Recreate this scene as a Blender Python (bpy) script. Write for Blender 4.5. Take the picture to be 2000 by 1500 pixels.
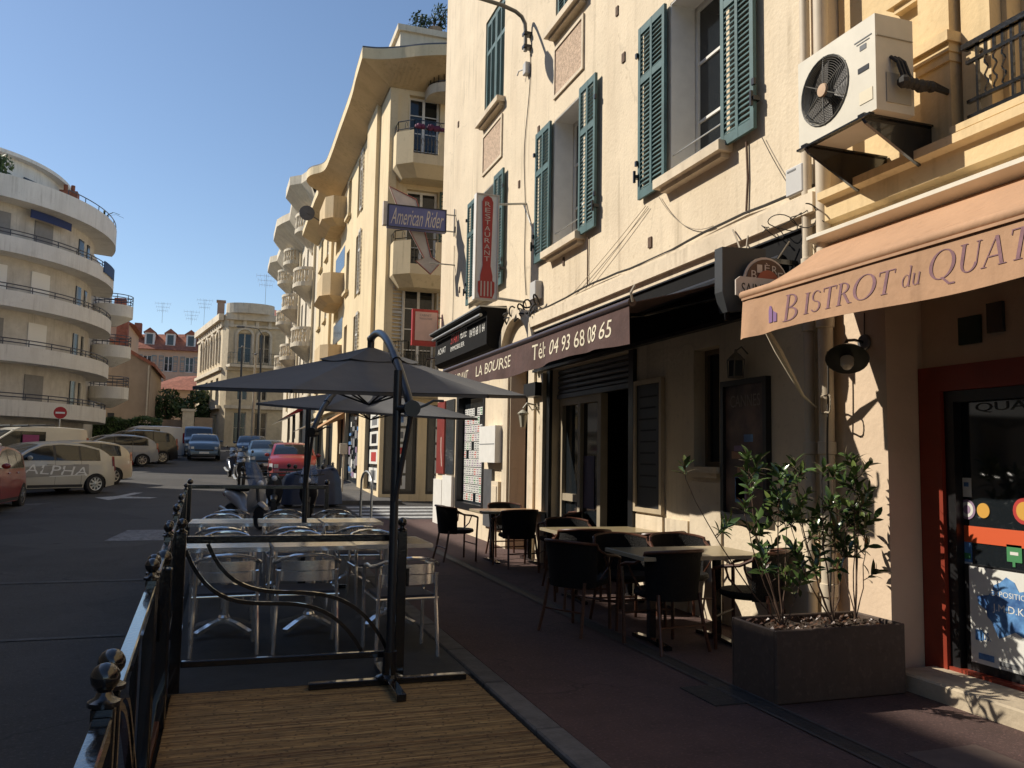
import bpy, bmesh, math, random
from mathutils import Vector, Matrix
random.seed(7)
for o in list(bpy.data.objects):
    bpy.data.objects.remove(o)
scn = bpy.context.scene
COL = scn.collection
R = math.radians

# ------------------------------------------------------------------ camera
cam = bpy.data.cameras.new('camera')
cam.lens = 29.52; cam.sensor_width = 36.0; cam.clip_start = 0.05; cam.clip_end = 2000
camo = bpy.data.objects.new('camera', cam); COL.objects.link(camo)
yw, pt, rl = R(18.7), R(5.05), R(1.0)
fw = Vector((math.sin(yw)*math.cos(pt), math.cos(yw)*math.cos(pt), math.sin(pt)))
rt = Vector((math.cos(yw), -math.sin(yw), 0)); up = rt.cross(fw)
r2 = rt*math.cos(rl)+up*math.sin(rl); u2 = up*math.cos(rl)-rt*math.sin(rl)
camo.matrix_world = Matrix(((r2.x, u2.x, -fw.x, 0), (r2.y, u2.y, -fw.y, 0), (r2.z, u2.z, -fw.z, 1.5), (0, 0, 0, 1)))
scn.camera = camo

# ------------------------------------------------------------------ sky, sun, exposure
SUN = Vector((1, -0.60, -0.95)).normalized()      # direction in which the light travels
w = bpy.data.worlds.new('World'); scn.world = w; w.use_nodes = True
nt = w.node_tree; nt.nodes.clear()
sky = nt.nodes.new('ShaderNodeTexSky'); sky.sky_type = 'NISHITA'; sky.sun_disc = False
sky.sun_elevation = math.asin(-SUN.z); sky.sun_rotation = math.atan2(-SUN.x, -SUN.y)
sky.altitude = 30; sky.air_density = 1.0; sky.dust_density = 0.35; sky.ozone_density = 2.4
bg = nt.nodes.new('ShaderNodeBackground'); bg.inputs[1].default_value = 0.115
ow = nt.nodes.new('ShaderNodeOutputWorld')
nt.links.new(sky.outputs[0], bg.inputs[0]); nt.links.new(bg.outputs[0], ow.inputs[0])
sl = bpy.data.lights.new('sun', 'SUN'); sl.energy = 4.7; sl.angle = R(0.5); sl.color = (1.0, 0.925, 0.80)
so = bpy.data.objects.new('sun', sl); COL.objects.link(so)
so.rotation_euler = SUN.to_track_quat('-Z', 'Y').to_euler(); so.location = (-20, 20, 30)
vs = scn.view_settings
vs.view_transform = 'Standard'; vs.look = 'None'; vs.gamma = 1; vs.use_curve_mapping = False; vs.exposure = 0.27

# ------------------------------------------------------------------ materials
MATS = {}
def mat(name, col=None, rough=0.7, metal=0.0, var=0.0, scale=4.0, bump=0.0, bscale=None, col2=None, spec=0.5,
        stain=0.0, coat=0.0, stretch=None, alpha=None, emit=0.0, trans=0.0, detail=5.0, perobj=False, crack=0.0, ckscale=.5, speck=0.0, spscale=60.0, streak=0.0, patch=0.0, nodes=0.0):
    if name in MATS: return MATS[name]
    m = bpy.data.materials.new(name); m.use_nodes = True
    n = m.node_tree.nodes; l = m.node_tree.links
    b = n['Principled BSDF']
    b.inputs['Roughness'].default_value = rough; b.inputs['Metallic'].default_value = metal
    b.inputs['Specular IOR Level'].default_value = spec
    if coat: b.inputs['Coat Weight'].default_value = coat; b.inputs['Coat Roughness'].default_value = 0.05
    if trans: b.inputs['Transmission Weight'].default_value = trans
    if alpha is not None: b.inputs['Alpha'].default_value = alpha
    c = (*col, 1)
    b.inputs['Base Color'].default_value = c
    if var or bump or stain or crack or speck or streak or patch:
        tc = n.new('ShaderNodeTexCoord')
        vec = tc.outputs['Object']
        if perobj:
            oi = n.new('ShaderNodeObjectInfo'); sc_ = n.new('ShaderNodeMath'); sc_.operation = 'MULTIPLY'; sc_.inputs[1].default_value = 57.0
            l.new(oi.outputs['Random'], sc_.inputs[0]); av = n.new('ShaderNodeVectorMath'); av.operation = 'ADD'
            l.new(vec, av.inputs[0]); l.new(sc_.outputs[0], av.inputs[1]); vec = av.outputs[0]
        if stretch:
            mp = n.new('ShaderNodeMapping'); mp.inputs['Scale'].default_value = stretch
            l.new(vec, mp.inputs['Vector']); vec = mp.outputs[0]
    cur = None
    if var:
        t = n.new('ShaderNodeTexNoise'); t.inputs['Scale'].default_value = scale; t.inputs['Detail'].default_value = detail
        t.inputs['Roughness'].default_value = 0.62
        l.new(vec, t.inputs['Vector'])
        rp = n.new('ShaderNodeMapRange'); rp.inputs[1].default_value = 0.3; rp.inputs[2].default_value = 0.7
        l.new(t.outputs[0], rp.inputs[0])
        mx = n.new('ShaderNodeMix'); mx.data_type = 'RGBA'
        a = tuple(max(0, x*(1-var)) for x in col); d = col2 if col2 else tuple(min(1, x*(1+var)) for x in col)
        mx.inputs[6].default_value = (*a, 1); mx.inputs[7].default_value = (*d, 1)
        l.new(rp.outputs[0], mx.inputs[0]); cur = mx.outputs[2]
    if stain:
        t2 = n.new('ShaderNodeTexNoise'); t2.inputs['Scale'].default_value = 1.3; t2.inputs['Detail'].default_value = 8
        mp2 = n.new('ShaderNodeMapping'); mp2.inputs['Scale'].default_value = (1, 1, 0.28)
        l.new(tc.outputs['Object'], mp2.inputs['Vector']); l.new(mp2.outputs[0], t2.inputs['Vector'])
        rp2 = n.new('ShaderNodeMapRange'); rp2.inputs[1].default_value = 0.5; rp2.inputs[2].default_value = 0.72
        rp2.inputs[4].default_value = stain
        l.new(t2.outputs[0], rp2.inputs[0])
        mx2 = n.new('ShaderNodeMix'); mx2.data_type = 'RGBA'
        if cur: l.new(cur, mx2.inputs[6])
        else: mx2.inputs[6].default_value = c
        mx2.inputs[7].default_value = (col[0]*0.55, col[1]*0.5, col[2]*0.45, 1)
        l.new(rp2.outputs[0], mx2.inputs[0]); cur = mx2.outputs[2]
    def darken(fac, colr):
        nonlocal cur
        mxx = n.new('ShaderNodeMix'); mxx.data_type = 'RGBA'
        if cur: l.new(cur, mxx.inputs[6])
        else: mxx.inputs[6].default_value = c
        mxx.inputs[7].default_value = (*colr, 1); l.new(fac, mxx.inputs[0]); cur = mxx.outputs[2]
    def ramp(sock, a, b_, lo, hi):
        r_ = n.new('ShaderNodeMapRange'); r_.inputs[1].default_value = a; r_.inputs[2].default_value = b_; r_.inputs[3].default_value = lo; r_.inputs[4].default_value = hi
        l.new(sock, r_.inputs[0]); return r_.outputs[0]
    def noise(sc, stretch_=None, det=6):
        t_ = n.new('ShaderNodeTexNoise'); t_.inputs['Scale'].default_value = sc; t_.inputs['Detail'].default_value = det
        s_ = tc.outputs['Object']
        if stretch_:
            m_ = n.new('ShaderNodeMapping'); m_.inputs['Scale'].default_value = stretch_; l.new(s_, m_.inputs['Vector']); s_ = m_.outputs[0]
        l.new(s_, t_.inputs['Vector']); return t_
    def mul(p_, q_):
        m_ = n.new('ShaderNodeMath'); m_.operation = 'MULTIPLY'; l.new(p_, m_.inputs[0]); l.new(q_, m_.inputs[1]); return m_.outputs[0]
    if patch:      # repaired areas with their own tone
        vz = n.new('ShaderNodeTexVoronoi'); vz.inputs['Scale'].default_value = .45; l.new(tc.outputs['Object'], vz.inputs['Vector'])
        sp_ = n.new('ShaderNodeSeparateColor'); l.new(vz.outputs['Color'], sp_.inputs[0])
        darken(ramp(sp_.outputs[0], .55, .6, 0, patch), tuple(x*.6 for x in col)); darken(ramp(sp_.outputs[1], .7, .74, 0, patch), tuple(min(1, x*1.5) for x in col))
    if streak:     # rain runs
        darken(mul(ramp(noise(9, (1, 1, .045), 4).outputs[0], .52, .70, 0, streak), ramp(noise(.9).outputs[0], .42, .62, 0, 1)), (col[0]*.5, col[1]*.47, col[2]*.43))
        darken(ramp(noise(14, None, 8).outputs[0], .60, .72, 0, streak*.8), (col[0]*.62, col[1]*.58, col[2]*.52))
    if speck:
        darken(ramp(noise(spscale, None, 2).outputs[0], .56, .68, 0, speck), tuple(min(1, x*2.2) for x in col)); darken(ramp(noise(spscale*.31, None, 3).outputs[0], .60, .70, 0, speck), tuple(x*.45 for x in col))
    if crack:
        vd = n.new('ShaderNodeTexVoronoi'); vd.feature = 'DISTANCE_TO_EDGE'; vd.inputs['Scale'].default_value = ckscale
        nd = noise(2.2, None, 5); mv = n.new('ShaderNodeVectorMath'); mv.operation = 'MULTIPLY_ADD'; mv.inputs[1].default_value = (.5, .5, .5); l.new(nd.outputs['Color'], mv.inputs[0]); l.new(tc.outputs['Object'], mv.inputs[2]); l.new(mv.outputs[0], vd.inputs['Vector'])
        darken(mul(ramp(vd.outputs['Distance'], .002, .006, crack, 0), ramp(noise(.7).outputs[0], .46, .56, 0, 1)), tuple(x*.4 for x in col))
    if nodes:      # bamboo knots along the slat
        sx = n.new('ShaderNodeSeparateXYZ'); l.new(av.outputs[0], sx.inputs[0]); k1 = n.new('ShaderNodeMath'); k1.operation = 'MULTIPLY'; k1.inputs[1].default_value = 3.7; l.new(sx.outputs[0], k1.inputs[0])
        k2 = n.new('ShaderNodeMath'); k2.operation = 'FRACT'; l.new(k1.outputs[0], k2.inputs[0]); darken(ramp(k2.outputs[0], .02, .07, nodes, 0), tuple(x*.35 for x in col))
        darken(ramp(noise(1.6, (1, 1, 1), 3).outputs[0], .5, .68, 0, .5), tuple(x*.6 for x in col))
    if perobj and cur:
        hs_ = n.new('ShaderNodeHueSaturation'); l.new(ramp(oi.outputs['Random'], 0, 1, .72, 1.3), hs_.inputs['Value']); l.new(cur, hs_.inputs['Color']); cur = hs_.outputs[0]
    if cur: l.new(cur, b.inputs['Base Color'])
    if bump:
        t3 = n.new('ShaderNodeTexNoise'); t3.inputs['Scale'].default_value = bscale or scale*6; t3.inputs['Detail'].default_value = 6
        l.new(vec, t3.inputs['Vector'])
        bp = n.new('ShaderNodeBump'); bp.inputs['Strength'].default_value = bump; bp.inputs['Distance'].default_value = 0.02
        l.new(t3.outputs[0], bp.inputs['Height']); l.new(bp.outputs[0], b.inputs['Normal'])
    if emit:
        b.inputs['Emission Color'].default_value = c; b.inputs['Emission Strength'].default_value = emit
    MATS[name] = m
    return m

M = dict(
    cream=mat('cream_render', (.69, .575, .415), .9, var=.07, scale=1.6, bump=.3, bscale=24, stain=.28, streak=.5, crack=.22, ckscale=.36),
    cream_trim=mat('cream_trim', (.66, .555, .41), .85, var=.10, scale=5, bump=.15, bscale=30, stain=.3, streak=.55),
    yellow=mat('yellow_render', (.70, .525, .29), .9, var=.08, scale=1.5, bump=.25, bscale=20, stain=.25, streak=.45),
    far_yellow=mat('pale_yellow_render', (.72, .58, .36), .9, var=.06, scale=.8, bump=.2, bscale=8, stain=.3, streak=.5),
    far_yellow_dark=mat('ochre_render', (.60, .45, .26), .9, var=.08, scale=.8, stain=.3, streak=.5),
    pale=mat('pale_stone', (.64, .56, .43), .9, var=.12, scale=2, stain=.4, streak=.6),
    stone=mat('carved_stone', (.60, .50, .34), .9, var=.12, scale=3, stain=.35, bump=.2),
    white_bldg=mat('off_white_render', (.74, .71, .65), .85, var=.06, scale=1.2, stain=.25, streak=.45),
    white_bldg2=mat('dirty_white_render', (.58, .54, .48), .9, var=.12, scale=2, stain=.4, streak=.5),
    tan=mat('tan_render', (.36, .27, .19), .95, var=.12, scale=1.0, stain=.3, bump=.2, bscale=9),
    pink_panel=mat('roughcast_pink', (.52, .38, .27), .95, var=.35, scale=26, bump=.8, bscale=60),
    house_pink=mat('house_render', (.55, .40, .28), .9, var=.08, scale=1, stain=.2),
    rooftile=mat('roof_tile', (.30, .105, .06), .85, var=.35, scale=3, bump=.6, bscale=6),
    asphalt=mat('asphalt', (.045, .042, .039), .85, var=.22, scale=1.1, bump=.45, bscale=110, speck=.5, spscale=42, crack=.8, ckscale=.28, patch=.45),
    sidewalk=mat('red_brown_asphalt', (.080, .044, .037), .88, var=.22, scale=3.0, bump=.35, bscale=80, speck=.45, spscale=45, crack=.7, ckscale=.5, patch=.35),
    kerb=mat('kerb_stone', (.085, .08, .074), .85, var=.25, scale=5, bump=.2),
    mark=mat('road_paint', (.36, .36, .35), .8, var=.45, scale=14, speck=.4, spscale=30),
    shutter=mat('green_shutter', (.055, .115, .115), .6, var=.25, scale=6, stain=.2),
    shutter_far=mat('dark_green_shutter', (.05, .09, .07), .6, var=.2, scale=5),
    shutter_blue=mat('pale_blue_shutter', (.16, .27, .29), .6, var=.2, scale=5),
    shutter_white=mat('white_shutter', (.52, .50, .45), .6, var=.15, scale=5),
    white=mat('white_paint', (.74, .72, .67), .5, var=.06, scale=6),
    ac=mat('cream_enamel', (.66, .61, .50), .45, var=.07, scale=5, stain=.3),
    black=mat('black_paint', (.012, .012, .013), .35, var=.2, scale=8),
    black_matte=mat('black_matte', (.008, .0075, .0075), .8, spec=.15, var=.2, scale=8),
    iron=mat('black_iron', (.010, .010, .011), .16, coat=.8, var=.3, scale=20, bump=.08, bscale=60),
    glass=mat('dark_glass', (.012, .015, .018), .06, spec=.6),
    glass2=mat('dusky_glass', (.035, .042, .048), .12, spec=.6, var=.3, scale=1.5),
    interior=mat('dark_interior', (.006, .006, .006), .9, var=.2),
    canvas_brown=mat('brown_canvas', (.075, .036, .030), .85, var=.2, scale=5, bump=.45, bscale=8, streak=.3),
    canvas_tan=mat('tan_canvas', (.44, .258, .148), .85, var=.10, scale=2.5, bump=.45, bscale=7, stain=.22, streak=.35),
    letter_cream=mat('cream_lettering', (.72, .64, .48), .8),
    letter_mauve=mat('mauve_lettering', (.22, .115, .13), .85, var=.2, scale=25),
    umbrella=mat('charcoal_canvas', (.098, .097, .096), .85, var=.10, scale=3, bump=.25, bscale=7),
    pole=mat('dark_grey_metal', (.045, .05, .06), .32, metal=.6, var=.15),
    alu=mat('brushed_aluminium', (.92, .92, .90), .13, metal=.8, var=.08, scale=20),
    steel=mat('stainless_steel', (.88, .88, .87), .16, metal=.8, var=.12, scale=30, bump=.05, bscale=90, stretch=(1, 12, 1)),
    galv=mat('galvanised_steel', (.40, .40, .38), .4, metal=.8, var=.15),
    seatblue=mat('dark_blue_web', (.012, .014, .028), .6),
    wicker=mat('black_wicker', (.007, .006, .0055), .7, spec=.25, var=.5, scale=60, bump=.8, bscale=120),
    cane=mat('brown_cane', (.085, .032, .017), .4, var=.4, scale=14, stretch=(1, 1, 4)),
    tabletop=mat('laminate_tabletop', (.30, .24, .14), .28, var=.18, scale=9, stretch=(1, 6, 1)),
    tabletop_red=mat('reddish_tabletop', (.33, .20, .11), .28, var=.18, scale=9, stretch=(1, 6, 1)),
    bamboo=mat('bamboo_slat', (.235, .135, .048), .7, perobj=True, nodes=.8, var=.6, scale=5, bump=.3, stretch=(1.2, 9, 1), col2=(.38, .235, .085)),
    bamboo2=mat('bamboo_slat_dark', (.175, .085, .030), .7, perobj=True, nodes=.8, var=.65, scale=5, bump=.3, stretch=(1.2, 9, 1), col2=(.29, .165, .06)),
    bamboo3=mat('bamboo_slat_pale', (.27, .165, .06), .7, perobj=True, nodes=.8, var=.55, scale=5, bump=.3, stretch=(1.2, 9, 1), col2=(.42, .27, .105)),
    rubber=mat('dark_rubber_mat', (.022, .025, .027), .75, var=.3, scale=5, bump=.2, bscale=60),
    planter=mat('brown_fibre_cement', (.082, .056, .041), .7, var=.15, scale=3, bump=.15, streak=.5, speck=.25, spscale=30),
    soil=mat('soil', (.05, .032, .02), .95, var=.5, scale=14, bump=.9, bscale=30),
    leaf=mat('laurel_leaf', (.058, .098, .028), .20, perobj=True, var=.5, scale=3, spec=.6),
    leaf2=mat('young_laurel_leaf', (.13, .175, .045), .26, perobj=True, var=.35, scale=3, spec=.6),
    leaf3=mat('bronze_leaf', (.10, .045, .022), .4, var=.3, scale=3),
    bark=mat('twig_bark', (.11, .065, .04), .85, var=.3, scale=20),
    treeleaf=mat('tree_foliage', (.035, .065, .02), .6, var=.5, scale=2.5),
    hedgeleaf=mat('hedge_foliage', (.055, .095, .025), .6, var=.5, scale=2.5),
    red_frame=mat('red_wood', (.24, .032, .014), .45, var=.15, scale=5),
    red_sign=mat('red_enamel', (.42, .03, .022), .4, var=.08),
    orange_strip=mat('orange_vinyl', (.62, .10, .03), .5),
    blue_sign=mat('slate_blue_enamel', (.115, .125, .29), .5, var=.1),
    pinkwhite=mat('faded_white_enamel', (.58, .50, .43), .6, var=.12, scale=4),
    red_edge=mat('faded_red_tube', (.42, .12, .09), .5),
    cable=mat('cable_rubber', (.03, .026, .022), .7),
    cable_pale=mat('pale_cable', (.36, .30, .22), .7),
    pipe=mat('pipe_paint', (.56, .47, .35), .6, var=.1, scale=4, stain=.3),
    redbrown_wall=mat('brown_entrance_render', (.40, .225, .145), .85, var=.1, scale=2, stain=.2),
    bistro_wall=mat('bistro_render', (.66, .505, .36), .88, var=.08, scale=2, stain=.25, bump=.2, bscale=25),
    stepstone=mat('step_stone', (.45, .37, .26), .8, var=.2, scale=5, bump=.25),
    drain=mat('drain_channel', (.045, .041, .038), .6, metal=.3, var=.3, scale=12, bump=.4),
    paper=mat('paper', (.66, .65, .60), .8, var=.06),
    grey_ink=mat('grey_print', (.17, .175, .18), .8),
    blue_ink=mat('blue_print', (.02, .07, .32), .4, var=.5, scale=7, col2=(.16, .36, .66)),
    green_ink=mat('green_print', (.05, .22, .08), .6),
    purple_ink=mat('mauve_print', (.27, .18, .27), .6),
    gold_ink=mat('gold_print', (.60, .32, .05), .6),
    magenta=mat('magenta_print', (.26, .03, .14), .5),
    red_ink=mat('red_print', (.42, .03, .025), .6),
    tyre=mat('tyre_rubber', (.015, .015, .016), .85, var=.2),
    rim=mat('alloy_rim', (.42, .42, .42), .3, metal=.9),
    plastic=mat('grey_plastic', (.03, .03, .032), .6),
    light_red=mat('tail_lamp', (.16, .01, .01), .15, coat=.5),
    light_white=mat('head_lamp', (.55, .56, .58), .1, coat=.6),
    lampglass=mat('frosted_globe', (.66, .60, .48), .25, coat=.4),
    flower=mat('purple_flower', (.12, .02, .06), .7, var=.4),
    blind=mat('roller_blind', (.58, .47, .32), .6, var=.06),
    navy=mat('navy_tarpaulin', (.012, .022, .055), .45, var=.25, scale=4, bump=.3, bscale=10),
    grey_plate=mat('grey_sheet_metal', (.12, .12, .125), .5, metal=.3, var=.15),
    entry_red=mat('no_entry_red', (.40, .02, .02), .5),
)
def paint(name, c, rough=.28):
    return mat(name, c, rough, coat=.6, var=.04, scale=2)
# ------------------------------------------------------------------ mesh building helpers
class MB:
    def __init__(s): s.v = []; s.f = []
    def add(s, vs, fs):
        k = len(s.v); s.v += [tuple(x) for x in vs]; s.f += [tuple(i+k for i in f) for f in fs]
        return s
    def box(s, x0, y0, z0, x1, y1, z1):
        if x0 > x1: x0, x1 = x1, x0
        if y0 > y1: y0, y1 = y1, y0
        if z0 > z1: z0, z1 = z1, z0
        return s.add([(x0, y0, z0), (x1, y0, z0), (x1, y1, z0), (x0, y1, z0), (x0, y0, z1), (x1, y0, z1), (x1, y1, z1), (x0, y1, z1)],
                     [(0, 3, 2, 1), (4, 5, 6, 7), (0, 1, 5, 4), (1, 2, 6, 5), (2, 3, 7, 6), (3, 0, 4, 7)])
    def bbox(s, x0, y0, z0, x1, y1, z1, b=.006):
        # box with chamfered edges: convex hull of inset corners
        if x0 > x1: x0, x1 = x1, x0
        if y0 > y1: y0, y1 = y1, y0
        if z0 > z1: z0, z1 = z1, z0
        bm = bmesh.new(); bmesh.ops.create_cube(bm, size=1)
        for v in bm.verts: v.co = ((x0+x1)/2+v.co.x*(x1-x0), (y0+y1)/2+v.co.y*(y1-y0), (z0+z1)/2+v.co.z*(z1-z0))
        b = min(b, .45*min(x1-x0, y1-y0, z1-z0))
        bmesh.ops.bevel(bm, geom=list(bm.edges), offset=b, segments=1, affect='EDGES')
        bm.verts.index_update()
        s.add([v.co[:] for v in bm.verts], [[v.index for v in f.verts] for f in bm.faces]); bm.free(); return s
    def cyl(s, p0, p1, r0, r1=None, n=10, caps=True):
        r1 = r0 if r1 is None else r1
        return s.tube([p0, p1], [r0, r1], n, caps)
    def tube(s, pts, r, n=8, caps=True, closed=False):
        pts = [Vector(p) for p in pts]; m = len(pts)
        rr = r if isinstance(r, (list, tuple)) else [r]*m
        vs = []; ref = None
        for i, p in enumerate(pts):
            if closed: t = (pts[(i+1) % m]-pts[i-1])
            else: t = pts[min(i+1, m-1)]-pts[max(i-1, 0)]
            t.normalize()
            if ref is None:
                ref = Vector((0, 0, 1)) if abs(t.z) < .9 else Vector((1, 0, 0))
            a = ref-t*ref.dot(t)
            if a.length < 1e-4: a = t.orthogonal()
            a.normalize(); b = t.cross(a); ref = a
            for k in range(n):
                q = 2*math.pi*k/n
                vs.append(p+(a*math.cos(q)+b*math.sin(q))*rr[i])
        fs = []
        for i in range(m if closed else m-1):
            j = (i+1) % m
            for k in range(n):
                k2 = (k+1) % n
                fs.append((i*n+k, i*n+k2, j*n+k2, j*n+k))
        if caps and not closed:
            fs.append(tuple(range(n))[::-1]); fs.append(tuple((m-1)*n+k for k in range(n)))
        return s.add(vs, fs)
    def ribbon(s, pts, wdir, wid, th):
        # flat bar along pts; wdir: width direction, wid, th thickness
        pts = [Vector(p) for p in pts]; m = len(pts); vs = []
        for i, p in enumerate(pts):
            t = (pts[min(i+1, m-1)]-pts[max(i-1, 0)]).normalized()
            wv = wdir[i] if isinstance(wdir, list) else wdir
            wv = Vector(wv).normalized(); nn = t.cross(wv).normalized()
            for a, b in ((-1, -1), (1, -1), (1, 1), (-1, 1)): vs.append(p+wv*(wid/2*a)+nn*(th/2*b))
        fs = []
        for i in range(m-1):
            for k in range(4):
                k2 = (k+1) % 4
                fs.append((i*4+k, i*4+k2, i*4+4+k2, i*4+4+k))
        fs += [(3, 2, 1, 0), tuple((m-1)*4+k for k in range(4))]
        return s.add(vs, fs)
    def lathe(s, prof, n=16, at=(0, 0, 0), axis='z', cap=True):
        vs = []; m = len(prof)
        for r, h in prof:
            for k in range(n):
                q = 2*math.pi*k/n; a, b = r*math.cos(q), r*math.sin(q)
                p = (a, b, h) if axis == 'z' else ((h, a, b) if axis == 'x' else (b, h, a))
                vs.append((p[0]+at[0], p[1]+at[1], p[2]+at[2]))
        fs = []
        for i in range(m-1):
            for k in range(n):
                k2 = (k+1) % n; fs.append((i*n+k, i*n+k2, i*n+n+k2, i*n+n+k))
        if cap and prof[0][0] > 1e-4: fs.append(tuple(range(n))[::-1])
        if cap and prof[-1][0] > 1e-4: fs.append(tuple((m-1)*n+k for k in range(n)))
        return s.add(vs, fs)
    def ball(s, c, r, n=12):
        m = max(5, n//2)
        return s.lathe([(r*math.sin(math.pi*i/m), -r*math.cos(math.pi*i/m)) for i in range(m+1)], n, c)
    def prism(s, poly, e0, e1):
        # poly: list of 3D points (planar); extruded from +e0 to +e1 vectors
        n = len(poly); e0 = Vector(e0); e1 = Vector(e1)
        vs = [Vector(p)+e0 for p in poly]+[Vector(p)+e1 for p in poly]
        fs = [tuple(range(n))[::-1], tuple(range(n, 2*n))]+[(i, (i+1) % n, n+(i+1) % n, n+i) for i in range(n)]
        return s.add(vs, fs)
    def quad(s, a, b, c, d): return s.add([a, b, c, d], [(0, 1, 2, 3)])
    def grid(s, fn, nu, nv):
        vs = [fn(i/nu, j/nv) for j in range(nv+1) for i in range(nu+1)]
        fs = [(j*(nu+1)+i, j*(nu+1)+i+1, (j+1)*(nu+1)+i+1, (j+1)*(nu+1)+i) for j in range(nv) for i in range(nu)]
        return s.add(vs, fs)
    def shell(s, fn, nu, nv, off):
        # closed thin sheet: fn(u,v)->point, off: thickness vector
        k = len(s.v); o = Vector(off); w_ = nu+1; cnt = w_*(nv+1)
        p = [Vector(fn(i/nu, j/nv)) for j in range(nv+1) for i in range(nu+1)]
        s.v += [tuple(q) for q in p]+[tuple(q+o) for q in p]
        F = []
        for j in range(nv):
            for i in range(nu):
                a = j*w_+i; F.append((a, a+1, a+1+w_, a+w_)); F.append((a+cnt, a+w_+cnt, a+1+w_+cnt, a+1+cnt))
        rim = [i for i in range(w_)]+[j*w_+nu for j in range(1, nv+1)]+[nv*w_+i for i in range(nu-1, -1, -1)]+[j*w_ for j in range(nv-1, 0, -1)]
        for a, b in zip(rim, rim[1:]+rim[:1]): F.append((b, a, a+cnt, b+cnt))
        s.f += [tuple(i+k for i in f) for f in F]; return s
    def build(s, name, material, parent=None, smooth=False, fix=True):
        me = bpy.data.meshes.new(name)
        vs = s.v
        if parent is not None and parent.get('_w'):
            L = parent.location if not parent.parent else parent.parent.location
            L = Vector(parent['_o'])
            vs = [(x-L[0], y-L[1], z-L[2]) for x, y, z in vs]
        me.from_pydata(vs, [], s.f)
        if fix:
            bm = bmesh.new(); bm.from_mesh(me)
            bmesh.ops.recalc_face_normals(bm, faces=bm.faces); bm.to_mesh(me); bm.free()
        if smooth:
            me.polygons.foreach_set('use_smooth', [True]*len(me.polygons))
            try: me.set_sharp_from_angle(angle=R(38 if smooth is True else smooth))
            except Exception: pass
        ms = material if isinstance(material, (list, tuple)) else [material]
        for m_ in ms: me.materials.append(M[m_] if isinstance(m_, str) else m_)
        o = bpy.data.objects.new(name, me); COL.objects.link(o)
        if parent is not None:
            o.parent = parent
            if parent.get('_w'): o['_w'] = 1; o['_o'] = parent['_o']
        return o

def tag(o, label=None, cat=None, group=None, kind=None):
    if label: o['label'] = label
    if cat: o['category'] = cat
    if group: o['group'] = group
    if kind: o['kind'] = kind
    return o
def thing(name, label, cat, loc=(0, 0, 0), rz=0, group=None, world=False):
    o = bpy.data.objects.new(name, None); COL.objects.link(o)
    o.empty_display_size = .2
    o.location = loc; o.rotation_euler = (0, 0, rz)
    if world: o['_w'] = 1; o['_o'] = tuple(loc)
    return tag(o, label, cat, group)
def copy_tree(o, parent=None):
    c = o.copy(); COL.objects.link(c); c.parent = parent
    for ch in list(o.children): copy_tree(ch, c)
    return c
def inst(name, me, parent, mtx):
    o = bpy.data.objects.new(name, me); COL.objects.link(o); o.parent = parent
    o.matrix_local = mtx; return o
def g(y):          # height of the street, which climbs away from the camera
    return 0.0365*3*math.log(1+math.exp(min(60, (y-18.5)/3)))
def lerp(a, b, t): return a+(b-a)*t

class Face:
    """a vertical wall plane: a along u (metres), b up, c outward (negative = into the wall)"""
    def __init__(s, O, u, n): s.O = Vector(O); s.u = Vector(u).normalized(); s.n = Vector(n).normalized()
    def p(s, a, b, c=0): return s.O+s.u*a+Vector((0, 0, b))+s.n*c
    def box(s, mb, a0, a1, b0, b1, c0, c1):
        P = [s.p(a, b, c) for c in (c0, c1) for a, b in ((a0, b0), (a1, b0), (a1, b1), (a0, b1))]
        return mb.add(P, [(0, 1, 2, 3), (7, 6, 5, 4), (0, 4, 5, 1), (1, 5, 6, 2), (2, 6, 7, 3), (3, 7, 4, 0)])
    def wall(s, mb, a0, a1, b0, b1, holes, depth=.22):
        A = sorted({a0, a1, *[h[0] for h in holes], *[h[1] for h in holes]}); A = [a for a in A if a0 <= a <= a1]
        B = sorted({b0, b1, *[h[2] for h in holes], *[h[3] for h in holes]}); B = [b for b in B if b0 <= b <= b1]
        for i in range(len(A)-1):
            for j in range(len(B)-1):
                ca, cb = (A[i]+A[i+1])/2, (B[j]+B[j+1])/2
                if any(h[0] < ca < h[1] and h[2] < cb < h[3] for h in holes): continue
                mb.quad(s.p(A[i], B[j]), s.p(A[i+1], B[j]), s.p(A[i+1], B[j+1]), s.p(A[i], B[j+1]))
        for h in holes:
            c = [(h[0], h[2]), (h[1], h[2]), (h[1], h[3]), (h[0], h[3])]
            for k in range(4):
                p, q = c[k], c[(k+1) % 4]
                mb.quad(s.p(*p), s.p(*q), s.p(*q, -depth), s.p(*p, -depth))
        return mb

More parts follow.
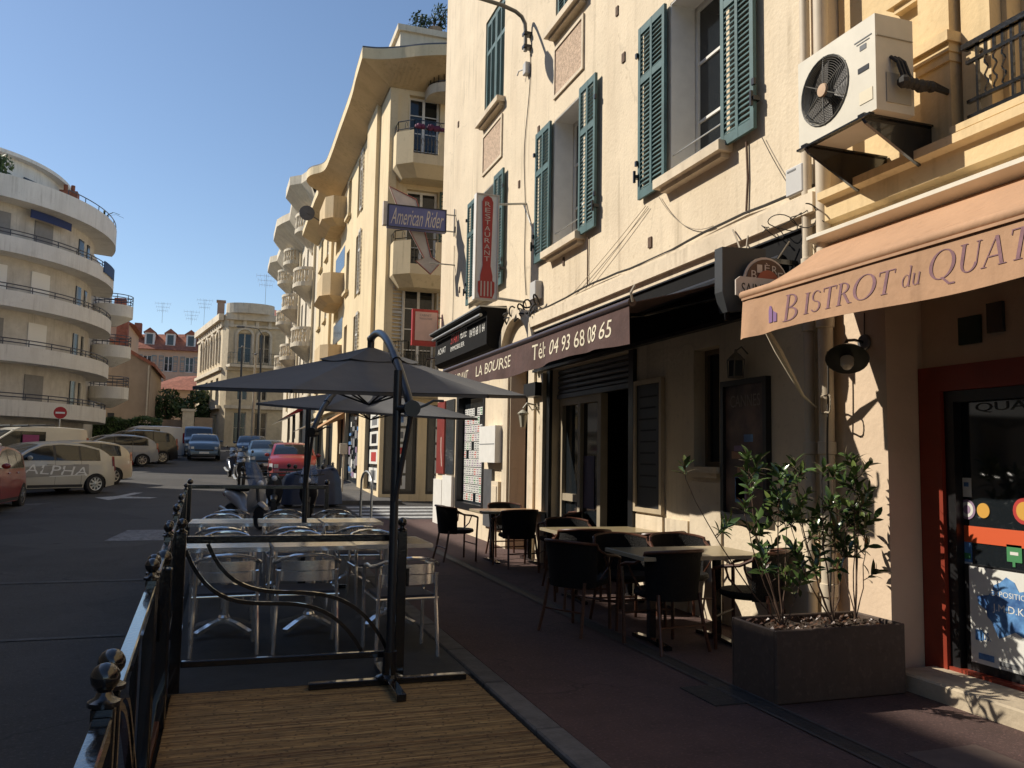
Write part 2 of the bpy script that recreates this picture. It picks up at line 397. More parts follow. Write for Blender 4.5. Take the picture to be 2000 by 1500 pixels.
def text(parent, s_, material, F, a0, a1, b0, b1, c, shear=0.0, name='lettering', flip=False, slope=0.0, conf=None):
    """flat lettering fitted into a rectangle of the face F; flip: text runs towards smaller a"""
    cu = bpy.data.curves.new(name, 'FONT'); cu.body = s_; cu.shear = shear; cu.extrude = 0; cu.resolution_u = 3
    o = bpy.data.objects.new(name, cu); COL.objects.link(o)
    dg = bpy.context.evaluated_depsgraph_get(); me = bpy.data.meshes.new_from_object(o.evaluated_get(dg))
    bpy.data.objects.remove(o)
    vs = [v.co.copy() for v in me.vertices]; fs = [tuple(p.vertices) for p in me.polygons]
    x0 = min(v.x for v in vs); x1 = max(v.x for v in vs); y0 = min(v.y for v in vs); y1 = max(v.y for v in vs)
    mb = MB(); P = []
    for v in vs:
        t = (v.x-x0)/(x1-x0); q = (v.y-y0)/(y1-y0)
        a = lerp(a1, a0, t) if flip else lerp(a0, a1, t)
        bb = lerp(b0, b1, q)+slope*t; P.append(F.p(a, bb, c if conf is None else conf(a, bb)))
    mb.add(P, fs)
    return mb.build(name, material, parent, fix=False)

def leafmesh(name, material, L=.09, W=.034, fold=.25, bend=.2):
    vs = []; fs = []
    st = [(0, .0), (.2, .7), (.45, 1), (.75, .7), (1, 0)]
    for t, ww in st:
        z = -bend*L*t*t
        vs += [(-W/2*ww, L*t, z+fold*W/2*ww), (0, L*t, z), (W/2*ww, L*t, z+fold*W/2*ww)]
    for i in range(4):
        for k in range(2):
            a = i*3+k; fs.append((a, a+1, a+4, a+3))
    me = bpy.data.meshes.new(name); me.from_pydata(vs, [], fs); me.materials.append(M[material])
    me.polygons.foreach_set('use_smooth', [True]*len(me.polygons))
    return me
# ------------------------------------------------------------------ ground
YS = [-40, -20, -8, 0, 4, 8, 10, 12, 14, 16, 17, 18, 19, 20, 21, 22, 24, 26, 28, 32, 36, 42, 50, 60, 75, 95, 120, 160, 220, 320]
def strip(name, m, x0, x1, ys, dz, parent=None, skirt=0.0, kind='structure'):
    mb = MB()
    for a, b in zip(ys[:-1], ys[1:]):
        mb.quad((x0, a, g(a)+dz), (x1, a, g(a)+dz), (x1, b, g(b)+dz), (x0, b, g(b)+dz))
        if skirt:
            for x in (x0, x1): mb.quad((x, a, g(a)+dz), (x, b, g(b)+dz), (x, b, g(b)+dz-skirt), (x, a, g(a)+dz-skirt))
    if skirt:
        for y in (ys[0], ys[-1]): mb.quad((x0, y, g(y)+dz), (x1, y, g(y)+dz), (x1, y, g(y)+dz-skirt), (x0, y, g(y)+dz-skirt))
    o = mb.build(name, m, parent, fix=False)
    if parent is None: tag(o, kind=kind)
    return o
def yr(a, b): return [a]+[y for y in YS if a < y < b]+[b]
strip('road', 'asphalt', -260, 260, YS, -.12)
strip('sidewalk', 'sidewalk', 1.86, 4.9, yr(-12, 18.9), 0, skirt=.13)
KB = strip('kerb', 'kerb', 1.705, 1.855, yr(-12, 18.9), -.008, skirt=.12)
random.seed(8); km = []
for k in range(3):
    m1 = MB(); m1.bbox(-.08, -.494, -.12, .08, .494, .004, .010); o = m1.build('kerb_stone', mat('kerb_granite_%d' % k, (.075+.02*k, .07+.018*k, .064+.016*k), .8, perobj=True, var=.3, scale=9, bump=.3, bscale=40), None); km.append(o.data); bpy.data.objects.remove(o)
for k in range(30): inst('kerb_stone', random.choice(km), KB, Matrix.Translation((1.78+random.uniform(-.003, .003), -11+k+.0, g(-11+k)+random.uniform(-.002, .003))))
strip('far_sidewalk', 'kerb', 2.9, 4.9, yr(24.2, 84), 0, skirt=.13)
strip('left_pavement', 'kerb', -40, -8.6, yr(-20, 48), .0, skirt=.13)
sw = strip('pavement_end', 'sidewalk', 4.9, 14, yr(18.36, 18.9), 0, skirt=.13)
# drainage channel let into the pavement
strip('drain_channel', 'drain', 3.16, 3.28, yr(-2, 16), .004)
for x in (3.15, 3.29):
    strip('channel_edge', mat('channel_kerb', (.06, .052, .047), .8, var=.25, scale=6), x-.012, x+.012, yr(-2, 16), .008)
# utility covers
mb = MB().box(2.92, 4.62, .0, 3.22, 5.05, .009); tag(mb.build('inspection_cover', 'drain'), kind='structure')
mb = MB().box(3.42, 3.0, .0, 3.9, 3.62, .006); tag(mb.build('pavement_patch', mat('pale_patch', (.115, .078, .062), .9, var=.2, scale=6)), kind='structure')
# road markings
def flat(name, pts, m='mark', dz=-.114):
    mb = MB(); mb.add([(x, y, g(y)+dz) for x, y in pts], [tuple(range(len(pts)))]); return tag(mb.build(name, m, fix=False), kind='structure')
flat('road_arrow', [(-3.45, 26.5), (-3.0, 25.7), (-2.75, 26.3), (-2.0, 26.25), (-1.8, 26.55), (-2.7, 26.9), (-2.35, 28.3), (-2.6, 28.3), (-2.95, 27.0)])
flat('road_hatching', [(-1.95, 16.4), (-.75, 16.4), (-.75, 18.3), (-1.75, 18.3)], mat('worn_paint', (.17, .17, .175), .85, var=.55, scale=9, speck=.5, spscale=25))
for (x0, y0, x1, y1) in ((-4.4, 11.6, -.5, 11.75), (-5.5, 22.3, -4.4, 24.6), (-4.1, 8.2, -.42, 8.31)):
    flat('worn_line', [(x0, y0), (x1, y0+.02), (x1, y1), (x0, y1)], mat('faint_paint', (.062, .061, .06), .85, var=.45, scale=3, speck=.5, spscale=20))
for k in range(5):
    y = 19.5+k*.9
    flat('crossing_stripe', [(3.2, y), (9, y), (9, y+.48), (3.2, y+.48)])
for k in range(4):
    x = -4.3; y = 24.8+k*3.9
    flat('parking_line', [(x, y), (x+.1, y+.08), (x-3.2, y-3.7), (x-3.3, y-3.78)])

# ------------------------------------------------------------------ windows and shutters
def shutter(T, F, a0, a1, b0, b1, c=.03, m='shutter', cols=2, single=False, th=.036, mid=.68, pitch=.052, name='shutter'):
    mb = MB(); st = .055
    ax = [a0, a0+st, (a0+a1)/2-.022, (a0+a1)/2+.022, a1-st, a1] if cols == 2 else [a0, a0+st, a1-st, a1]
    for i in range(0, len(ax), 2): F.box(mb, ax[i], ax[i+1], b0, b1, c, c+th)
    bm_ = b0+(b1-b0)*mid
    bands = [(b0, b0+.10), (bm_-.04, bm_+.04), (b1-.09, b1)]
    for i in range(1, len(ax)-1, 2):
        for p, q in bands: F.box(mb, ax[i], ax[i+1], p, q, c+.002, c+th-.002)
    S = mb.build(name, m, T)
    slats = []
    for i in range(1, len(ax)-1, 2):
        for (p, q) in ((bands[0][1], bands[1][0]), (bands[1][1], bands[2][0])):
            n = max(2, int((q-p)/pitch))
            for k in range(n): slats.append(((ax[i]+ax[i+1])/2, p+(k+.5)*(q-p)/n, ax[i+1]-ax[i]))
    def slat(mb, a, b, wd, o=Vector((0, 0, 0))):
        dz, dc = .021, .012
        P = []
        for aa in (-wd/2, wd/2):
            for (zz, cc) in ((dz, -dc), (dz-.008, -dc-.002), (-dz, dc), (-dz+.008, dc+.002)):
                P.append(F.u*aa+Vector((0, 0, zz))+F.n*cc+o)
        mb.add(P, [(0, 1, 2, 3), (7, 6, 5, 4), (0, 4, 5, 1), (1, 5, 6, 2), (2, 6, 7, 3), (3, 7, 4, 0)])
    if single:
        me = None
        for a, b, wd in slats:
            if me is None or abs(wd-lw) > 1e-4:
                m1 = MB(); slat(m1, 0, 0, wd); o = m1.build('slat', m, None); me = o.data; lw = wd; bpy.data.objects.remove(o)
            inst('slat', me, S, Matrix.Translation(F.p(a, b, c+th/2)-Vector(T['_o'])))
    else:
        m1 = MB()
        for a, b, wd in slats: slat(m1, a, b, wd, F.p(a, b, c+th/2))
        tag(m1.build('slats', m, S), kind='stuff')
    return S
def window(T, F, a0, a1, b0, b1, depth=.2, frame='white', glass='glass', bars=(1, 2), fw_=.06, name='window'):
    mb = MB(); c0, c1 = -depth, -depth+.05
    F.box(mb, a0, a0+fw_, b0, b1, c0, c1); F.box(mb, a1-fw_, a1, b0, b1, c0, c1)
    F.box(mb, a0+fw_, a1-fw_, b0, b0+fw_, c0, c1); F.box(mb, a0+fw_, a1-fw_, b1-fw_, b1, c0, c1)
    for i in range(1, bars[0]+1):
        a = a0+(a1-a0)*i/(bars[0]+1); F.box(mb, a-fw_*.6, a+fw_*.6, b0+fw_, b1-fw_, c0, c1-.004)
    for j in range(1, bars[1]+1):
        b = b0+(b1-b0)*j/(bars[1]+1); F.box(mb, a0+fw_, a1-fw_, b-.015, b+.015, c0, c1-.012)
    W = mb.build(name, frame, T)
    nx = bars[0]+1
    for i in range(nx):
        p = lerp(a0, a1, i/nx); q = lerp(a0, a1, (i+1)/nx)
        m1 = MB(); F.box(m1, p+.01, q-.01, b0+.01, b1-.01, c0+.008, c0+.018); m1.build('pane', glass, W)
    return W
def sill(T, F, a0, a1, b, m='cream_trim', out=.16, h=.10, name='sill'):
    mb = MB(); F.box(mb, a0, a1, b-h, b, -.18, out); F.box(mb, a0+.06, a1-.06, b-h-.045, b-h-.001, 0, out*.6)
    return mb.build(name, m, T)

# ------------------------------------------------------------------ cream corner building with the restaurant
T = cream = thing('corner_building', 'cream rendered building with green shutters above the brown restaurant awning', 'building', (4.45, 12, 0), world=True)
F = CF = Face((4.45, 0, 0), (0, 1, 0), (-1, 0, 0))
W1, W2, W3 = (6.80, 7.90), (10.27, 11.38), (14.15, 15.3)
holes = [(8.78, 11.3, -.3, 2.78), (6.95, 7.42, 1.45, 2.62), (12.28, 13.2, -.3, 2.95), (14.65, 16.6, .5, 2.78)]
for a, b in (W1, W2, W3): holes.append((a, b, 4.52, 6.55)); 
for a, b in (W1, W2, (13.9, 15.1)): holes.append((a, b, 7.93, 9.95))
mb = MB(); F.wall(mb, 5.42, 18.3, -.3, 13.6, holes, .38)
mb.quad((4.45, 18.3, -.3), (16, 18.3, -.3), (16, 18.3, 13.6), (4.45, 18.3, 13.6))
mb.quad((4.45, 5.42, -.3), (16, 5.42, -.3), (16, 5.42, 13.6), (4.45, 5.42, 13.6))
mb.quad((16, 5.42, -.3), (16, 18.3, -.3), (16, 18.3, 13.6), (16, 5.42, 13.6))
mb.quad((4.45, 5.42, 13.6), (16, 5.42, 13.6), (16, 18.3, 13.6), (4.45, 18.3, 13.6))
mb.build('wall', 'cream', T, fix=False)
mb = MB(); F.box(mb, 5.4, 18.34, 13.3, 13.7, .004, .5); mb.build('roof_cornice', 'cream_trim', T)
for i, (a, b) in enumerate((W1, W2, W3)):
    Wn = window(T, F, a, b, 4.55, 6.55, .36, bars=(1, 2))
    sill(T, F, a-.1, b+.1, 4.55)
    for q in ((b-.014, b-.004, 4.56, 6.54), (a+.004, a+.014, 4.56, 6.54)): mb = MB(); F.box(mb, q[0], q[1], q[2], q[3], -.30, -.004); mb.build('reveal', 'white', T)
    mb = MB(); F.box(mb, a+.015, b-.015, 6.535, 6.545, -.30, -.004); mb.build('reveal', 'white', T)
    if i < 2:
        mb = MB()
        for z in (4.68, 4.82): mb.cyl(F.p(a, z, -.03), F.p(b, z, -.03), .008, n=6)
        mb.build('guard_rail', 'galv', T)
    w_ = .62
    sl_ = shutter(T, F, b+.02, b+.02+w_, 4.5, 6.56, single=(i < 2))
    sr_ = shutter(T, F, a-.02-w_*.86, a-.02, 4.5, 6.56, c=.05, single=(i < 2))
    for q in (b+.02+w_, a-.02-w_*.86):
        mb = MB(); mb.box(*F.p(q-.03, 4.75, .03), *F.p(q+.03, 4.79, .10)); mb.box(*F.p(q-.012, 4.7, .095), *F.p(q+.012, 4.84, .12)); mb.build('shutter_catch', 'black', T)
        for zz in (4.9, 6.2): mb = MB(); mb.box(*F.p(q-.02, zz, .068), *F.p(q+.02, zz+.06, .095)); mb.build('hinge', 'black', T)
for a, b in ((W2), (13.9, 15.1), W1):
    m_ = (a+b)/2
    shutter(T, F, a+.01, m_-.005, 7.95, 9.93, c=-.06); shutter(T, F, m_+.005, b-.01, 7.95, 9.93, c=-.06)
    sill(T, F, a-.1, b+.1, 7.95)
    # rough-cast panel below the sill, set in a shallow moulded frame
    mb = MB(); F.box(mb, a+.05, b-.05, 6.92, 7.62, .006, .012); mb.build('roughcast_panel', 'pink_panel', T)
    mb = MB()
    F.box(mb, a, a+.05, 6.87, 7.67, .002, .03); F.box(mb, b-.05, b, 6.87, 7.67, .002, .03)
    F.box(mb, a+.05, b-.05, 6.87, 6.92, .002, .03); F.box(mb, a+.05, b-.05, 7.62, 7.67, .002, .03)
    mb.build('panel_frame', 'cream_trim', T)
# small wall fixings and patches
for a, z in ((9.2, 7.1), (9.0, 6.4), (12.9, 6.0), (17.0, 8.6), (17.1, 6.3), (12.0, 6.6), (8.55, 6.3), (16.6, 4.9), (10.9, 4.25), (8.3, 3.9)):
    mb = MB(); F.box(mb, a, a+.05+.04*random.random(), z, z+.12, .002, .016); mb.build('wall_anchor', 'bark', T)
# first-floor cornice with drip moulding
mb = MB(); F.box(mb, 5.42, 12.1, 3.50, 3.66, .002, .12); F.box(mb, 5.42, 12.1, 3.66, 3.70, .002, .09)
F.box(mb, 5.42, 12.1, 3.42, 3.50, .002, .07); mb.build('cornice', 'cream_trim', T)
mb = MB(); F.box(mb, 5.62, 11.95, 2.84, 3.40, .003, .06); mb.build('fascia_board', 'black_matte', T)
for q in ((2.80, 2.838), (3.402, 3.418)): mb = MB(); F.box(mb, 5.62, 11.95, q[0], q[1], .003, .085); mb.build('fascia_trim', 'black', T)
# restaurant entrance: roller shutter, glazed leaf, dark interior
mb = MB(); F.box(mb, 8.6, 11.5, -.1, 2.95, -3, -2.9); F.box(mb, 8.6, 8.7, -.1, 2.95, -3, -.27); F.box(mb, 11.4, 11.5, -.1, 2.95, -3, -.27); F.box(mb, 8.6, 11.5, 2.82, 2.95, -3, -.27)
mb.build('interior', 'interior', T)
mb = MB()
mb.v = []; pr_ = []
RS = MB(); F.box(RS, 8.80, 11.28, 2.36, 2.42, -.12, -.06); R0 = RS.build('roller_shutter', 'grey_plate', T)
for k in range(5):
    z = 2.42+k*.072
    m1 = MB(); m1.prism([F.p(8.80, z+.003, -.10), F.p(8.80, z+.02, -.075), F.p(8.80, z+.05, -.075), F.p(8.80, z+.069, -.10)], (0, 0, 0), (0, 2.48, 0)); m1.build('slat', 'grey_plate', R0)
mb = MB()
F.box(mb, 11.16, 11.28, -.1, 2.36, -.2, -.1); F.box(mb, 9.86, 9.96, -.1, 2.36, -.2, -.1); F.box(mb, 9.96, 11.16, 2.26, 2.36, -.2, -.1); F.box(mb, 9.96, 11.16, .0, .28, -.2, -.1)
F.box(mb, 10.52, 10.60, .28, 2.26, -.2, -.1); F.box(mb, 10.60, 11.16, .92, 1.02, -.19, -.11)
D = mb.build('glazed_door', mat('beige_joinery', (.36, .30, .21), .6, var=.1), T)
for p, q in ((9.96, 10.52), (10.60, 11.16)):
    m1 = MB(); F.box(m1, p, q, .28, 2.26, -.165, -.155); m1.build('pane', 'glass', D)
m1 = MB(); F.box(m1, 10.15, 10.5, .85, 1.55, -.15, -.145); m1.build('menu_sheet', mat('purple_menu', (.05, .03, .07), .6), D)
for q in (11.3, 8.66): mb = MB(); F.box(mb, q, q+.12, -.1, 2.78, .004, .05); mb.build('door_casing', 'black', T)
# framed slate menu on the wall
mb = MB()
for (a0, a1, b0, b1) in ((8.0, 8.05, .93, 2.4), (8.6, 8.65, .93, 2.4), (8.05, 8.6, .93, .98), (8.05, 8.6, 2.35, 2.4)): F.box(mb, a0, a1, b0, b1, .004, .05)
bf = mb.build('menu_board', mat('board_frame', (.45, .36, .24), .6, var=.1), T)
m1 = MB(); F.box(m1, 8.05, 8.6, .98, 2.35, .004, .03); m1.build('slate', mat('slate_panel', (.012, .013, .017), .5, var=.2, scale=3), bf)
for k in range(9):
    m1 = MB(); z = 2.2-k*.125; F.box(m1, 8.12+.05*random.random(), 8.5+.05*random.random(), z, z+.018, .031, .032); m1.build('chalk_line', mat('faint_chalk', (.017, .018, .022), .9), bf)
# small kitchen window and framed poster case
window(T, F, 6.95, 7.42, 1.45, 2.62, .18, frame=mat('brown_joinery', (.16, .11, .06), .6, var=.15), bars=(0, 0), fw_=.05)
sill(T, F, 6.88, 7.5, 1.45, out=.08, h=.06)
mb = MB()
for (a0, a1, b0, b1) in ((6.14, 6.19, .98, 2.25), (6.80, 6.85, .98, 2.25), (6.19, 6.80, .98, 1.04), (6.19, 6.80, 2.2, 2.25)): F.box(mb, a0, a1, b0, b1, .004, .06)
pc = mb.build('poster_case', 'black', T)
m1 = MB(); F.box(m1, 6.19, 6.80, 1.04, 2.2, .004, .03); m1.build('poster', mat('dark_poster', (.05, .045, .06), .5, var=.7, scale=3.5, col2=(.22, .14, .11)), pc)
text(pc, 'CANNES', mat('pale_print', (.28, .24, .2), .7), F, 6.26, 6.72, 2.0, 2.11, .032, flip=True)
for k in range(6):
    m1 = MB(); a = 6.3+.4*random.random(); z = 1.1+.6*random.random(); F.box(m1, a, a+.1+.08*random.random(), z, z+.05+.2*random.random(), .031, .033); m1.build('printed_photo', random.choice(['purple_ink', 'blue_ink', 'grey_ink', 'redbrown_wall']), pc)
# beige render panels framing the shopfront
for a0, a1, q in ((7.5, 7.96, .9), (8.02, 8.63, .9), (6.9, 7.46, 1.3)): mb = MB(); F.box(mb, a0, a1, -.1, q, .003, .025); mb.build('plinth', 'cream_trim', T)
# entrance passage and arch on the left of the restaurant
mb = MB()
mb.quad(F.p(12.28, -.1, -.27), F.p(12.28, 2.95, -.27), F.p(12.28, 2.95, -1.6), F.p(12.28, -.1, -1.6))
mb.quad(F.p(13.2, -.1, -.27), F.p(13.2, 2.95, -.27), F.p(13.2, 2.95, -1.6), F.p(13.2, -.1, -1.6))
mb.quad(F.p(12.28, -.1, -1.6), F.p(13.2, -.1, -1.6), F.p(13.2, 2.95, -1.6), F.p(12.28, 2.95, -1.6))
mb.quad(F.p(12.28, 2.95, -.27), F.p(13.2, 2.95, -.27), F.p(13.2, 2.95, -1.6), F.p(12.28, 2.95, -1.6))
mb.build('entrance_passage', 'redbrown_wall', T, fix=False)
mb = MB(); F.box(mb, 12.34, 13.14, -.05, 2.5, -1.55, -1.5); mb.build('entrance_door', 'red_frame', T)
mb = MB()
pts = [F.p(12.72+.82*math.cos(R(q)), 3.02+.82*math.sin(R(q)), .06) for q in range(0, 181, 12)]
mb.ribbon(pts, F.n, .14, .16); mb.build('arch_moulding', 'cream_trim', T)
for q in ((11.44, 11.56, 2.75, .10), (11.98, 12.24, 3.0, .04), (13.24, 13.5, 3.0, .04)): mb = MB(); F.box(mb, q[0], q[1], -.1, q[2], .003, q[3]); mb.build('pilaster', 'cream_trim', T)
mb = MB(); F.box(mb, 11.5, 12.0, 2.42, 2.62, .003, .2); mb.build('meter_box', 'black', T)
for k in range(3):
    for j in range(2): mb = MB(); mb.box(4.78+j*.13, 13.18, 1.22+k*.14, 4.89+j*.13, 13.196, 1.33+k*.14); mb.build('entry_phone', 'galv', T)
# shop with the papered window at the far end
mb = MB()
for (a0, a1, b0, b1) in ((14.65, 14.75, .5, 2.78), (16.45, 16.6, .5, 2.78), (14.75, 16.45, .5, .62), (14.75, 16.45, 2.68, 2.78)): F.box(mb, a0, a1, b0, b1, -.18, .02)
SW = mb.build('shop_window', 'black', T)
m1 = MB(); F.box(m1, 14.75, 16.45, .62, 2.68, -.12, -.11); m1.build('pane', 'glass', SW)
k = 0
for i in range(9):
    for j in range(11):
        a = 14.80+i*.18; z = .66+j*.165
        if random.random() < .06: continue
        m1 = MB(); F.box(m1, a, a+.165, z, z+.15, -.109, -.106)
        m1.build('listing_sheet', random.choice(['paper', 'paper', 'paper', 'paper']), SW)
        m2 = MB()
        for q in range(3): F.box(m2, a+.015+.02*random.random(), a+.10+.05*random.random(), z+.015+q*.045, z+.04+q*.045, -.1055, -.105)
        m2.build('listing_print', random.choice(['grey_ink', 'grey_ink', 'grey_ink', 'purple_ink', 'green_ink', 'red_ink']), SW)
mb = MB(); F.box(mb, 13.52, 14.45, 1.42, 2.05, .004, .16); LB = mb.build('letter_box', 'white', T)
m1 = MB(); F.box(m1, 13.55, 14.42, 1.73, 1.745, .16, .163); m1.build('letter_box_seam', 'grey_ink', LB)
mb = MB(); F.box(mb, 13.62, 14.0, .3, 1.1, .004, .06); F.box(mb, 13.68, 13.94, .38, 1.02, .06, .075); mb.build('gas_cupboard', 'cream_trim', T)
mb = MB(); F.box(mb, 14.02, 14.5, .3, 1.3, .004, .05); mb.build('notice_panel', 'grey_plate', T)
for q in ((16.72, 17.5, 1.12), (17.55, 18.28, 1.02)): mb = MB(); F.box(mb, q[0], q[1], -.1, q[2], .003, .06); mb.build('white_plinth', 'white', T)
mb = MB(); F.box(mb, 17.5, 18.15, 1.14, 2.7, .003, .04); bn = mb.build('red_banner', mat('banner_red', (.20, .022, .014), .5, var=.15), T)
m1 = MB(); m1.ribbon([F.p(17.65+.1*math.sin(t*3), 1.3+t, .042) for t in [k*.09 for k in range(8)]], F.u, .05, .002); m1.build('banner_swash', 'pinkwhite', bn)
mb = MB(); F.box(mb, 16.75, 17.4, 1.14, 2.7, .003, .03); mb.build('side_pane', 'glass2', T)

# ------------------------------------------------------------------ yellow building with the bistro
T = bistro = thing('bistro_building', 'warm yellow building with the bistro shopfront at the right', 'building', (4.6, 3, 0), world=True)
mb = MB()
BF = Face((4.45, 0, 0), (0, 1, 0), (-1, 0, 0))
BF.wall(mb, -6, 5.40, 2.75, 3.30, [], .2)
mb.quad((4.45, 4.80, -.2), (4.45, 5.40, -.2), (4.45, 5.40, 2.75), (4.45, 4.80, 2.75))
mb.quad((4.45, 4.80, -.2), (4.78, 4.80, -.2), (4.78, 4.80, 2.75), (4.45, 4.80, 2.75))
mb.quad((4.78, -6, 2.20), (4.78, 4.80, 2.20), (4.78, 4.80, 2.75), (4.78, -6, 2.75))
mb.quad((4.45, -6, 2.75), (4.78, -6, 2.75), (4.78, 4.80, 2.75), (4.45, 4.80, 2.75))
mb.quad((4.45, 5.40, -.2), (9, 5.40, -.2), (9, 5.40, 3.3), (4.45, 5.40, 3.3))
mb.build('shopfront_wall', 'bistro_wall', T, fix=False)
UF = Face((4.60, 0, 0), (0, 1, 0), (-1, 0, 0))
mb = MB(); UF.wall(mb, -6, 5.40, 3.30, 12, [(2.5, 3.86, 3.62, 6.2)], .3)
mb.quad((4.6, 5.40, 3.3), (9, 5.40, 3.3), (9, 5.40, 12), (4.6, 5.40, 12)); mb.quad((4.6, -6, 12), (9, -6, 12), (9, 5.4, 12), (4.6, 5.4, 12))
mb.quad((9, -6, -.2), (9, 5.4, -.2), (9, 5.4, 12), (9, -6, 12)); mb.quad((4.45, -6, -.2), (9, -6, -.2), (9, -6, 12), (4.45, -6, 12))
mb.build('upper_wall', 'yellow', T, fix=False)
# string course over the shop
mb = MB()
prof = [(4.60, 3.30), (4.40, 3.30), (4.40, 3.36), (4.34, 3.38), (4.34, 3.52), (4.28, 3.54), (4.28, 3.60), (4.60, 3.615)]
mb.prism([(x, -6, z) for x, z in prof], (0, 0, 0), (0, 11.30, 0)); mb.build('string_course', 'yellow', T)
# pilasters with moulded capital and window surround
for q in ((4.16, 4.42, .16), (3.90, 4.12, .10)): mb = MB(); UF.box(mb, q[0], q[1], 3.62, 12, .003, q[2]); mb.build('pilaster', 'yellow', T)
mb = MB(); UF.box(mb, 4.12, 4.50, 4.30, 4.37, .02, .22); UF.box(mb, 4.14, 4.47, 4.24, 4.30, .02, .19); UF.box(mb, 4.15, 4.44, 4.18, 4.24, .02, .175); mb.build('capital', 'yellow', T)
mb = MB(); UF.box(mb, 4.45, 4.78, 4.86, 4.90, .003, .10); UF.box(mb, 4.5, 4.73, 4.81, 4.86, .003, .07); mb.build('bracket', 'yellow', T)
# roller blind in the window
W = MB(); UF.box(W, 3.78, 3.86, 3.62, 6.2, -.22, -.12); WW = W.build('window', 'yellow', T)
for k in range(36):
    z = 3.64+k*.07
    m1 = MB(); m1.prism([UF.p(2.5, z, -.2), UF.p(2.5, z+.012, -.18), UF.p(2.5, z+.06, -.18), UF.p(2.5, z+.068, -.2)], (0, 0, 0), (0, 1.28, 0)); m1.build('slat', 'blind', WW)
# balcony railing
mb = MB()
for z in (3.70, 3.80, 4.06, 4.16): UF.box(mb, 1.9, 3.98, z, z+.022, .20, .225)
UF.box(mb, 1.9, 4.0, 4.16, 4.195, .185, .24)
for z in (3.70, 4.165): UF.box(mb, 3.96, 3.985, z, z+.022, .004, .2)
RB = mb.build('balcony_railing', 'iron', T)
a = 3.9; k = 0
while a > 1.95:
    m1 = MB()
    if k % 5 in (1, 2, 3): m1.tube([UF.p(a+.014*math.sin(j*1.35), 3.82+j*.02, .2125) for j in range(13)], .0065, 6)
    else: m1.box(*UF.p(a-.009, 3.72, .203), *UF.p(a+.009, 4.16, .222))
    m1.build('baluster', 'iron', RB)
    if k % 5 in (1, 2, 3):
        m1 = MB(); m1.box(*UF.p(a-.009, 4.08, .206), *UF.p(a+.009, 4.16, .22)); m1.build('baluster', 'iron', RB)
    a -= .062; k += 1
mb = MB(); UF.box(mb, 1.8, 4.05, 3.615, 3.66, .0, .30); mb.build('balcony_slab', 'yellow', T)
# shopfront: red frame, panes, step
G_ = Face((4.78, 0, 0), (0, 1, 0), (-1, 0, 0))
mb = MB()
G_.box(mb, 4.60, 4.795, -.05, 2.195, -.10, .05); G_.box(mb, 2.0, 4.60, 2.02, 2.195, -.10, .05); G_.box(mb, 3.2, 3.36, .10, 2.02, -.10, .05); G_.box(mb, 3.36, 4.60, .0, .14, -.10, .04)
SF = mb.build('shopfront_frame', 'red_frame', T)
mb = MB(); G_.box(mb, 4.52, 4.598, .14, 2.02, -.07, .02); G_.box(mb, 3.36, 4.52, 1.94, 2.018, -.07, .02); mb.build('door_frame', 'black', SF)
m1 = MB(); G_.box(m1, 3.362, 4.598, .142, 2.018, -.06, -.05); P0 = m1.build('pane', 'glass', SF)
m1 = MB(); G_.box(m1, 2.0, 3.198, .142, 2.018, -.06, -.05); m1.build('pane', 'glass', SF)
C0 = -.048
def disc(name, m, a, b, r, c=C0, n=20, th=.003):
    mb = MB(); pts = [G_.p(a+r*math.cos(2*math.pi*k/n), b+r*math.sin(2*math.pi*k/n), c) for k in range(n)]
    mb.prism(pts, (0, 0, 0), G_.n*th); return mb.build(name, m, SF)
def card(name, m, a0, a1, b0, b1, c=C0, th=.003):
    mb = MB(); G_.box(mb, a0, a1, b0, b1, c, c+th); return mb.build(name, m, SF)
card('sticker', 'paper', 4.45, 4.53, 1.29, 1.42); card('sticker_print', 'blue_ink', 4.47, 4.51, 1.36, 1.39, C0+.003, .001)
disc('round_sticker', 'purple_ink', 4.49, 1.205, .068); disc('sticker_ring', 'paper', 4.49, 1.205, .052, C0+.003, th=.001); disc('sticker_core', 'purple_ink', 4.49, 1.205, .03, C0+.004, th=.001)
disc('round_sticker', 'gold_ink', 4.36, 1.205, .05)
disc('round_sticker', 'red_ink', 4.05, 1.22, .085); disc('sticker_core', 'gold_ink', 4.05, 1.22, .06, C0+.003, th=.001)
card('orange_band', 'orange_strip', 3.36, 4.58, .985, 1.095)
card('card_sign', 'blue_ink', 4.46, 4.54, .78, .985); card('card_sign', 'green_ink', 4.47, 4.53, .87, .91, C0+.003, .001); card('card_sign', 'paper', 4.46, 4.54, .80, .85, C0+.003, .001)
card('green_sticker', 'green_ink', 4.08, 4.19, .89, 1.0); card('green_tail', 'green_ink', 4.13, 4.15, .86, .89); card('sticker_print', 'paper', 4.105, 4.165, .935, .955, C0+.003, .001)
card('screen_surround', 'black', 3.75, 4.5, .14, .84, C0, .03)
card('poster', 'paper', 3.80, 4.46, .20, .83, C0+.031)
mb = MB(); pts = []
for k in range(26):
    q = 2*math.pi*k/26; r = 1+.16*math.sin(5*q+1)+.10*math.sin(9*q)
    pts.append(G_.p(4.14+.22*r*math.cos(q), .59+.17*r*math.sin(q), C0+.036))
mb.prism(pts, (0, 0, 0), G_.n*.001); mb.build('poster_splash', 'blue_ink', SF)
for (a0, a1, b0, b1, m_) in ((4.28, 4.4, .23, .27, 'blue_ink'), (4.1, 4.24, .22, .25, 'grey_ink'), (4.36, 4.42, .35, .42, 'blue_ink'), (3.86, 4.05, .24, .3, 'purple_ink'), (4.0, 4.2, .42, .44, 'paper')):
    card('poster_print', m_, a0, a1, b0, b1, C0+.036, .0006)
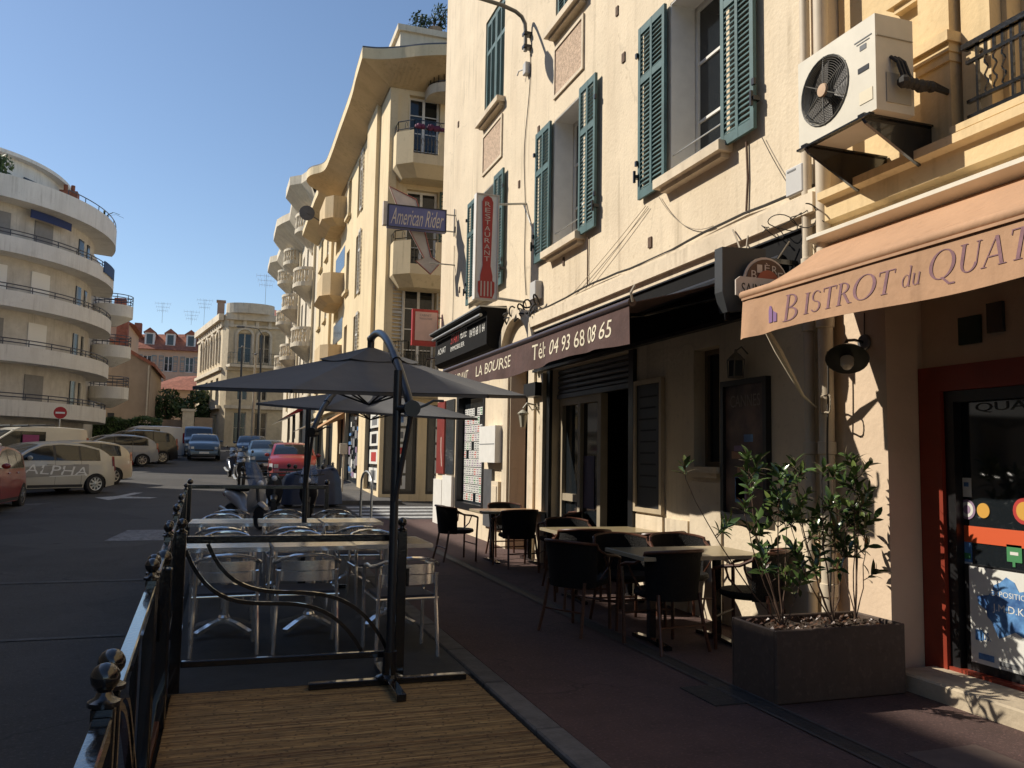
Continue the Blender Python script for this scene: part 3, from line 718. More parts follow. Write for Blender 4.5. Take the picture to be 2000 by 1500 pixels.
text(SF, 'L’EXPOSITION', 'paper', G_, 3.99, 4.33, .66, .695, C0+.0375, flip=True); text(SF, 'J.M.D.K', 'paper', G_, 4.05, 4.28, .55, .61, C0+.0375, flip=True); text(SF, '18.05.', 'blue_ink', G_, 4.30, 4.42, .36, .41, C0+.037, flip=True)
card('lower_band', mat('orange_collage', (.40, .09, .03), .5, var=.6, scale=12, col2=(.55, .36, .06)), 3.36, 4.58, .145, .205, C0, .004)
text(SF, 'QUATRE', mat('faint_glass_letter', (.05, .055, .055), .5), G_, 3.7, 4.40, 1.86, 1.93, C0+.002, flip=True)
mb = MB(); mb.bbox(4.37, -4, -.05, 4.80, 4.72, .115, .012); mb.build('door_step', 'stepstone', T)
# small plates under the awning
mb = MB(); G_.box(mb, 4.28, 4.46, 2.33, 2.52, .003, .02); mb.build('green_plate', mat('dark_green_plate', (.012, .03, .018), .6, var=.2), T)
mb = MB(); G_.box(mb, 4.10, 4.22, 2.38, 2.58, .003, .03); mb.build('meter_plate', 'glass2', T)
# ------------------------------------------------------------------ fittings on the near facades
T = thing('air_conditioner', 'cream air conditioning unit with round fan grille on the yellow wall', 'air conditioner', (4.05, 4.62, 3.80), world=True)
mb = MB()
AF = Face((3.90, 0, 0), (0, 1, 0), (-1, 0, 0))
# casing with a round opening in the front
ca, cb, rr_ = 4.735, 4.13, .235
n = 32; ring = [(ca+rr_*math.cos(2*math.pi*k/n), cb+rr_*math.sin(2*math.pi*k/n)) for k in range(n)]
a0, a1, b0, b1 = 4.24, 5.02, 3.80, 4.45
def edge(a, b):
    da, db = a-ca, b-cb; t = min([((a1-ca)/da if da > 0 else (a0-ca)/da) if abs(da) > 1e-6 else 9, ((b1-cb)/db if db > 0 else (b0-cb)/db) if abs(db) > 1e-6 else 9]); return (ca+da*t, cb+db*t)
outer = [edge(*p) for p in ring]
for k in range(n):
    k2 = (k+1) % n
    mb.quad(AF.p(*ring[k]), AF.p(*ring[k2]), AF.p(*outer[k2]), AF.p(*outer[k]))
    mb.quad(AF.p(*ring[k]), AF.p(*ring[k2]), AF.p(*ring[k2], -.06), AF.p(*ring[k], -.06))
for (sa, sb) in ((a0, b0), (a0, b1), (a1, b0), (a1, b1)):
    c_ = sorted(outer, key=lambda q: (q[0]-sa)**2+(q[1]-sb)**2)[:2]
    mb.add([AF.p(sa, sb), AF.p(*c_[0]), AF.p(*c_[1])], [(0, 1, 2)])
for (p, q) in (((a0, b0), (a1, b0)), ((a1, b0), (a1, b1)), ((a1, b1), (a0, b1)), ((a0, b1), (a0, b0))):
    mb.quad(AF.p(*p), AF.p(*q), AF.p(*q, -.31), AF.p(*p, -.31))
mb.quad(AF.p(a0, b0, -.31), AF.p(a1, b0, -.31), AF.p(a1, b1, -.31), AF.p(a0, b1, -.31))
CS = mb.build('casing', 'ac', T, fix=False)
mb = MB(); mb.prism([AF.p(*p, -.058) for p in ring], (0, 0, 0), (.002, 0, 0)); mb.build('fan_shroud', 'black_matte', T)
mb = MB()
for k in range(3):
    q0 = 2*math.pi*k/3+.4
    mb.grid(lambda u, v: AF.p(ca+(.05+.17*u)*math.cos(q0+v*1.3), cb+(.05+.17*u)*math.sin(q0+v*1.3), -.05+.03*v), 4, 5)
mb.build('fan', mat('fan_plastic', (.09, .08, .07), .5), T)
mb = MB()
for r in [.03+.0155*k for k in range(14)]:
    mb.tube([AF.p(ca+r*math.cos(2*math.pi*k/28), cb+r*math.sin(2*math.pi*k/28), .012) for k in range(28)], .0022, 4, closed=True)
mb.tube([AF.p(ca+.243*math.cos(2*math.pi*k/28), cb+.243*math.sin(2*math.pi*k/28), .006) for k in range(28)], .005, 6, closed=True)
for k in range(6):
    q = 2*math.pi*k/6+.52
    mb.tube([AF.p(ca, cb, .016), AF.p(ca+.15*math.cos(q), cb+.15*math.sin(q), .014), AF.p(ca+.25*math.cos(q), cb+.25*math.sin(q), .004)], .004, 5)
mb.build('grille', mat('grille_wire', (.13, .12, .10), .5), T)
mb = MB(); mb.lathe([(0, -.03), (.045, -.028), (.05, -.018), (.05, -.01)], 18, AF.p(ca, cb, 0), 'x'); mb.build('grille_cap', mat('rusty_cap', (.50, .33, .20), .6), T)
mb = MB(); AF.box(mb, 4.30, 4.40, 4.10, 4.135, .001, .004); mb.build('handle_slot', 'black', T)
mb = MB(); AF.box(mb, 4.27, 4.43, 4.32, 4.328, .001, .003); AF.box(mb, 4.29, 4.41, 4.30, 4.306, .001, .003); AF.box(mb, 4.32, 4.38, 4.25, 4.285, .001, .003); mb.build('emblem', 'grey_ink', T)
mb = MB(); AF.box(mb, 4.27, 4.39, 3.88, 3.965, .001, .004); mb.build('rating_label', 'letter_cream', T)
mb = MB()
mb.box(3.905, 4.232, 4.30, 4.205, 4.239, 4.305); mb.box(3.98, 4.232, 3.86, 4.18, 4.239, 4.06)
mb.build('service_panel', mat('panel_dull_cream', (.40, .37, .30), .6), T)  # side panel and seam strip, a duller cream than the casing
mb = MB()
for k in range(3): mb.tube([(4.02+k*.03, 4.236, 4.17), (4.03+k*.03, 4.19, 4.12), (4.05+k*.03, 4.17, 4.02), (4.10+k*.02, 4.16, 3.99), (4.30, 4.17, 3.97+k*.02), (4.59, 4.20, 3.96)], .012, 7)
for k in range(6): mb.ball((4.06+.045*k, 4.17, 3.97+.02*random.random()), .035+.012*random.random(), 8)
mb.build('hoses', 'cable', T)
mb = MB()
for y in (4.34, 4.92):
    mb.prism([(3.86, y, 3.785), (4.598, y, 3.785), (4.598, y, 3.42), (4.50, y, 3.42), (3.9, y, 3.74)], (0, -.012, 0), (0, .012, 0))
    mb.box(3.86, y-.03, 3.785, 4.59, y+.03, 3.799)
mb.box(3.86, 4.26, 3.77, 3.90, 5.0, 3.784)
mb.build('bracket', 'iron', T)

# rainwater pipes where the buildings meet
for i, (y, x, r, lab) in enumerate(((5.55, 4.38, .042, 'slim cream rainwater pipe, left of the pair between the buildings'), (5.34, 4.37, .058, 'thick cream rainwater pipe, right of the pair between the buildings'))):
    T = thing('rainwater_pipe', lab, 'pipe', (x, y, 0), group='rainwater pipes', world=True)
    mb = MB(); mb.cyl((x, y, .02), (x, y, 13), r, n=14); mb.build('pipe', 'pipe', T, smooth=True)
    for z in (.55, 1.62, 2.6, 3.1, 4.4, 5.6, 7.5):
        mb = MB(); mb.lathe([(r+.002, -.05), (r+.012, -.045), (r+.012, .045), (r+.002, .05)], 14, (x, y, z)); mb.build('collar', 'pipe', T, smooth=True)
T = thing('junction_box', 'grey white telecom box beside the pipes under the air conditioner', 'box', (4.4, 5.62, 3.72), world=True)
mb = MB(); mb.bbox(4.33, 5.54, 3.70, 4.448, 5.76, 3.94, .01); jb = mb.build('casing', mat('grey_white_plastic', (.50, .49, .47), .6, var=.06), T)
mb = MB(); mb.box(4.327, 5.62, 3.90, 4.33, 5.73, 3.915); mb.build('print', 'grey_ink', T)
T = thing('meter_cabinet', 'small grey cabinet on the wall left of the restaurant cornice', 'box', (4.4, 11.9, 4.0), world=True)
mb = MB(); mb.bbox(4.33, 11.78, 3.92, 4.449, 12.02, 4.2, .01); mb.build('casing', mat('grey_white_plastic', (.5, .49, .47), .6), T)

# cables along the cornice and down the facade
def cable(label, pts, r=.008, m='cable', name='cable'):
    return tag(MB().tube(pts, r, 5).build(name, m), label, 'cable', 'cables on the facade')
def sag(p, q, d, n=10): return [(lerp(p[0], q[0], t/n), lerp(p[1], q[1], t/n), lerp(p[2], q[2], t/n)-4*d*(t/n)*(1-t/n)) for t in range(n+1)]
random.seed(3)
run = [(4.42-.01*random.random(), y, 3.755+.02*math.sin(y*2.1)+.012*random.random()) for y in [5.5+.33*k for k in range(21)]]
cable('thick black cable running along the top of the restaurant cornice', run, .014)
run2 = [(4.40, y, 3.715+.018*math.sin(y*3.3)) for y in [7.6+.35*k for k in range(13)]]
cable('thin pale cable hanging below the black one on the cornice', run2, .006, 'cable_pale')
cable('wavy thin wire dropping from the street lamp bracket to the lower sign bracket', [(4.435, 12.55+.10*math.sin(z*1.3)+.05*math.sin(z*3.1), z) for z in [8.1-.25*k for k in range(17)]], .007)
cable('straight thin wire sloping from the large window sill down to the cornice', sag((4.42, 8.4, 4.4), (4.42, 10.6, 3.75), .02), .004, 'cable_pale')
cable('second sloping wire just below it, from window sill to cornice', sag((4.42, 8.35, 4.38), (4.42, 10.1, 3.75), .02), .004, 'cable_pale')
cable('sagging loop of wire below the left shutter of the large window', sag((4.42, 8.1, 4.42), (4.42, 7.0, 3.80), .16), .005, 'cable_pale')
cable('vertical wire below the right corner of the large window', [(4.43, 6.45, 4.45), (4.435, 6.44, 4.1), (4.43, 6.46, 3.8)], .012, 'bark')
cable('vertical wire below the middle window', [(4.43, 10.05, 4.45), (4.435, 10.06, 4.1), (4.43, 10.05, 3.8)], .010, 'bark')
cable('thin slanting wire above the junction box', sag((4.42, 6.2, 4.4), (4.41, 5.75, 3.75), .02), .004)
cable('thin wire down the far left edge of the cream facade', [(4.43, 17.1+.03*math.sin(z), z) for z in [6.0-.3*k for k in range(11)]], .006)
pts = []
for k in range(105):
    t = k/104; pts.append((4.34+.06*math.sin(k*.55), lerp(13.3, 11.7, t)+.07*math.sin(k*.42), 3.82+.10*math.sin(k*.27)+.05*math.sin(k*.7)))
cable('tangle of cables over the arched doorway', pts, .014)
pts = [(4.27+.09*math.sin(k*.38), lerp(6.0, 5.25, k/90)+.05*math.sin(k*.31), 3.46+.07*math.sin(k*.26)+.02*math.sin(k*.62)) for k in range(91)]
cable('tangle of wires at the pipes above the bistro awning', pts, .0045)
cable('white looped flex hanging at the end of the black fascia', [(4.3, 6.25, 3.5), (4.2, 6.15, 3.25), (4.22, 6.05, 3.05), (4.28, 5.9, 3.12), (4.32, 5.7, 3.32)], .008, 'cable_pale')
cable('pale flex drooping from the cornice corner', sag((4.31, 6.5, 3.62), (4.2, 6.15, 3.2), -.02), .009, 'cable_pale')
pts = [(4.30, 5.24+.012*math.sin(z*5), z) for z in [2.35-.15*k for k in range(13)]]
cable('grey flex hanging down the wall right of the thick pipe', pts, .008)
cable('coil of flex tied to the thick pipe', [(4.28+.07*math.cos(q)*.4, 5.24+.09*math.cos(q), 1.95+.08*math.sin(q)+.02*math.sin(3*q)) for q in [k*.5 for k in range(28)]], .006, 'cable_pale')

# street lamp on the facade
T = thing('street_lamp', 'wall mounted street lamp with curved arm high on the cream facade', 'street lamp', (4.45, 12.5, 8.2), world=True)
arm = [(4.36, 12.5, 8.15), (4.36, 12.5, 8.45), (4.35, 12.5, 8.62), (4.29, 12.5, 8.73), (4.18, 12.5, 8.80), (3.95, 12.5, 8.86), (3.6, 12.5, 8.90), (3.15, 12.5, 8.93)]
MB().tube(arm, .032, 10).build('arm', mat('lamp_grey', (.16, .15, .13), .5, metal=.4, var=.15), T, smooth=True)
for z in (8.2, 8.42): mb = MB(); mb.box(4.32, 12.44, z, 4.449, 12.56, z+.05); mb.build('clamp', 'black', T)
def head(u, v):
    t = u; w_ = .17*math.sin(math.pi*min(1, .12+t*.85))**.7; q = math.pi*2*v
    return (3.2-t*.62, 12.5+w_*math.cos(q), 8.93+.085*math.sin(q)*(1-.4*t)-.01)
mb = MB(); mb.grid(head, 8, 12); mb.build('lamp_head', mat('lamp_shell', (.22, .21, .19), .5), T, smooth=True)
T = thing('lamp_junction', 'small grey insulator box below the street lamp bracket', 'box', (4.42, 12.55, 7.9), world=True)
mb = MB(); mb.bbox(4.36, 12.48, 7.78, 4.449, 12.62, 7.98, .01); mb.tube([(4.38, 12.62, 7.9), (4.34, 12.75, 7.92), (4.33, 12.8, 7.86)], .012, 6); mb.build('casing', mat('grey_white_plastic', (.5, .49, .47), .6), T)

# wall lamp on the bistro pillar
T = thing('wall_lamp', 'black enamel wall lamp with frosted bulb on the bistro pillar', 'lamp', (4.45, 5.0, 2.4), world=True)
MB().lathe([(0, -.03), (.055, -.026), (.06, -.01), (.06, -.002)], 18, (4.45, 5.0, 2.40), 'x').build('rose', 'grey_plate', T, smooth=True)
MB().tube([(4.42, 5.0, 2.40), (4.34, 4.99, 2.41), (4.27, 4.985, 2.40), (4.22, 4.965, 2.345)], .012, 8).build('arm', 'iron', T, smooth=True)
mb = MB(); L0 = Vector((4.20, 4.905, 2.27))
mb.lathe([(.148, -.03), (.15, -.024), (.12, .015), (.075, .05), (.045, .075), (.04, .10), (.0, .105)], 24, (0, 0, 0)); mb.lathe([(.146, -.03), (.118, .012), (.073, .046), (.04, .06)], 24)
rot = Vector((0, 0, -1)).rotation_difference(Vector((-.42, -.46, -.78))).to_matrix().to_4x4()
mb.v = [tuple(L0+rot @ Vector(v)) for v in mb.v]; mb.build('shade', 'black', T, smooth=True)
mb = MB(); mb.lathe([(0, -.115), (.03, -.108), (.045, -.08), (.047, -.02), (.042, .04)], 18); mb.v = [tuple(L0+rot @ Vector(v)) for v in mb.v]; mb.build('globe', 'lampglass', T, smooth=True)
MB().tube([(4.44, 5.0, 2.46), (4.445, 5.0, 2.62)], .004, 5).build('flex', 'cable', T)
# lantern painted white by the poster case
T = thing('wall_lantern', 'small grey lantern on the wall above the poster case', 'lamp', (4.42, 6.5, 2.3), world=True)
mb = MB()
for (p, q) in (((-.06, .0), (-.045, -.16)), ((.06, 0), (.045, -.16))):
    for x in (4.27, 4.37): mb.tube([(x, 6.48+p[0], 2.42+p[1]), (x, 6.48+q[0], 2.42+q[1])], .006, 5)
for z, d in ((2.42, .06), (2.26, .045)): mb.tube([(4.27, 6.48-d, z), (4.27, 6.48+d, z), (4.37, 6.48+d, z), (4.37, 6.48-d, z)], .007, 5, closed=True)
mb.lathe([(.075, 0), (.05, .03), (.015, .06), (.01, .09)], 8, (4.32, 6.48, 2.425)); mb.tube([(4.32, 6.48, 2.5), (4.38, 6.48, 2.54), (4.447, 6.48, 2.48)], .008, 6)
mb.build('frame', mat('lantern_grey', (.17, .15, .12), .6), T)
mb = MB().box(4.28, 6.43, 2.27, 4.36, 6.53, 2.41); mb.build('glass', 'glass2', T)
# ornate lamp by the restaurant door
T = thing('door_lantern', 'ornate pale wall lantern beside the restaurant entrance', 'lamp', (4.42, 11.75, 2.2), world=True)
mb = MB()
mb.tube([(4.44, 11.75, 2.15), (4.34, 11.75, 2.3), (4.22, 11.75, 2.32), (4.16, 11.75, 2.24)], .014, 7); mb.tube([(4.44, 11.75, 2.3), (4.3, 11.75, 2.22), (4.24, 11.75, 2.3)], .01, 6)
mb.lathe([(.02, .0), (.085, -.05), (.08, -.07)], 12, (4.16, 11.75, 2.22)); mb.lathe([(.04, -.26), (.07, -.08)], 8, (4.16, 11.75, 2.22))
mb.build('bracket', mat('lantern_pale', (.42, .40, .32), .5), T)
MB().lathe([(.0, -.25), (.038, -.24), (.066, -.085)], 8, (4.16, 11.75, 2.22)).build('glass', 'lampglass', T)

# ------------------------------------------------------------------ awnings
random.seed(5)
T = thing('restaurant_awning', 'dark brown restaurant awning with white lettering on its valance', 'awning', (4.4, 8.8, 3.3), world=True)
y0, y1 = 5.85, 11.75
def canopy(u, v): return (lerp(4.37, 2.97, v), lerp(y0, y1, u), lerp(3.19, 2.735, v)-.03*math.sin(math.pi*v)*(1+.15*math.sin(u*22)))
MB().shell(canopy, 30, 8, (0, 0, -.006)).build('canopy', 'canvas_brown', T, smooth=True)
MB().cyl((2.95, y0-.02, 2.73), (2.95, y1, 2.73), .035, n=12).build('front_bar', mat('brown_enamel', (.05, .03, .028), .35, metal=.3), T, smooth=True)
def val(u, v):
    y = lerp(y0, y1, u); b = .012*math.sin(y*6.2)+.008*math.sin(y*11)
    return (2.935-b*v*1.6, y, 2.70-.285*v+(.022*math.sin(y*1.9+.8)*v))
MB().shell(val, 60, 5, (.004, 0, 0)).build('valance', 'canvas_brown', T, smooth=True)
VF = Face((2.93, 0, 0), (0, 1, 0), (-1, 0, 0))
def cv1(a, b):
    return -.005+(.012*math.sin(a*6.2)+.008*math.sin(a*11))*(2.70-b)/.285*1.6+.0035
text(T, 'Tél:', 'letter_cream', VF, 7.66, 8.04, 2.50, 2.655, 0, conf=cv1, shear=.15, flip=True)
text(T, '04 93 68 08 65', 'letter_cream', VF, 6.16, 7.52, 2.50, 2.645, 0, conf=cv1, shear=.15, flip=True)
text(T, 'LA BOURSE', 'letter_cream', VF, 8.72, 10.12, 2.51, 2.64, 0, conf=cv1, shear=.15, flip=True)
text(T, 'RESTAURANT', 'letter_cream', VF, 10.4, 11.68, 2.51, 2.63, 0, conf=cv1, shear=.15, flip=True)
for y in (6.6, 11.0):
    MB().tube([(4.39, y, 3.05), (3.7, y+.45, 2.88), (2.97, y, 2.72)], .022, 8).build('folding_arm', 'iron', T)
MB().tube([(2.95, y0-.03, 2.73), (2.93, y0-.04, 2.80), (2.96, y0-.05, 2.86)], .012, 6).build('end_hook', 'cable_pale', T)
mb = MB(); mb.cyl((4.355, y0, 3.20), (4.355, y1, 3.20), .05, n=10); mb.build('roller', 'black', T)

T = thing('side_screen', 'dark grey metal blade panel standing out at the end of the brown awning', 'panel', (4.3, 5.7, 3.2), world=True)
mb = MB(); mb.prism([(4.06, 5.70, 3.22), (3.655, 5.70, 3.20), (3.655, 5.70, 2.84), (3.70, 5.70, 2.68), (4.06, 5.70, 2.74)], (0, -.04, 0), (0, .07, 0)); mb.build('panel', mat('charcoal_sheet', (.035, .037, .04), .5), T)
mb = MB(); mb.box(4.06, 5.69, 3.12, 4.449, 5.73, 3.16); mb.build('bracket', 'iron', T)
mb = MB(); mb.box(3.70, 5.69, 2.62, 3.74, 5.71, 2.70); mb.build('hook', 'iron', T)

T = thing('beer_sign', 'round beer sign with cream ribbon hanging below the fascia', 'sign', (4.0, 6.0, 3.0), world=True)
BS = Face((4.01, 5.60, 2.92), (1, 0, 0), (0, -1, 0))
def bdisc(r, m, c, name, n=28, a=0, b=0):
    mb = MB(); mb.prism([BS.p(a+r*math.cos(2*math.pi*k/n), b+r*math.sin(2*math.pi*k/n), c) for k in range(n)], (0, 0, 0), (0, -.012, 0)); return mb.build(name, m, T)
bdisc(.21, 'pinkwhite', .0, 'rim'); bdisc(.19, mat('brown_enamel2', (.10, .05, .03), .5), .013, 'ring'); bdisc(.10, mat('brick_enamel', (.38, .10, .05), .5), .026, 'centre')
for k, ch in enumerate('BIÈRE'):
    q = R(148-k*29); f = Face(BS.p(.145*math.cos(q), .145*math.sin(q)-.02, .0264), (1, 0, 0), (0, -1, 0))
    text(T, ch, 'pinkwhite', f, -.024, .024, -.03, .035, .002)
mb = MB(); mb.prism([BS.p(a, b, .03) for a, b in ((-.30, .0), (-.26, .03), (.26, .03), (.30, .0), (.28, -.13), (.2, -.15), (-.2, -.15), (-.30, -.12))], (0, 0, 0), (0, -.014, 0)); mb.build('ribbon', 'pinkwhite', T)
text(T, 'SAINT OMER', 'black', BS, -.25, .25, -.11, -.02, .046)
mb = MB(); mb.prism([BS.p(a, b, .0) for a, b in ((-.16, -.15), (.16, -.15), (.12, -.22), (-.14, -.22))], (0, 0, 0), (0, -.02, 0)); mb.build('lower_tab', mat('brick_enamel', (.38, .1, .05), .5), T)
mb = MB(); mb.box(4.16, 5.601, 2.91, 4.445, 5.62, 2.93); mb.build('bracket', 'iron', T)

T = thing('bistro_awning', 'tan bistro awning with mauve lettering on its valance', 'awning', (4.4, 3.5, 3.0), world=True)
y0, y1 = -1.5, 5.34
def can2(u, v): return (lerp(4.40, 3.66, v), lerp(y0, y1, u), lerp(3.22, 2.76, v)-.03*math.sin(math.pi*v)+.004*math.sin(u*60)*v)
MB().shell(can2, 40, 8, (0, 0, -.006)).build('canopy', 'canvas_tan', T, smooth=True)
mb = MB(); mb.prism([(4.446, 0, 3.16), (4.446, 0, 3.30), (4.30, 0, 3.295), (4.25, 0, 3.27), (4.25, 0, 3.245), (4.38, 0, 3.20)], (0, y0, 0), (0, y1+.06, 0)); mb.build('cassette', 'ac', T)
MB().cyl((3.645, y0, 2.75), (3.645, y1+.03, 2.75), .034, n=12).build('front_bar', 'canvas_tan', T, smooth=True)
def val2(u, v):
    y = lerp(y0, y1, u); e = max(0, (y-4.7)/.7)
    b = .006*math.sin(y*5.1)+e*e*.035*math.sin(y*17)
    return (3.625-b*v*1.5, y, 2.725-.30*v+.014*math.sin(y*2.6+2)*v-.015*e*v)
MB().shell(val2, 110, 6, (.004, 0, 0)).build('valance', 'canvas_tan', T, smooth=True)
MB().box(3.612, y0, 2.705, 3.632, y1, 2.722).build('valance_keder', 'canvas_tan', T)
MB().tube([(3.66, 5.33, 2.74), (3.95, 5.36, 2.35), (4.2, 5.40, 2.02), (4.33, 5.4, 1.93)], [.006, .03, .012, .006], 6).build('pull_cord', 'letter_cream', T)
# serif lettering drawn stroke by stroke
def serif(ch):
    """polygons in a unit box (height 1), returns (list of polys, width)"""
    P = []; hb = .03
    def bar(x0, x1, y0_, y1_): P.append([(x0, y0_), (x1, y0_), (x1, y1_), (x0, y1_)])
    def stem(x, w_, y0_=0, y1_=1, s0=True, s1=True):
        bar(x-w_/2, x+w_/2, y0_, y1_)
        if s0: bar(x-w_/2-.07, x+w_/2+.07, y0_-.0, y0_+hb)
        if s1: bar(x-w_/2-.07, x+w_/2+.07, y1_-hb, y1_)
    def diag(x0, y0_, x1, y1_, w_): P.append([(x0-w_/2, y0_), (x0+w_/2, y0_), (x1+w_/2, y1_), (x1-w_/2, y1_)])
    def arc(cx, cy, rx, ry, tx, ty, q0, q1, n=18):
        for k in range(n):
            a, b = R(lerp(q0, q1, k/n)), R(lerp(q0, q1, (k+1)/n))
            P.append([(cx+rx*math.cos(a), cy+ry*math.sin(a)), (cx+rx*math.cos(b), cy+ry*math.sin(b)), (cx+(rx-tx)*math.cos(b), cy+(ry-ty)*math.sin(b)), (cx+(rx-tx)*math.cos(a), cy+(ry-ty)*math.sin(a))])
    if ch == 'B':
        stem(.14, .10); arc(.2, .75, .32, .25, .09, .035, -90, 90); arc(.2, .26, .4, .26, .1, .035, -90, 90); return P, .66
    if ch == 'I': stem(.16, .11); return P, .32
    if ch == 'S':
        arc(.27, .745, .21, .255, .07, .035, 30, 270, 16); arc(.27, .255, .23, .255, .08, .035, -150, 90, 16); return P, .56
    if ch == 'T':
        stem(.32, .11, s1=False); bar(.02, .62, .96, 1); bar(.02, .05, .82, 1); bar(.59, .62, .82, 1); return P, .66
    if ch == 'R':
        stem(.15, .11); arc(.2, .745, .32, .255, .09, .035, -90, 90); diag(.60, 0, .32, .5, .11); bar(.54, .72, 0, hb); return P, .72
    if ch == 'O': arc(.42, .5, .42, .51, .12, .03, 0, 360, 30); return P, .88
    if ch == 'Q': arc(.44, .5, .44, .52, .12, .03, 0, 360, 32); diag(.78, -.25, .48, .05, .10); bar(.78, .95, -.26, -.2); return P, .95
    if ch == 'U':
        stem(.16, .11, .3, 1, s0=False); stem(.64, .04, .3, 1, s0=False); arc(.39, .3, .27, .31, .09, .04, 180, 360, 18); return P, .80
    if ch == 'A':
        diag(.08, 0, .36, 1, .035); diag(.66, 0, .38, 1, .11); bar(.2, .54, .32, .36); bar(0, .18, 0, hb); bar(.54, .8, 0, hb); return P, .80
    if ch == 'd': arc(.24, .27, .22, .28, .07, .025, 0, 360, 22); stem(.44, .075, 0, .92, s0=False, s1=False); bar(.44, .54, 0, hb); bar(.34, .44, .89, .92); return P, .56
    if ch == 'u': stem(.13, .075, .15, .55, s0=False, s1=False); stem(.43, .075, 0, .55, s0=False, s1=False); arc(.28, .17, .18, .18, .07, .03, 180, 360, 12); bar(.04, .13, .52, .55); bar(.43, .53, 0, hb); return P, .58
    return P, .3
AW = Face((3.62, 0, 0), (0, 1, 0), (-1, 0, 0))
def cv2(a, b):
    e = max(0, (a-4.7)/.7); return -.005+(.006*math.sin(a*5.1)+e*e*.035*math.sin(a*17))*(2.725-b)/.30*1.5+.0035
def serif_text(s_, a_start, a_end, b0, hts, name):
    tot = sum(serif(c)[1]*h for c, h in zip(s_, hts)); mb = MB(); x = 0
    sc = (a_start-a_end)/tot
    for c, h in zip(s_, hts):
        polys, wd = serif(c); ky = .125*h
        for po in polys:
            mb.add([AW.p(a_start-(x+px*h)*sc-.05*(py-.5)*h*.6, b0+py*ky, cv2(a_start-(x+px*h)*sc-.05*(py-.5)*h*.6, b0+py*ky)) for px, py in po], [tuple(range(len(po)))])
        x += wd*h
    # lean
    return mb.build(name, 'letter_mauve', T, fix=False)
serif_text('B', 4.85, 4.685, 2.475, [1.45], 'lettering'); serif_text('ISTROT', 4.645, 3.82, 2.495, [1.1, 1.1, 1.1, 1.1, 1.2, 1.1], 'lettering')
serif_text('du', 3.765, 3.625, 2.51, [1.0, 1.0], 'lettering')
serif_text('QUATR', 3.575, 2.80, 2.51, [1.22, 1.2, 1.2, 1.25, 1.2], 'lettering')
mb = MB()   # little bottle-and-glass emblem before the name
for po in (((5.02, 2.49), (4.975, 2.49), (4.975, 2.58), (4.988, 2.61), (5.007, 2.61), (5.02, 2.58)), ((4.965, 2.49), (4.925, 2.49), (4.925, 2.55), (4.965, 2.57))):
    mb.add([AW.p(a, b, cv2(a, b)+.001) for a, b in po], [tuple(range(len(po)))])
mb.build('emblem', mat('mauve_emblem', (.22, .12, .25), .8), T, fix=False)

# ------------------------------------------------------------------ projecting signs
T = thing('restaurant_sign', 'red vertical RESTAURANT sign with a fork shape on a white box', 'sign', (4.45, 12.5, 4.8), world=True)
SG = Face((3.58, 12.5, 0), (1, 0, 0), (0, -1, 0))
mb = MB(); SG.box(mb, 0, .38, 3.98, 5.68, -.12, .0); mb.build('box', 'white', T)
pl = [(.10, 5.55), (.13, 5.62), (.19, 5.65), (.25, 5.62), (.28, 5.55), (.255, 4.52), (.29, 4.36), (.29, 4.28), (.325, 4.26), (.325, 4.1), (.29, 4.0), (.09, 4.0), (.055, 4.1), (.055, 4.26), (.09, 4.28), (.09, 4.36), (.125, 4.52)]
mb = MB(); mb.prism([SG.p(a, b, .002) for a, b in pl], (0, 0, 0), (0, -.012, 0)); mb.build('fork_panel', 'red_sign', T)
for k in range(4):
    mb = MB(); SG.box(mb, .095+k*.055, .115+k*.055, 4.03, 4.27, .015, .018); mb.build('fork_tine', 'pinkwhite', T)
mb = MB()
for s_ in (0, .38-.02): SG.box(mb, s_, s_+.02, 3.98, 5.68, .001, .02)
SG.box(mb, .02, .36, 3.98, 4.0, .001, .02); SG.box(mb, .02, .36, 5.66, 5.68, .001, .02); mb.build('edge_trim', 'pinkwhite', T)
for k, ch in enumerate('RESTAURANT'):
    z = 5.475-k*.098; text(T, ch, 'pinkwhite', SG, .145, .235, z, z+.075, .016)
mb = MB(); mb.cyl((3.94, 12.56, 5.55), (4.45, 12.56, 5.62), .018); mb.cyl((3.94, 12.56, 4.03), (4.45, 12.56, 4.0), .022); mb.cyl((4.40, 12.56, 5.6), (4.45, 12.2, 5.05), .012); mb.build('bracket', 'galv', T)

T = thing('script_sign', 'slate blue script sign with a big faded arrow on the corner', 'sign', (4.45, 17.0, 6.3), world=True)
AS = Face((0, 17.0, 0), (1, 0, 0), (0, -1, 0))
mb = MB(); AS.box(mb, 2.97, 4.22, 6.24, 6.73, -.14, 0); mb.build('box', 'blue_sign', T)
mb = MB()
for (a0, a1, b0, b1) in ((2.97, 4.22, 6.71, 6.73), (2.97, 4.22, 6.24, 6.26), (2.97, 2.99, 6.26, 6.71), (4.2, 4.22, 6.26, 6.71)): AS.box(mb, a0, a1, b0, b1, .001, .015)
mb.build('edge_trim', 'black', T)
mb = MB(); AS.box(mb, 2.88, 2.96, 6.28, 6.78, -.14, -.01); mb.build('side_plate', 'pinkwhite', T)
text(T, 'American Rider', 'pinkwhite', AS, 3.03, 4.16, 6.31, 6.66, .004, shear=.45)
ar = [(3.02, 7.16), (3.60, 6.94), (3.66, 6.76), (3.95, 5.74), (4.16, 5.62), (3.95, 5.36), (3.62, 5.62), (3.80, 5.70), (3.22, 6.70)]
mb = MB(); mb.prism([AS.p(a, b, -.20) for a, b in ar], (0, 0, 0), (0, .05, 0)); mb.build('arrow', 'pinkwhite', T)
mb = MB(); mb.tube([AS.p(a, b, -.19) for a, b in ar], .013, 6, closed=True); mb.build('neon_edge', 'red_edge', T)
mb = MB()
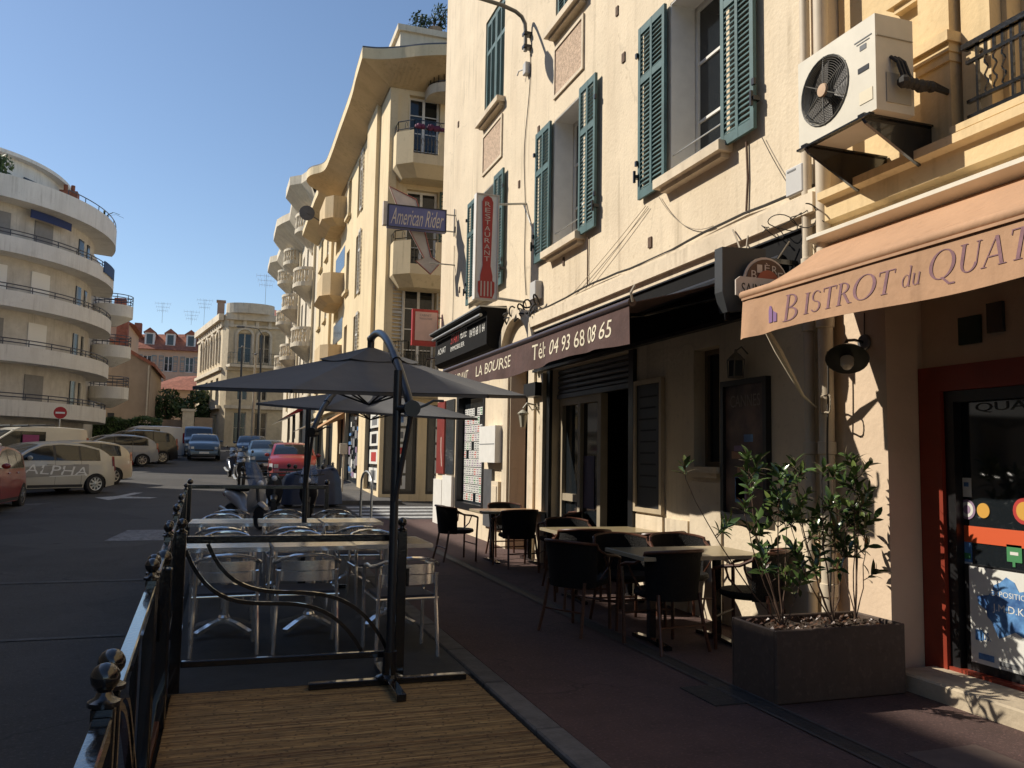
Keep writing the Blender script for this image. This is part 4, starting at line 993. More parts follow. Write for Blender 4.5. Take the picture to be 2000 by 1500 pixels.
for z in (6.66, 6.30, 5.58): mb.cyl((3.9 if z < 6 else 4.2, 17.1, z), (4.45, 17.1, z), .015)
mb.cyl((4.42, 17.1, 6.8), (4.42, 17.1, 6.2), .015); mb.build('bracket', 'galv', T)

T = thing('agency_sign', 'pale pink sign with red border left of the black shop sign', 'sign', (4.5, 18.1, 4.4), world=True)
RS_ = Face((0, 18.1, 0), (1, 0, 0), (0, -1, 0))
mb = MB(); RS_.box(mb, 3.78, 4.36, 3.95, 4.76, -.12, 0); mb.build('box', 'red_sign', T)
mb = MB(); RS_.box(mb, 3.84, 4.34, 4.06, 4.70, .001, .012); mb.build('face', mat('pale_pink_acrylic', (.60, .40, .34), .4, var=.08, stain=.2), T)
text(T, 'CABINET', 'grey_ink', RS_, 3.94, 4.2, 4.60, 4.65, .014); text(T, 'TRANSACTIONS', 'grey_ink', RS_, 3.93, 4.22, 4.53, 4.57, .014)
mb = MB(); mb.cyl((4.36, 18.16, 4.6), (4.5, 18.16, 4.6), .014); mb.cyl((4.5, 18.16, 4.6), (4.5, 18.16, 4.42), .014); mb.build('bracket', 'black', T)

T = thing('shop_sign_box', 'black box shop sign with red and white lettering above the papered window', 'sign', (4.45, 15.3, 3.8), world=True)
mb = MB(); mb.prism([(4.449, 0, 3.35), (4.449, 0, 4.10), (3.98, 0, 4.06), (3.98, 0, 4.02), (4.10, 0, 3.98), (4.10, 0, 3.42), (4.2, 0, 3.35)], (0, 13.5, 0), (0, 17.2, 0)); mb.build('box', 'black_matte', T)
mb = MB(); mb.box(3.965, 13.48, 4.05, 4.449, 17.22, 4.075); mb.build('top_edge', 'galv', T)
mb = MB(); mb.cyl((4.02, 13.6, 3.93), (4.02, 17.1, 3.93), .03); mb.build('lamp_tube', 'galv', T, smooth=True)
KF = Face((4.10, 0, 0), (0, 1, 0), (-1, 0, 0))
text(T, 'START', 'red_sign', KF, 15.25, 15.9, 3.70, 3.88, .004, shear=.3, flip=True); text(T, 'PEOPLE', 'white', KF, 14.75, 15.2, 3.72, 3.88, .004, shear=.3, flip=True)
text(T, 'IMMOBILIER', 'white', KF, 14.9, 15.9, 3.56, 3.65, .004, flip=True); text(T, '04 93 68 11 64', 'white', KF, 13.62, 14.55, 3.66, 3.80, .004, flip=True); text(T, 'ACHAT', 'white', KF, 16.3, 16.95, 3.6, 3.72, .004, flip=True)
mb = MB(); mb.tube([(4.2, 17.3, 3.6), (3.95, 17.3, 3.55), (3.95, 17.5, 3.35), (4.2, 17.5, 3.3)], .02, 6); mb.build('floodlight_arm', 'iron', T)
# ------------------------------------------------------------------ terrace in the parking lane
TF = thing('terrace_floor', 'raised terrace floor with bamboo slats and dark matting beside the kerb', 'terrace floor', (.65, 5.75, 0), world=True)
mb = MB(); mb.box(-.34, .6, -.13, 1.685, 14.4, -.012); mb.build('base', 'black_matte', TF)
mb = MB(); mb.box(-.30, 5.74, -.011, 1.68, 14.35, .006); mb.build('rubber_matting', 'rubber', TF)
random.seed(11)
y = 5.735; k = 0; sm = []
for wd, mm in ((.0155, 'bamboo'), (.013, 'bamboo2'), (.018, 'bamboo3'), (.0145, 'bamboo'), (.017, 'bamboo')):
    m1 = MB(); m1.bbox(-.955, -wd/2+.0012, -.014, .955, wd/2-.0012, .004, .004); o = m1.build('slat', mm, None); sm.append((wd, o.data)); bpy.data.objects.remove(o)
while y > 1.0:
    wd, me = random.choice(sm); y -= wd
    inst('slat', me, TF, Matrix.Translation((.70+.004*random.random()-.65, y+wd/2-5.75, .003*random.random())) @ Matrix.Rotation(R(.12*(random.random()-.5)), 4, 'Z') @ Matrix.Scale(random.choice((1, -1)), 4, (1, 0, 0)))
mb = MB(); mb.bbox(-.33, .9, -.02, -.275, 5.76, .045, .006); mb.build('edge_batten', 'cane', TF)

# ------------------------------------------------------------------ black iron barriers
def fx(y): return -.17-.027*y
BARR = 'black iron street barriers along the terrace'
def barrier(y0, y1, label, thick=.075):
    L = math.hypot(y1-y0, fx(y1)-fx(y0)); T = thing('street_barrier', label, 'barrier', (fx(y0), y0, -.0), math.atan2(y1-y0, fx(y1)-fx(y0)), BARR)
    H = .93
    for x in (0, L):
        mb = MB(); mb.bbox(x-.024, -.024, -.12, x+.024, .024, H+.02, .004); mb.build('post', 'iron', T)
        mb = MB(); mb.lathe([(.034, H+.02), (.034, H+.03), (.02, H+.038), (.015, H+.05), (.02, H+.056)], 14, (x, 0, 0)); mb.ball((x, 0, H+.08), .031, 16); mb.build('finial', 'iron', T, smooth=True)
    mb = MB(); mb.bbox(.025, -.021, H-.045, L-.025, .021, H, .004); mb.build('top_rail', 'iron', T)
    mb = MB(); mb.bbox(.025, -.016, .10, L-.025, .016, .14, .004); mb.build('bottom_rail', 'iron', T)
    for s_ in (-1, 1):
        for o in (0, .12):
            mb = MB(); pts = []
            for k in range(17):
                t = k/16; q = lerp(.05+o, L-.12+o-.05, t); z = lerp(H-.06, .15, .5-.5*math.cos(math.pi*t)*(1 if s_ > 0 else 1)); 
                pts.append((q if s_ > 0 else L-q, 0, z))
            if s_ > 0: mb.ribbon(pts, (0, 1, 0), .022, .022); mb.build('scroll_bar', 'iron', T)
    mb = MB(); mb.bbox(L/2-.012, -.012, .14, L/2+.012, .012, H-.045, .003); mb.build('centre_bar', 'iron', T)
    return T
segs = [(.15, 2.06, 'nearest black barrier running out of the lower left corner'), (2.20, 4.0, 'second black barrier from the camera along the road, pale light on its rail'), (4.16, 6.0, 'third black barrier along the road, left of the front gate'),
        (6.18, 8.0, 'fourth black barrier along the road, behind the front gate'), (8.16, 10.0, 'fifth black barrier along the road beside the steel tables'), (10.16, 13.5, 'farthest black barrier along the road, beyond the steel tables')]
for a, b, l in segs: barrier(a, b, l)
# front gate across the terrace
T = thing('terrace_gate', 'black iron gate with two S shaped bars closing the terrace front', 'barrier', (-.24, 5.78, 0), math.atan2(-.03, 1.41), BARR)
L = 1.41
for x in (0, L):
    mb = MB(); mb.bbox(x-.032, -.032, .0, x+.032, .032, .99, .005); mb.build('post', 'iron', T)
    mb = MB(); mb.lathe([(.036, .99), (.036, 1.0), (.016, 1.012), (.014, 1.025)], 12, (x, 0, 0)); mb.ball((x, 0, 1.05), .032, 14); mb.build('finial', 'iron', T, smooth=True)
mb = MB(); mb.bbox(.033, -.022, .925, L-.033, .022, .97, .004); mb.build('top_rail', 'iron', T)
mb = MB(); mb.bbox(.033, -.018, .155, L-.033, .018, .195, .004); mb.build('bottom_rail', 'iron', T)
def bez(P, n=22):
    o = []
    for k in range(n+1):
        t = k/n; c = [(1-t)**3, 3*t*(1-t)**2, 3*t*t*(1-t), t**3]; o.append(tuple(sum(ci*p[d] for ci, p in zip(c, P)) for d in range(3)))
    return o
for P in (((.16, 0, .92), (.42, 0, .30), (.98, 0, .92), (1.33, 0, .20)), ((.03, 0, .88), (.30, 0, .22), (.80, 0, .84), (1.16, 0, .20))):
    mb = MB(); mb.ribbon(bez(P), (0, 1, 0), .026, .024); mb.build('scroll_bar', 'iron', T)
mb = MB(); mb.bbox(L+.034, -.02, .62, L+.055, .02, .74, .003); mb.build('latch', 'iron', T)
T = thing('hinge_post', 'stout black post with round cap left of the front gate', 'post', (-.30, 5.1, 0), 0, BARR)
mb = MB(); mb.bbox(-.05, -.04, -.1, .05, .04, .86, .006); mb.build('shaft', 'iron', T); mb = MB(); mb.ball((0, 0, .91), .048, 14); mb.build('finial', 'iron', T, smooth=True)
# rear rail of the terrace
T = thing('terrace_rail', 'plain black rail closing the far end of the terrace', 'barrier', (-.50, 14.1, 0), 0, BARR)
for x in (0, 2.1):
    mb = MB(); mb.bbox(x-.03, -.03, -.05, x+.03, .03, 1.0, .005); mb.ball((x, 0, 1.05), .045, 12); mb.build('post', 'iron', T)
mb = MB(); mb.bbox(.03, -.025, .94, 2.07, .025, 1.0, .004); mb.bbox(.03, -.018, .12, 2.07, .018, .16, .004); mb.build('rails', 'iron', T)

# ------------------------------------------------------------------ cantilever umbrellas
def umbrella(label, c, rim, Rr, tilt, phi, apex, foot, hub_z, simple=False):
    T = thing('cantilever_umbrella', label, 'umbrella', (foot[0], foot[1], 0), group='charcoal cantilever umbrellas over the terrace', world=True)
    cx, cy = c; tx, ty = tilt
    cor = []
    for k in range(6):
        a = phi+k*math.pi/3; X, Y = Rr*math.cos(a), Rr*math.sin(a); cor.append(Vector((cx+X, cy+Y, rim+tx*X+ty*Y)))
    top = Vector((cx, cy, rim+apex))
    C = MB()
    tm = .80
    def pan(k):
        p, q = cor[k], cor[(k+1) % 6]; mid = (p+q)/2
        def fn(u, v):
            e = p.lerp(q, u); e = e+Vector((0, 0, -.006*math.sin(math.pi*u)))+(top-mid).normalized()*(.012*math.sin(math.pi*u))
            x = e.lerp(top, v*tm); sagz = -.018*math.sin(math.pi*v)*math.sin(math.pi*u)
            return (x.x, x.y, x.z+sagz)
        return fn
    for k in range(6):
        m1 = MB(); m1.shell(pan(k), 10, 8, (0, 0, -.008)); m1.build('canopy_panel', 'umbrella', T, smooth=60)
    m1 = MB()
    for k in range(6):
        p = top.lerp(cor[k], .30)+Vector((0, 0, .02)); q = top.lerp(cor[(k+1) % 6], .30)+Vector((0, 0, .02))
        m1.shell(lambda u, v: tuple(p.lerp(q, u).lerp(top+Vector((0, 0, .035)), v)+Vector((0, 0, -.02*math.sin(math.pi*u)*(1-v)))), 6, 4, (0, 0, -.006))
    m1.build('vent_cap', 'umbrella', T, smooth=60)
    for k in range(6):
        m1 = MB(); hb_ = top+Vector((0, 0, -.07)); m1.cyl(hb_, cor[k]+Vector((0, 0, -.02)), .012, n=6); rb = m1.build('rib', 'pole', T)
        m1 = MB(); m1.cyl((cx, cy, rim-.12), top.lerp(cor[k], .5)+Vector((0, 0, -.05)), .008, n=6); m1.build('strut', 'pole', rb)
    # hem
    m1 = MB()
    for k in range(6):
        p, q = cor[k], cor[(k+1) % 6]; f = pan(k)
        m1.shell(lambda u, v: tuple(Vector(f(u, 0))+Vector((0, 0, -.028*v))), 10, 1, ((cx-(p.x+q.x)/2)*.004, (cy-(p.y+q.y)/2)*.004, 0))
    m1.build('hem', 'umbrella', T)
    # mast, curved arm, crank, cross base
    fxx, fyy = foot
    m1 = MB(); m1.cyl((fxx, fyy, .05), (fxx, fyy, hub_z-.44), .029, n=14); m1.build('mast', 'pole', T, smooth=True)
    j = Vector((fxx, fyy, hub_z-.62)); hv = Vector((cx, cy, 0))-Vector((fxx, fyy, 0)); hv.normalize()
    side = Vector((hv.y, -hv.x, 0))
    H_ = Vector((cx, cy, hub_z))
    s0 = Vector((fxx, fyy, hub_z-.70))-hv*.05+side*.09
    pts = bez([tuple(s0), tuple(s0+Vector((0, 0, .34))+hv*.30-side*.06), tuple(H_-hv*.95+Vector((0, 0, .06))), tuple(H_)], 16)
    m1 = MB(); m1.tube(pts, .030, 12); m1.build('arm', 'pole', T, smooth=True)
    m1 = MB(); m1.cyl(tuple(H_), (cx, cy, rim+apex-.12), .03, n=12); m1.ball(tuple(H_), .036, 12); m1.build('hanger', 'pole', T, smooth=True)
    pc = Vector(pts[6]); m1 = MB(); m1.cyl(tuple(pc-(Vector(pts[7])-pc)*.4), tuple(pc+(Vector(pts[7])-pc)*.6), .036, n=12); m1.build('arm_sleeve', 'pole', T, smooth=True)
    ck = s0
    m1 = MB(); m1.cyl(tuple(ck-hv*.045), tuple(ck+hv*.045), .055, n=16); m1.cyl((fxx, fyy, ck.z), tuple(ck), .03, n=10); m1.build('crank_box', 'black', T, smooth=True)
    m1 = MB(); m1.tube([tuple(ck+side*.03), tuple(ck+side*.10+Vector((0, 0, .03))), tuple(ck+side*.15+Vector((0, 0, .06))), tuple(ck+side*.22+Vector((0, 0, .06)))], .009, 6); m1.build('crank_handle', 'black', T)
    m1 = MB(); m1.cyl(tuple(ck-Vector((0, 0, .03))), (fxx+.0, fyy-.02, ck.z-.62), .018, n=8); m1.build('stay', 'pole', T)
    m1 = MB(); m1.bbox(fxx-.52, fyy-.028, .008, fxx+.52, fyy+.028, .05, .004); B = m1.build('cross_base', 'iron', T)
    m1 = MB(); m1.bbox(fxx-.03, fyy-.42, .008, fxx+.03, fyy-.03, .055, .004); m1.bbox(fxx-.03, fyy+.03, .008, fxx+.03, fyy+.42, .055, .004); m1.build('base_arm', 'iron', B)
    m1 = MB(); m1.lathe([(.09, .05), (.09, .06), (.05, .075), (.045, .22)], 14, (fxx, fyy, 0)); m1.build('mast_socket', 'iron', T, smooth=True)
    return T
umbrella('nearer charcoal cantilever umbrella, its mast and cross base in front', (1.165, 7.325), 2.063, 1.444, (.015, .075), -.018, .355, (1.085, 5.62), 2.52)
umbrella('farther charcoal cantilever umbrella, half hidden under the nearer one', (1.82, 11.24), 2.10, 1.474, (-.034, .07), -.035, .30, (.87, 9.75), 2.45)

# ------------------------------------------------------------------ aluminium bistro tables and chairs
def table_proto():
    T = thing('steel_table', 'square stainless steel table', 'table')
    mb = MB(); mb.bbox(-.33, -.33, .715, .33, .33, .735, .006); mb.build('top', 'steel', T)
    mb = MB()
    for a, b, c, d in ((-.335, -.335, .335, -.327), (-.335, .327, .335, .335), (-.335, -.327, -.327, .327), (.327, -.327, .335, .327)): mb.box(a, b, .70, c, d, .737)
    mb.build('rim', 'alu', T)
    mb = MB(); mb.cyl((0, 0, .10), (0, 0, .714), .036, n=14); mb.build('pedestal', 'alu', T, smooth=True)
    mb = MB(); mb.lathe([(.05, .085), (.05, .13), (.038, .15)], 12); mb.build('hub', 'alu', T)
    for k in range(4):
        q = math.pi/4+k*math.pi/2; mb = MB(); u = Vector((math.cos(q), math.sin(q), 0)); wv = Vector((-math.sin(q), math.cos(q), 0))
        pts = [u*.03+Vector((0, 0, .11)), u*.15+Vector((0, 0, .085)), u*.30+Vector((0, 0, .035))]
        mb.ribbon(pts, wv, .05, .028); mb.build('foot', 'alu', T)
    return T
def chair_proto():
    """faces +Y, back at -Y"""
    T = thing('aluminium_chair', 'aluminium bistro chair', 'chair')
    w_ = .235
    for s_ in (-1, 1):
        mb = MB(); mb.tube([(s_*w_, -.24, 0), (s_*(w_-.01), -.215, .30), (s_*(w_-.015), -.20, .45), (s_*(w_-.02), -.225, .62)], .0155, 8); mb.build('leg', 'alu', T, smooth=True)
        mb = MB(); mb.tube([(s_*w_, .22, 0), (s_*(w_+.005), .215, .35), (s_*(w_+.012), .20, .61), (s_*(w_+.012), .17, .645), (s_*(w_+.01), .10, .655)], .0155, 8); mb.build('leg', 'alu', T, smooth=True)
    # one bent tube forms both arms and the back rail
    pts = [(-w_-.01, .10, .655), (-w_-.015, -.05, .655), (-w_-.005, -.18, .675), (-w_+.05, -.255, .71), (-.10, -.295, .735), (0, -.305, .742), (.10, -.295, .735), (w_-.05, -.255, .71), (w_+.005, -.18, .675), (w_+.015, -.05, .655), (w_+.01, .10, .655)]
    mb = MB(); mb.tube(pts, .0155, 8); mb.build('arm_rail', 'alu', T, smooth=True)
    for z, d in ((.655, 0), (.575, .012)):
        mb = MB(); mb.ribbon([(w_*.92*math.sin(t), -.175-.095*math.cos(t)+d, z) for t in [R(q) for q in range(-66, 67, 12)]], (0, 0, 1), .072, .005); mb.build('back_slat', 'steel', T, smooth=True)
    mb = MB(); mb.bbox(-w_+.02, -.20, .435, w_-.02, .21, .455, .008); mb.build('seat', 'seatblue', T)
    mb = MB(); mb.tube([(-w_, -.205, .43), (w_, -.205, .43), (w_, .21, .43), (-w_, .21, .43)], .011, 8, closed=True); mb.build('seat_frame', 'alu', T, smooth=True)
    return T
tp, cp = table_proto(), chair_proto(); tu = cu_ = False
rowsT = [(.05, 7.55, 'steel table in the front row beside the road barrier'), (.74, 7.55, 'steel table in the middle of the front row'), (1.42, 7.62, 'steel table at the pavement end of the front row'),
         (.0, 10.05, 'steel table in the back row beside the road barrier'), (.72, 10.05, 'steel table in the middle of the back row'), (1.42, 10.05, 'steel table at the pavement end of the back row')]
for x, y, l in rowsT:
    o = tp if not tu else copy_tree(tp); tu = True
    o.location = (x, y, .006); o['label'] = l; o['group'] = 'stainless steel terrace tables'; o.rotation_euler = (0, 0, R(random.uniform(-2, 2)))
rowsC = [(.045, 6.92, 2, 'aluminium chair nearest the front gate, back to the camera, on the road side'), (.645, 6.88, -2, 'aluminium chair, middle of the three with backs to the camera'), (1.33, 6.52, 3, 'aluminium chair on the pavement side, seen behind the umbrella mast'),
         (.05, 8.32, 180, 'aluminium chair facing the camera behind the front road side table'), (.72, 8.32, 178, 'aluminium chair facing the camera behind the front middle table'), (1.45, 8.36, 184, 'aluminium chair facing the camera behind the front pavement side table'),
         (.0, 9.35, 0, 'aluminium chair, back row, road side, back to the camera'), (.70, 9.35, 2, 'aluminium chair, back row, middle, back to the camera'), (1.42, 9.35, -3, 'aluminium chair, back row, pavement side, back to the camera'),
         (.0, 10.78, 180, 'aluminium chair at the far side of the back row, by the road'), (.72, 10.8, 180, 'aluminium chair at the far side of the back row, in the middle'), (1.44, 10.8, 180, 'aluminium chair at the far side of the back row, by the pavement'),
         (.1, 12.1, 0, 'aluminium chair at the terrace end, on the road side'), (.8, 12.1, 0, 'aluminium chair at the terrace end, in the middle'), (1.45, 12.1, 0, 'aluminium chair at the terrace end, on the pavement side')]
for i, (x, y, a, l) in enumerate(rowsC):
    o = cp if not cu_ else copy_tree(cp); cu_ = True
    o.location = (x, y, .006); o.rotation_euler = (0, 0, R(a)); o['label'] = l; o['group'] = 'aluminium chairs on the terrace'

# ------------------------------------------------------------------ wicker chairs and tables by the wall
def wtable(label, c, size, rz, m):
    T = thing('cafe_table', label, 'table', (c[0], c[1], 0), rz, 'tables along the restaurant wall'); a, b = size[0]/2, size[1]/2
    mb = MB(); mb.bbox(-a, -b, .715, a, b, .745, .006); mb.build('top', m, T)
    mb = MB()
    for (x0, y0, x1, y1) in ((-a-.004, -b-.004, a+.004, -b), (-a-.004, b, a+.004, b+.004), (-a-.004, -b, -a, b), (a, -b, a+.004, b)): mb.box(x0, y0, .714, x1, y1, .744)
    mb.build('edging', mat('pale_edging', (.33, .28, .19), .4), T)
    for x in (-a*.55, a*.55):
        mb = MB(); mb.bbox(x-.03, -.03, .04, x+.03, .03, .714, .004); mb.build('pedestal', 'iron', T)
        mb = MB(); mb.ribbon([(x, -.30, .015), (x, 0, .035), (x, .30, .015)], (1, 0, 0), .06, .03); mb.build('foot', 'iron', T)
    return T
wtable('pale topped table nearest the planter', (3.70, 6.32, 0), (1.12, .74), R(-1), 'tabletop')
wtable('pale topped table second from the planter', (3.92, 8.42, 0), (1.18, .74), R(-1), 'tabletop')
wtable('reddish topped table by the arched doorway', (4.0, 11.75, 0), (1.05, .74), R(1), 'tabletop_red')
def wchair():
    """faces +Y"""
    T = thing('wicker_chair', 'black wicker armchair', 'chair'); w_ = .24
    def back(u, v):
        q = R(lerp(-78, 78, u)); z = lerp(.40, .755+.035*math.cos(q), v); r = .245+.03*v
        return (r*math.sin(q)*1.0, -.05-(.22+.05*v)*math.cos(q), z)
    mb = MB(); mb.shell(back, 20, 8, (0, .014, 0)); mb.build('backrest', 'wicker', T, smooth=True)
    mb = MB(); mb.lathe([(.0, .405), (.20, .40), (.245, .42), (.25, .44), (.235, .462), (.15, .468), (0, .462)], 24, (0, 0, 0)); mb.build('seat', 'wicker', T, smooth=True)
    rail = [(back(1, 1)[0]*-1, .0, .80)]
    pts = [(-.27, .22, .64), (-.285, .14, .665), (-.285, .0, .68), (-.275, -.10, .73)]+[tuple(Vector(back(u/12, 1))+Vector((0, -.005, .006))) for u in range(13)]+[(.275, -.10, .73), (.285, .0, .68), (.285, .14, .665), (.27, .22, .64)]
    mb = MB(); mb.tube(pts, .014, 8); mb.build('arm_rail', 'cane', T, smooth=True)
    for s_ in (-1, 1):
        mb = MB(); mb.tube([(s_*.27, .22, .64), (s_*.255, .215, .45), (s_*.245, .21, 0)], .015, 8); mb.build('leg', 'cane', T, smooth=True)
        mb = MB(); mb.tube([(s_*.20, -.19, .45), (s_*.215, -.23, .2), (s_*.235, -.28, 0)], .015, 8); mb.build('leg', 'cane', T, smooth=True)
        mb = MB(); mb.tube([(s_*.275, .12, .66), (s_*.235, .10, .56), (s_*.22, .0, .46)], .009, 6); mb.build('arm_brace', 'cane', T)
    mb = MB(); mb.cyl((-.225, -.235, .2), (.225, -.235, .2), .009, n=6); mb.cyl((-.25, .213, .25), (.25, .213, .25), .009, n=6); mb.build('stretcher', 'cane', T)
    return T
wp = wchair(); wu = False
for x, y, a, l in ((3.43, 6.18, 8, 'wicker chair with its back to the camera in front of the nearest pale table'), (3.02, 6.95, -62, 'wicker chair on the pavement side of the nearest pale table'),
                   (4.12, 6.0, 40, 'wicker chair beside the planter, half behind the shrubs'), (3.55, 7.12, 178, 'wicker chair facing the camera behind the nearest pale table, left'), (4.10, 7.05, 172, 'wicker chair facing the camera behind the nearest pale table, by the wall'),
                   (3.55, 8.12, -12, 'wicker chair on the pavement side of the second pale table'), (3.85, 9.15, 180, 'wicker chair behind the second pale table, facing the camera'), (4.15, 7.72, 20, 'wicker chair by the wall in front of the second pale table'),
                   (3.25, 12.0, -85, 'leftmost wicker chair, at the end of the reddish table'), (3.88, 11.18, 6, 'wicker chair with its back to the camera at the reddish table'), (4.15, 12.4, 182, 'wicker chair behind the reddish table'), (4.27, 10.6, 60, 'wicker chair with open arms right of the reddish table')):
    o = wp if not wu else copy_tree(wp); wu = True
    o.location = (x, y, .002); o.rotation_euler = (0, 0, R(a)); o['label'] = l; o['group'] = 'black wicker chairs along the wall'

# ------------------------------------------------------------------ planter with shrubs
T = thing('planter_box', 'large brown rectangular planter full of soil by the bistro', 'planter', (3.8, 4.78, 0), world=True)
px0, px1, py0, py1, ph = 3.30, 4.31, 4.53, 5.02, .455
mb = MB()
for (a, b, c, d) in ((px0, py0, px1, py0+.022), (px0, py1-.022, px1, py1), (px0, py0+.022, px0+.022, py1-.022), (px1-.022, py0+.022, px1, py1-.022)): mb.bbox(a, b, .004, c, d, ph, .007)
mb.build('box', 'planter', T)
random.seed(21)
mb = MB(); mb.grid(lambda u, v: (lerp(px0+.02, px1-.02, u), lerp(py0+.02, py1-.02, v), ph-.05+.025*math.sin(u*17+v*5)*math.sin(v*11)+.012*random.random()), 24, 12); mb.build('soil', 'soil', T)
mb = MB()
for k in range(260):
    x, y = random.uniform(px0+.03, px1-.03), random.uniform(py0+.03, py1-.03); s_ = random.uniform(.008, .022); q = random.random()*6
    mb.add([(x+s_*math.cos(q), y+s_*math.sin(q), ph-.03), (x-s_*math.cos(q), y-s_*math.sin(q), ph-.025+.02*random.random()), (x+s_*.7*math.sin(q), y-s_*.7*math.cos(q), ph-.01)], [(0, 1, 2)])
tag(mb.build('bark_chips', 'leaf3', T, fix=False), kind='stuff')
LM = [leafmesh('leaf', 'leaf', .105, .036), leafmesh('leaf', 'leaf', .09, .032, bend=.35), leafmesh('leaf', 'leaf2', .085, .030, bend=.1), leafmesh('leaf', 'leaf2', .07, .025), leafmesh('leaf', 'leaf3', .07, .023)]
def shrub(label, base, stems, seed, young=.3, maxleaf=290):
    rnd = random.Random(seed); T = thing('laurel_shrub', label, 'shrub', base, group='laurel shrubs in the planter'); cnt = 0
    tot = sum(s_[3] for s_ in stems)
    for tip, bow, r, nl in stems:
        tip = Vector(tip); pts = []
        for k in range(9):
            t = k/8; p = tip*t; p += Vector(bow)*math.sin(math.pi*t)*.5; p += Vector((rnd.uniform(-.008, .008), rnd.uniform(-.008, .008), 0)); pts.append(p)
        mb = MB(); mb.tube(pts, [lerp(r, r*.4, k/8) for k in range(9)], 6); mb.build('stem', 'bark', T, smooth=True)
        ntw = max(3, round(nl/9)); tw = MB()
        for k in range(ntw):
            t = 1.0 if k == 0 else 1-rnd.random()**1.1*.55; i = min(7, int(t*8)); p = pts[i].lerp(pts[i+1], t*8-i)
            q0 = rnd.random()*2*math.pi; ax = Vector((math.cos(q0)*.75, math.sin(q0)*.75, rnd.uniform(.5, 1.1))).normalized()
            if k == 0: ax = Vector((rnd.uniform(-.2, .2), rnd.uniform(-.2, .2), 1)).normalized()
            tl = rnd.uniform(.07, .17)*(1 if k else .6); e = p+ax*tl; tw.tube([p, p.lerp(e, .5)+Vector((0, 0, -.004)), e], [.0035, .003, .002], 5)
            o1 = ax.orthogonal().normalized(); o2 = ax.cross(o1)
            for m_ in range(9):
                f = lerp(.25, 1, m_/8)+rnd.uniform(-.05, .05); q = m_*2.4+rnd.uniform(-.3, .3); spread = lerp(1.15, .55, m_/8)*rnd.uniform(.8, 1.2)
                d = (ax*math.cos(spread)+(o1*math.cos(q)+o2*math.sin(q))*math.sin(spread)); d.z += .12; d.normalize()
                me = LM[rnd.choices(range(5), (4, 4, .6+3*young*(m_ > 5), .5+3*young*(m_ > 5), .35))[0]]
                z = (ax+Vector((rnd.uniform(-.4, .4), rnd.uniform(-.4, .4), .3))).normalized(); x = d.cross(z).normalized(); z = x.cross(d)
                sc = rnd.uniform(.8, 1.25); b_ = p.lerp(e, f)
                inst('leaf', me, T, Matrix(((x.x*sc, d.x*sc, z.x*sc, b_.x), (x.y*sc, d.y*sc, z.y*sc, b_.y), (x.z*sc, d.z*sc, z.z*sc, b_.z), (0, 0, 0, 1)))); cnt += 1
        tag(tw.build('twigs', 'bark', T, smooth=True), kind='stuff')
    return T
z0 = ph-.04
shrub('bushy laurel at the left end of the planter, one branch reaching left', (3.55, 4.80, z0), [((-.72, .02, .97), (-.05, 0, -.12), .006, 30), ((-.22, .05, 1.06), (-.10, 0, 0), .008, 62), ((-.04, -.05, .98), (-.06, 0, 0), .007, 58), ((-.34, -.08, .74), (-.05, 0, 0), .006, 48), ((.08, .06, .76), (.02, 0, 0), .006, 46), ((-.12, .1, .62), (0, .03, 0), .006, 34), ((.12, -.04, .34), (.05, 0, 0), .005, 14)], 4)
shrub('laurel in the middle of the planter with several bare lower stems', (3.98, 4.83, z0), [((-.28, .02, 1.02), (-.10, 0, 0), .007, 56), ((-.12, -.06, .97), (-.05, 0, 0), .007, 54), ((.05, .05, .98), (.02, 0, 0), .007, 54), ((-.38, -.05, .66), (-.08, 0, 0), .006, 44), ((-.2, .08, .68), (-.04, 0, 0), .006, 46), ((.10, -.03, .66), (.03, 0, 0), .006, 36)], 9, .5)
shrub('thin laurel at the right end of the planter against the pillar', (4.14, 4.80, z0), [((.06, .04, 1.05), (.02, 0, 0), .006, 52), ((.0, -.05, .84), (0, 0, 0), .006, 44), ((.12, .03, .62), (.06, 0, 0), .005, 44), ((-.08, .06, .74), (-.03, 0, 0), .005, 60), ((-.04, -.08, .95), (-.04, 0, 0), .005, 60)], 14, .7)
# ------------------------------------------------------------------ yellow apartment house beyond the side street
def plain_box(mb, x0, y0, z0, x1, y1, z1, skip=()):
    f = {'-x': ((x0, y0), (x0, y1)), '+x': ((x1, y0), (x1, y1)), '-y': ((x0, y0), (x1, y0)), '+y': ((x0, y1), (x1, y1))}
    for k, (p, q) in f.items():
        if k in skip: continue
        mb.quad((*p, z0), (*q, z0), (*q, z1), (*p, z1))
    mb.quad((x0, y0, z1), (x1, y0, z1), (x1, y1, z1), (x0, y1, z1))
def french(T, F, a0, a1, b0, b1, shut='shutter_white', open_=True, depth=.25):
    window(T, F, a0, a1, b0, b1, depth, bars=(1, 3), fw_=.07)
    if open_:
        w_ = (a1-a0)*.5
        for p, q in ((a0-w_-.02, a0-.02), (a1+.02, a1+w_+.02)): shutter(T, F, p, q, b0, b1, m=shut, cols=1, pitch=.11, th=.05)
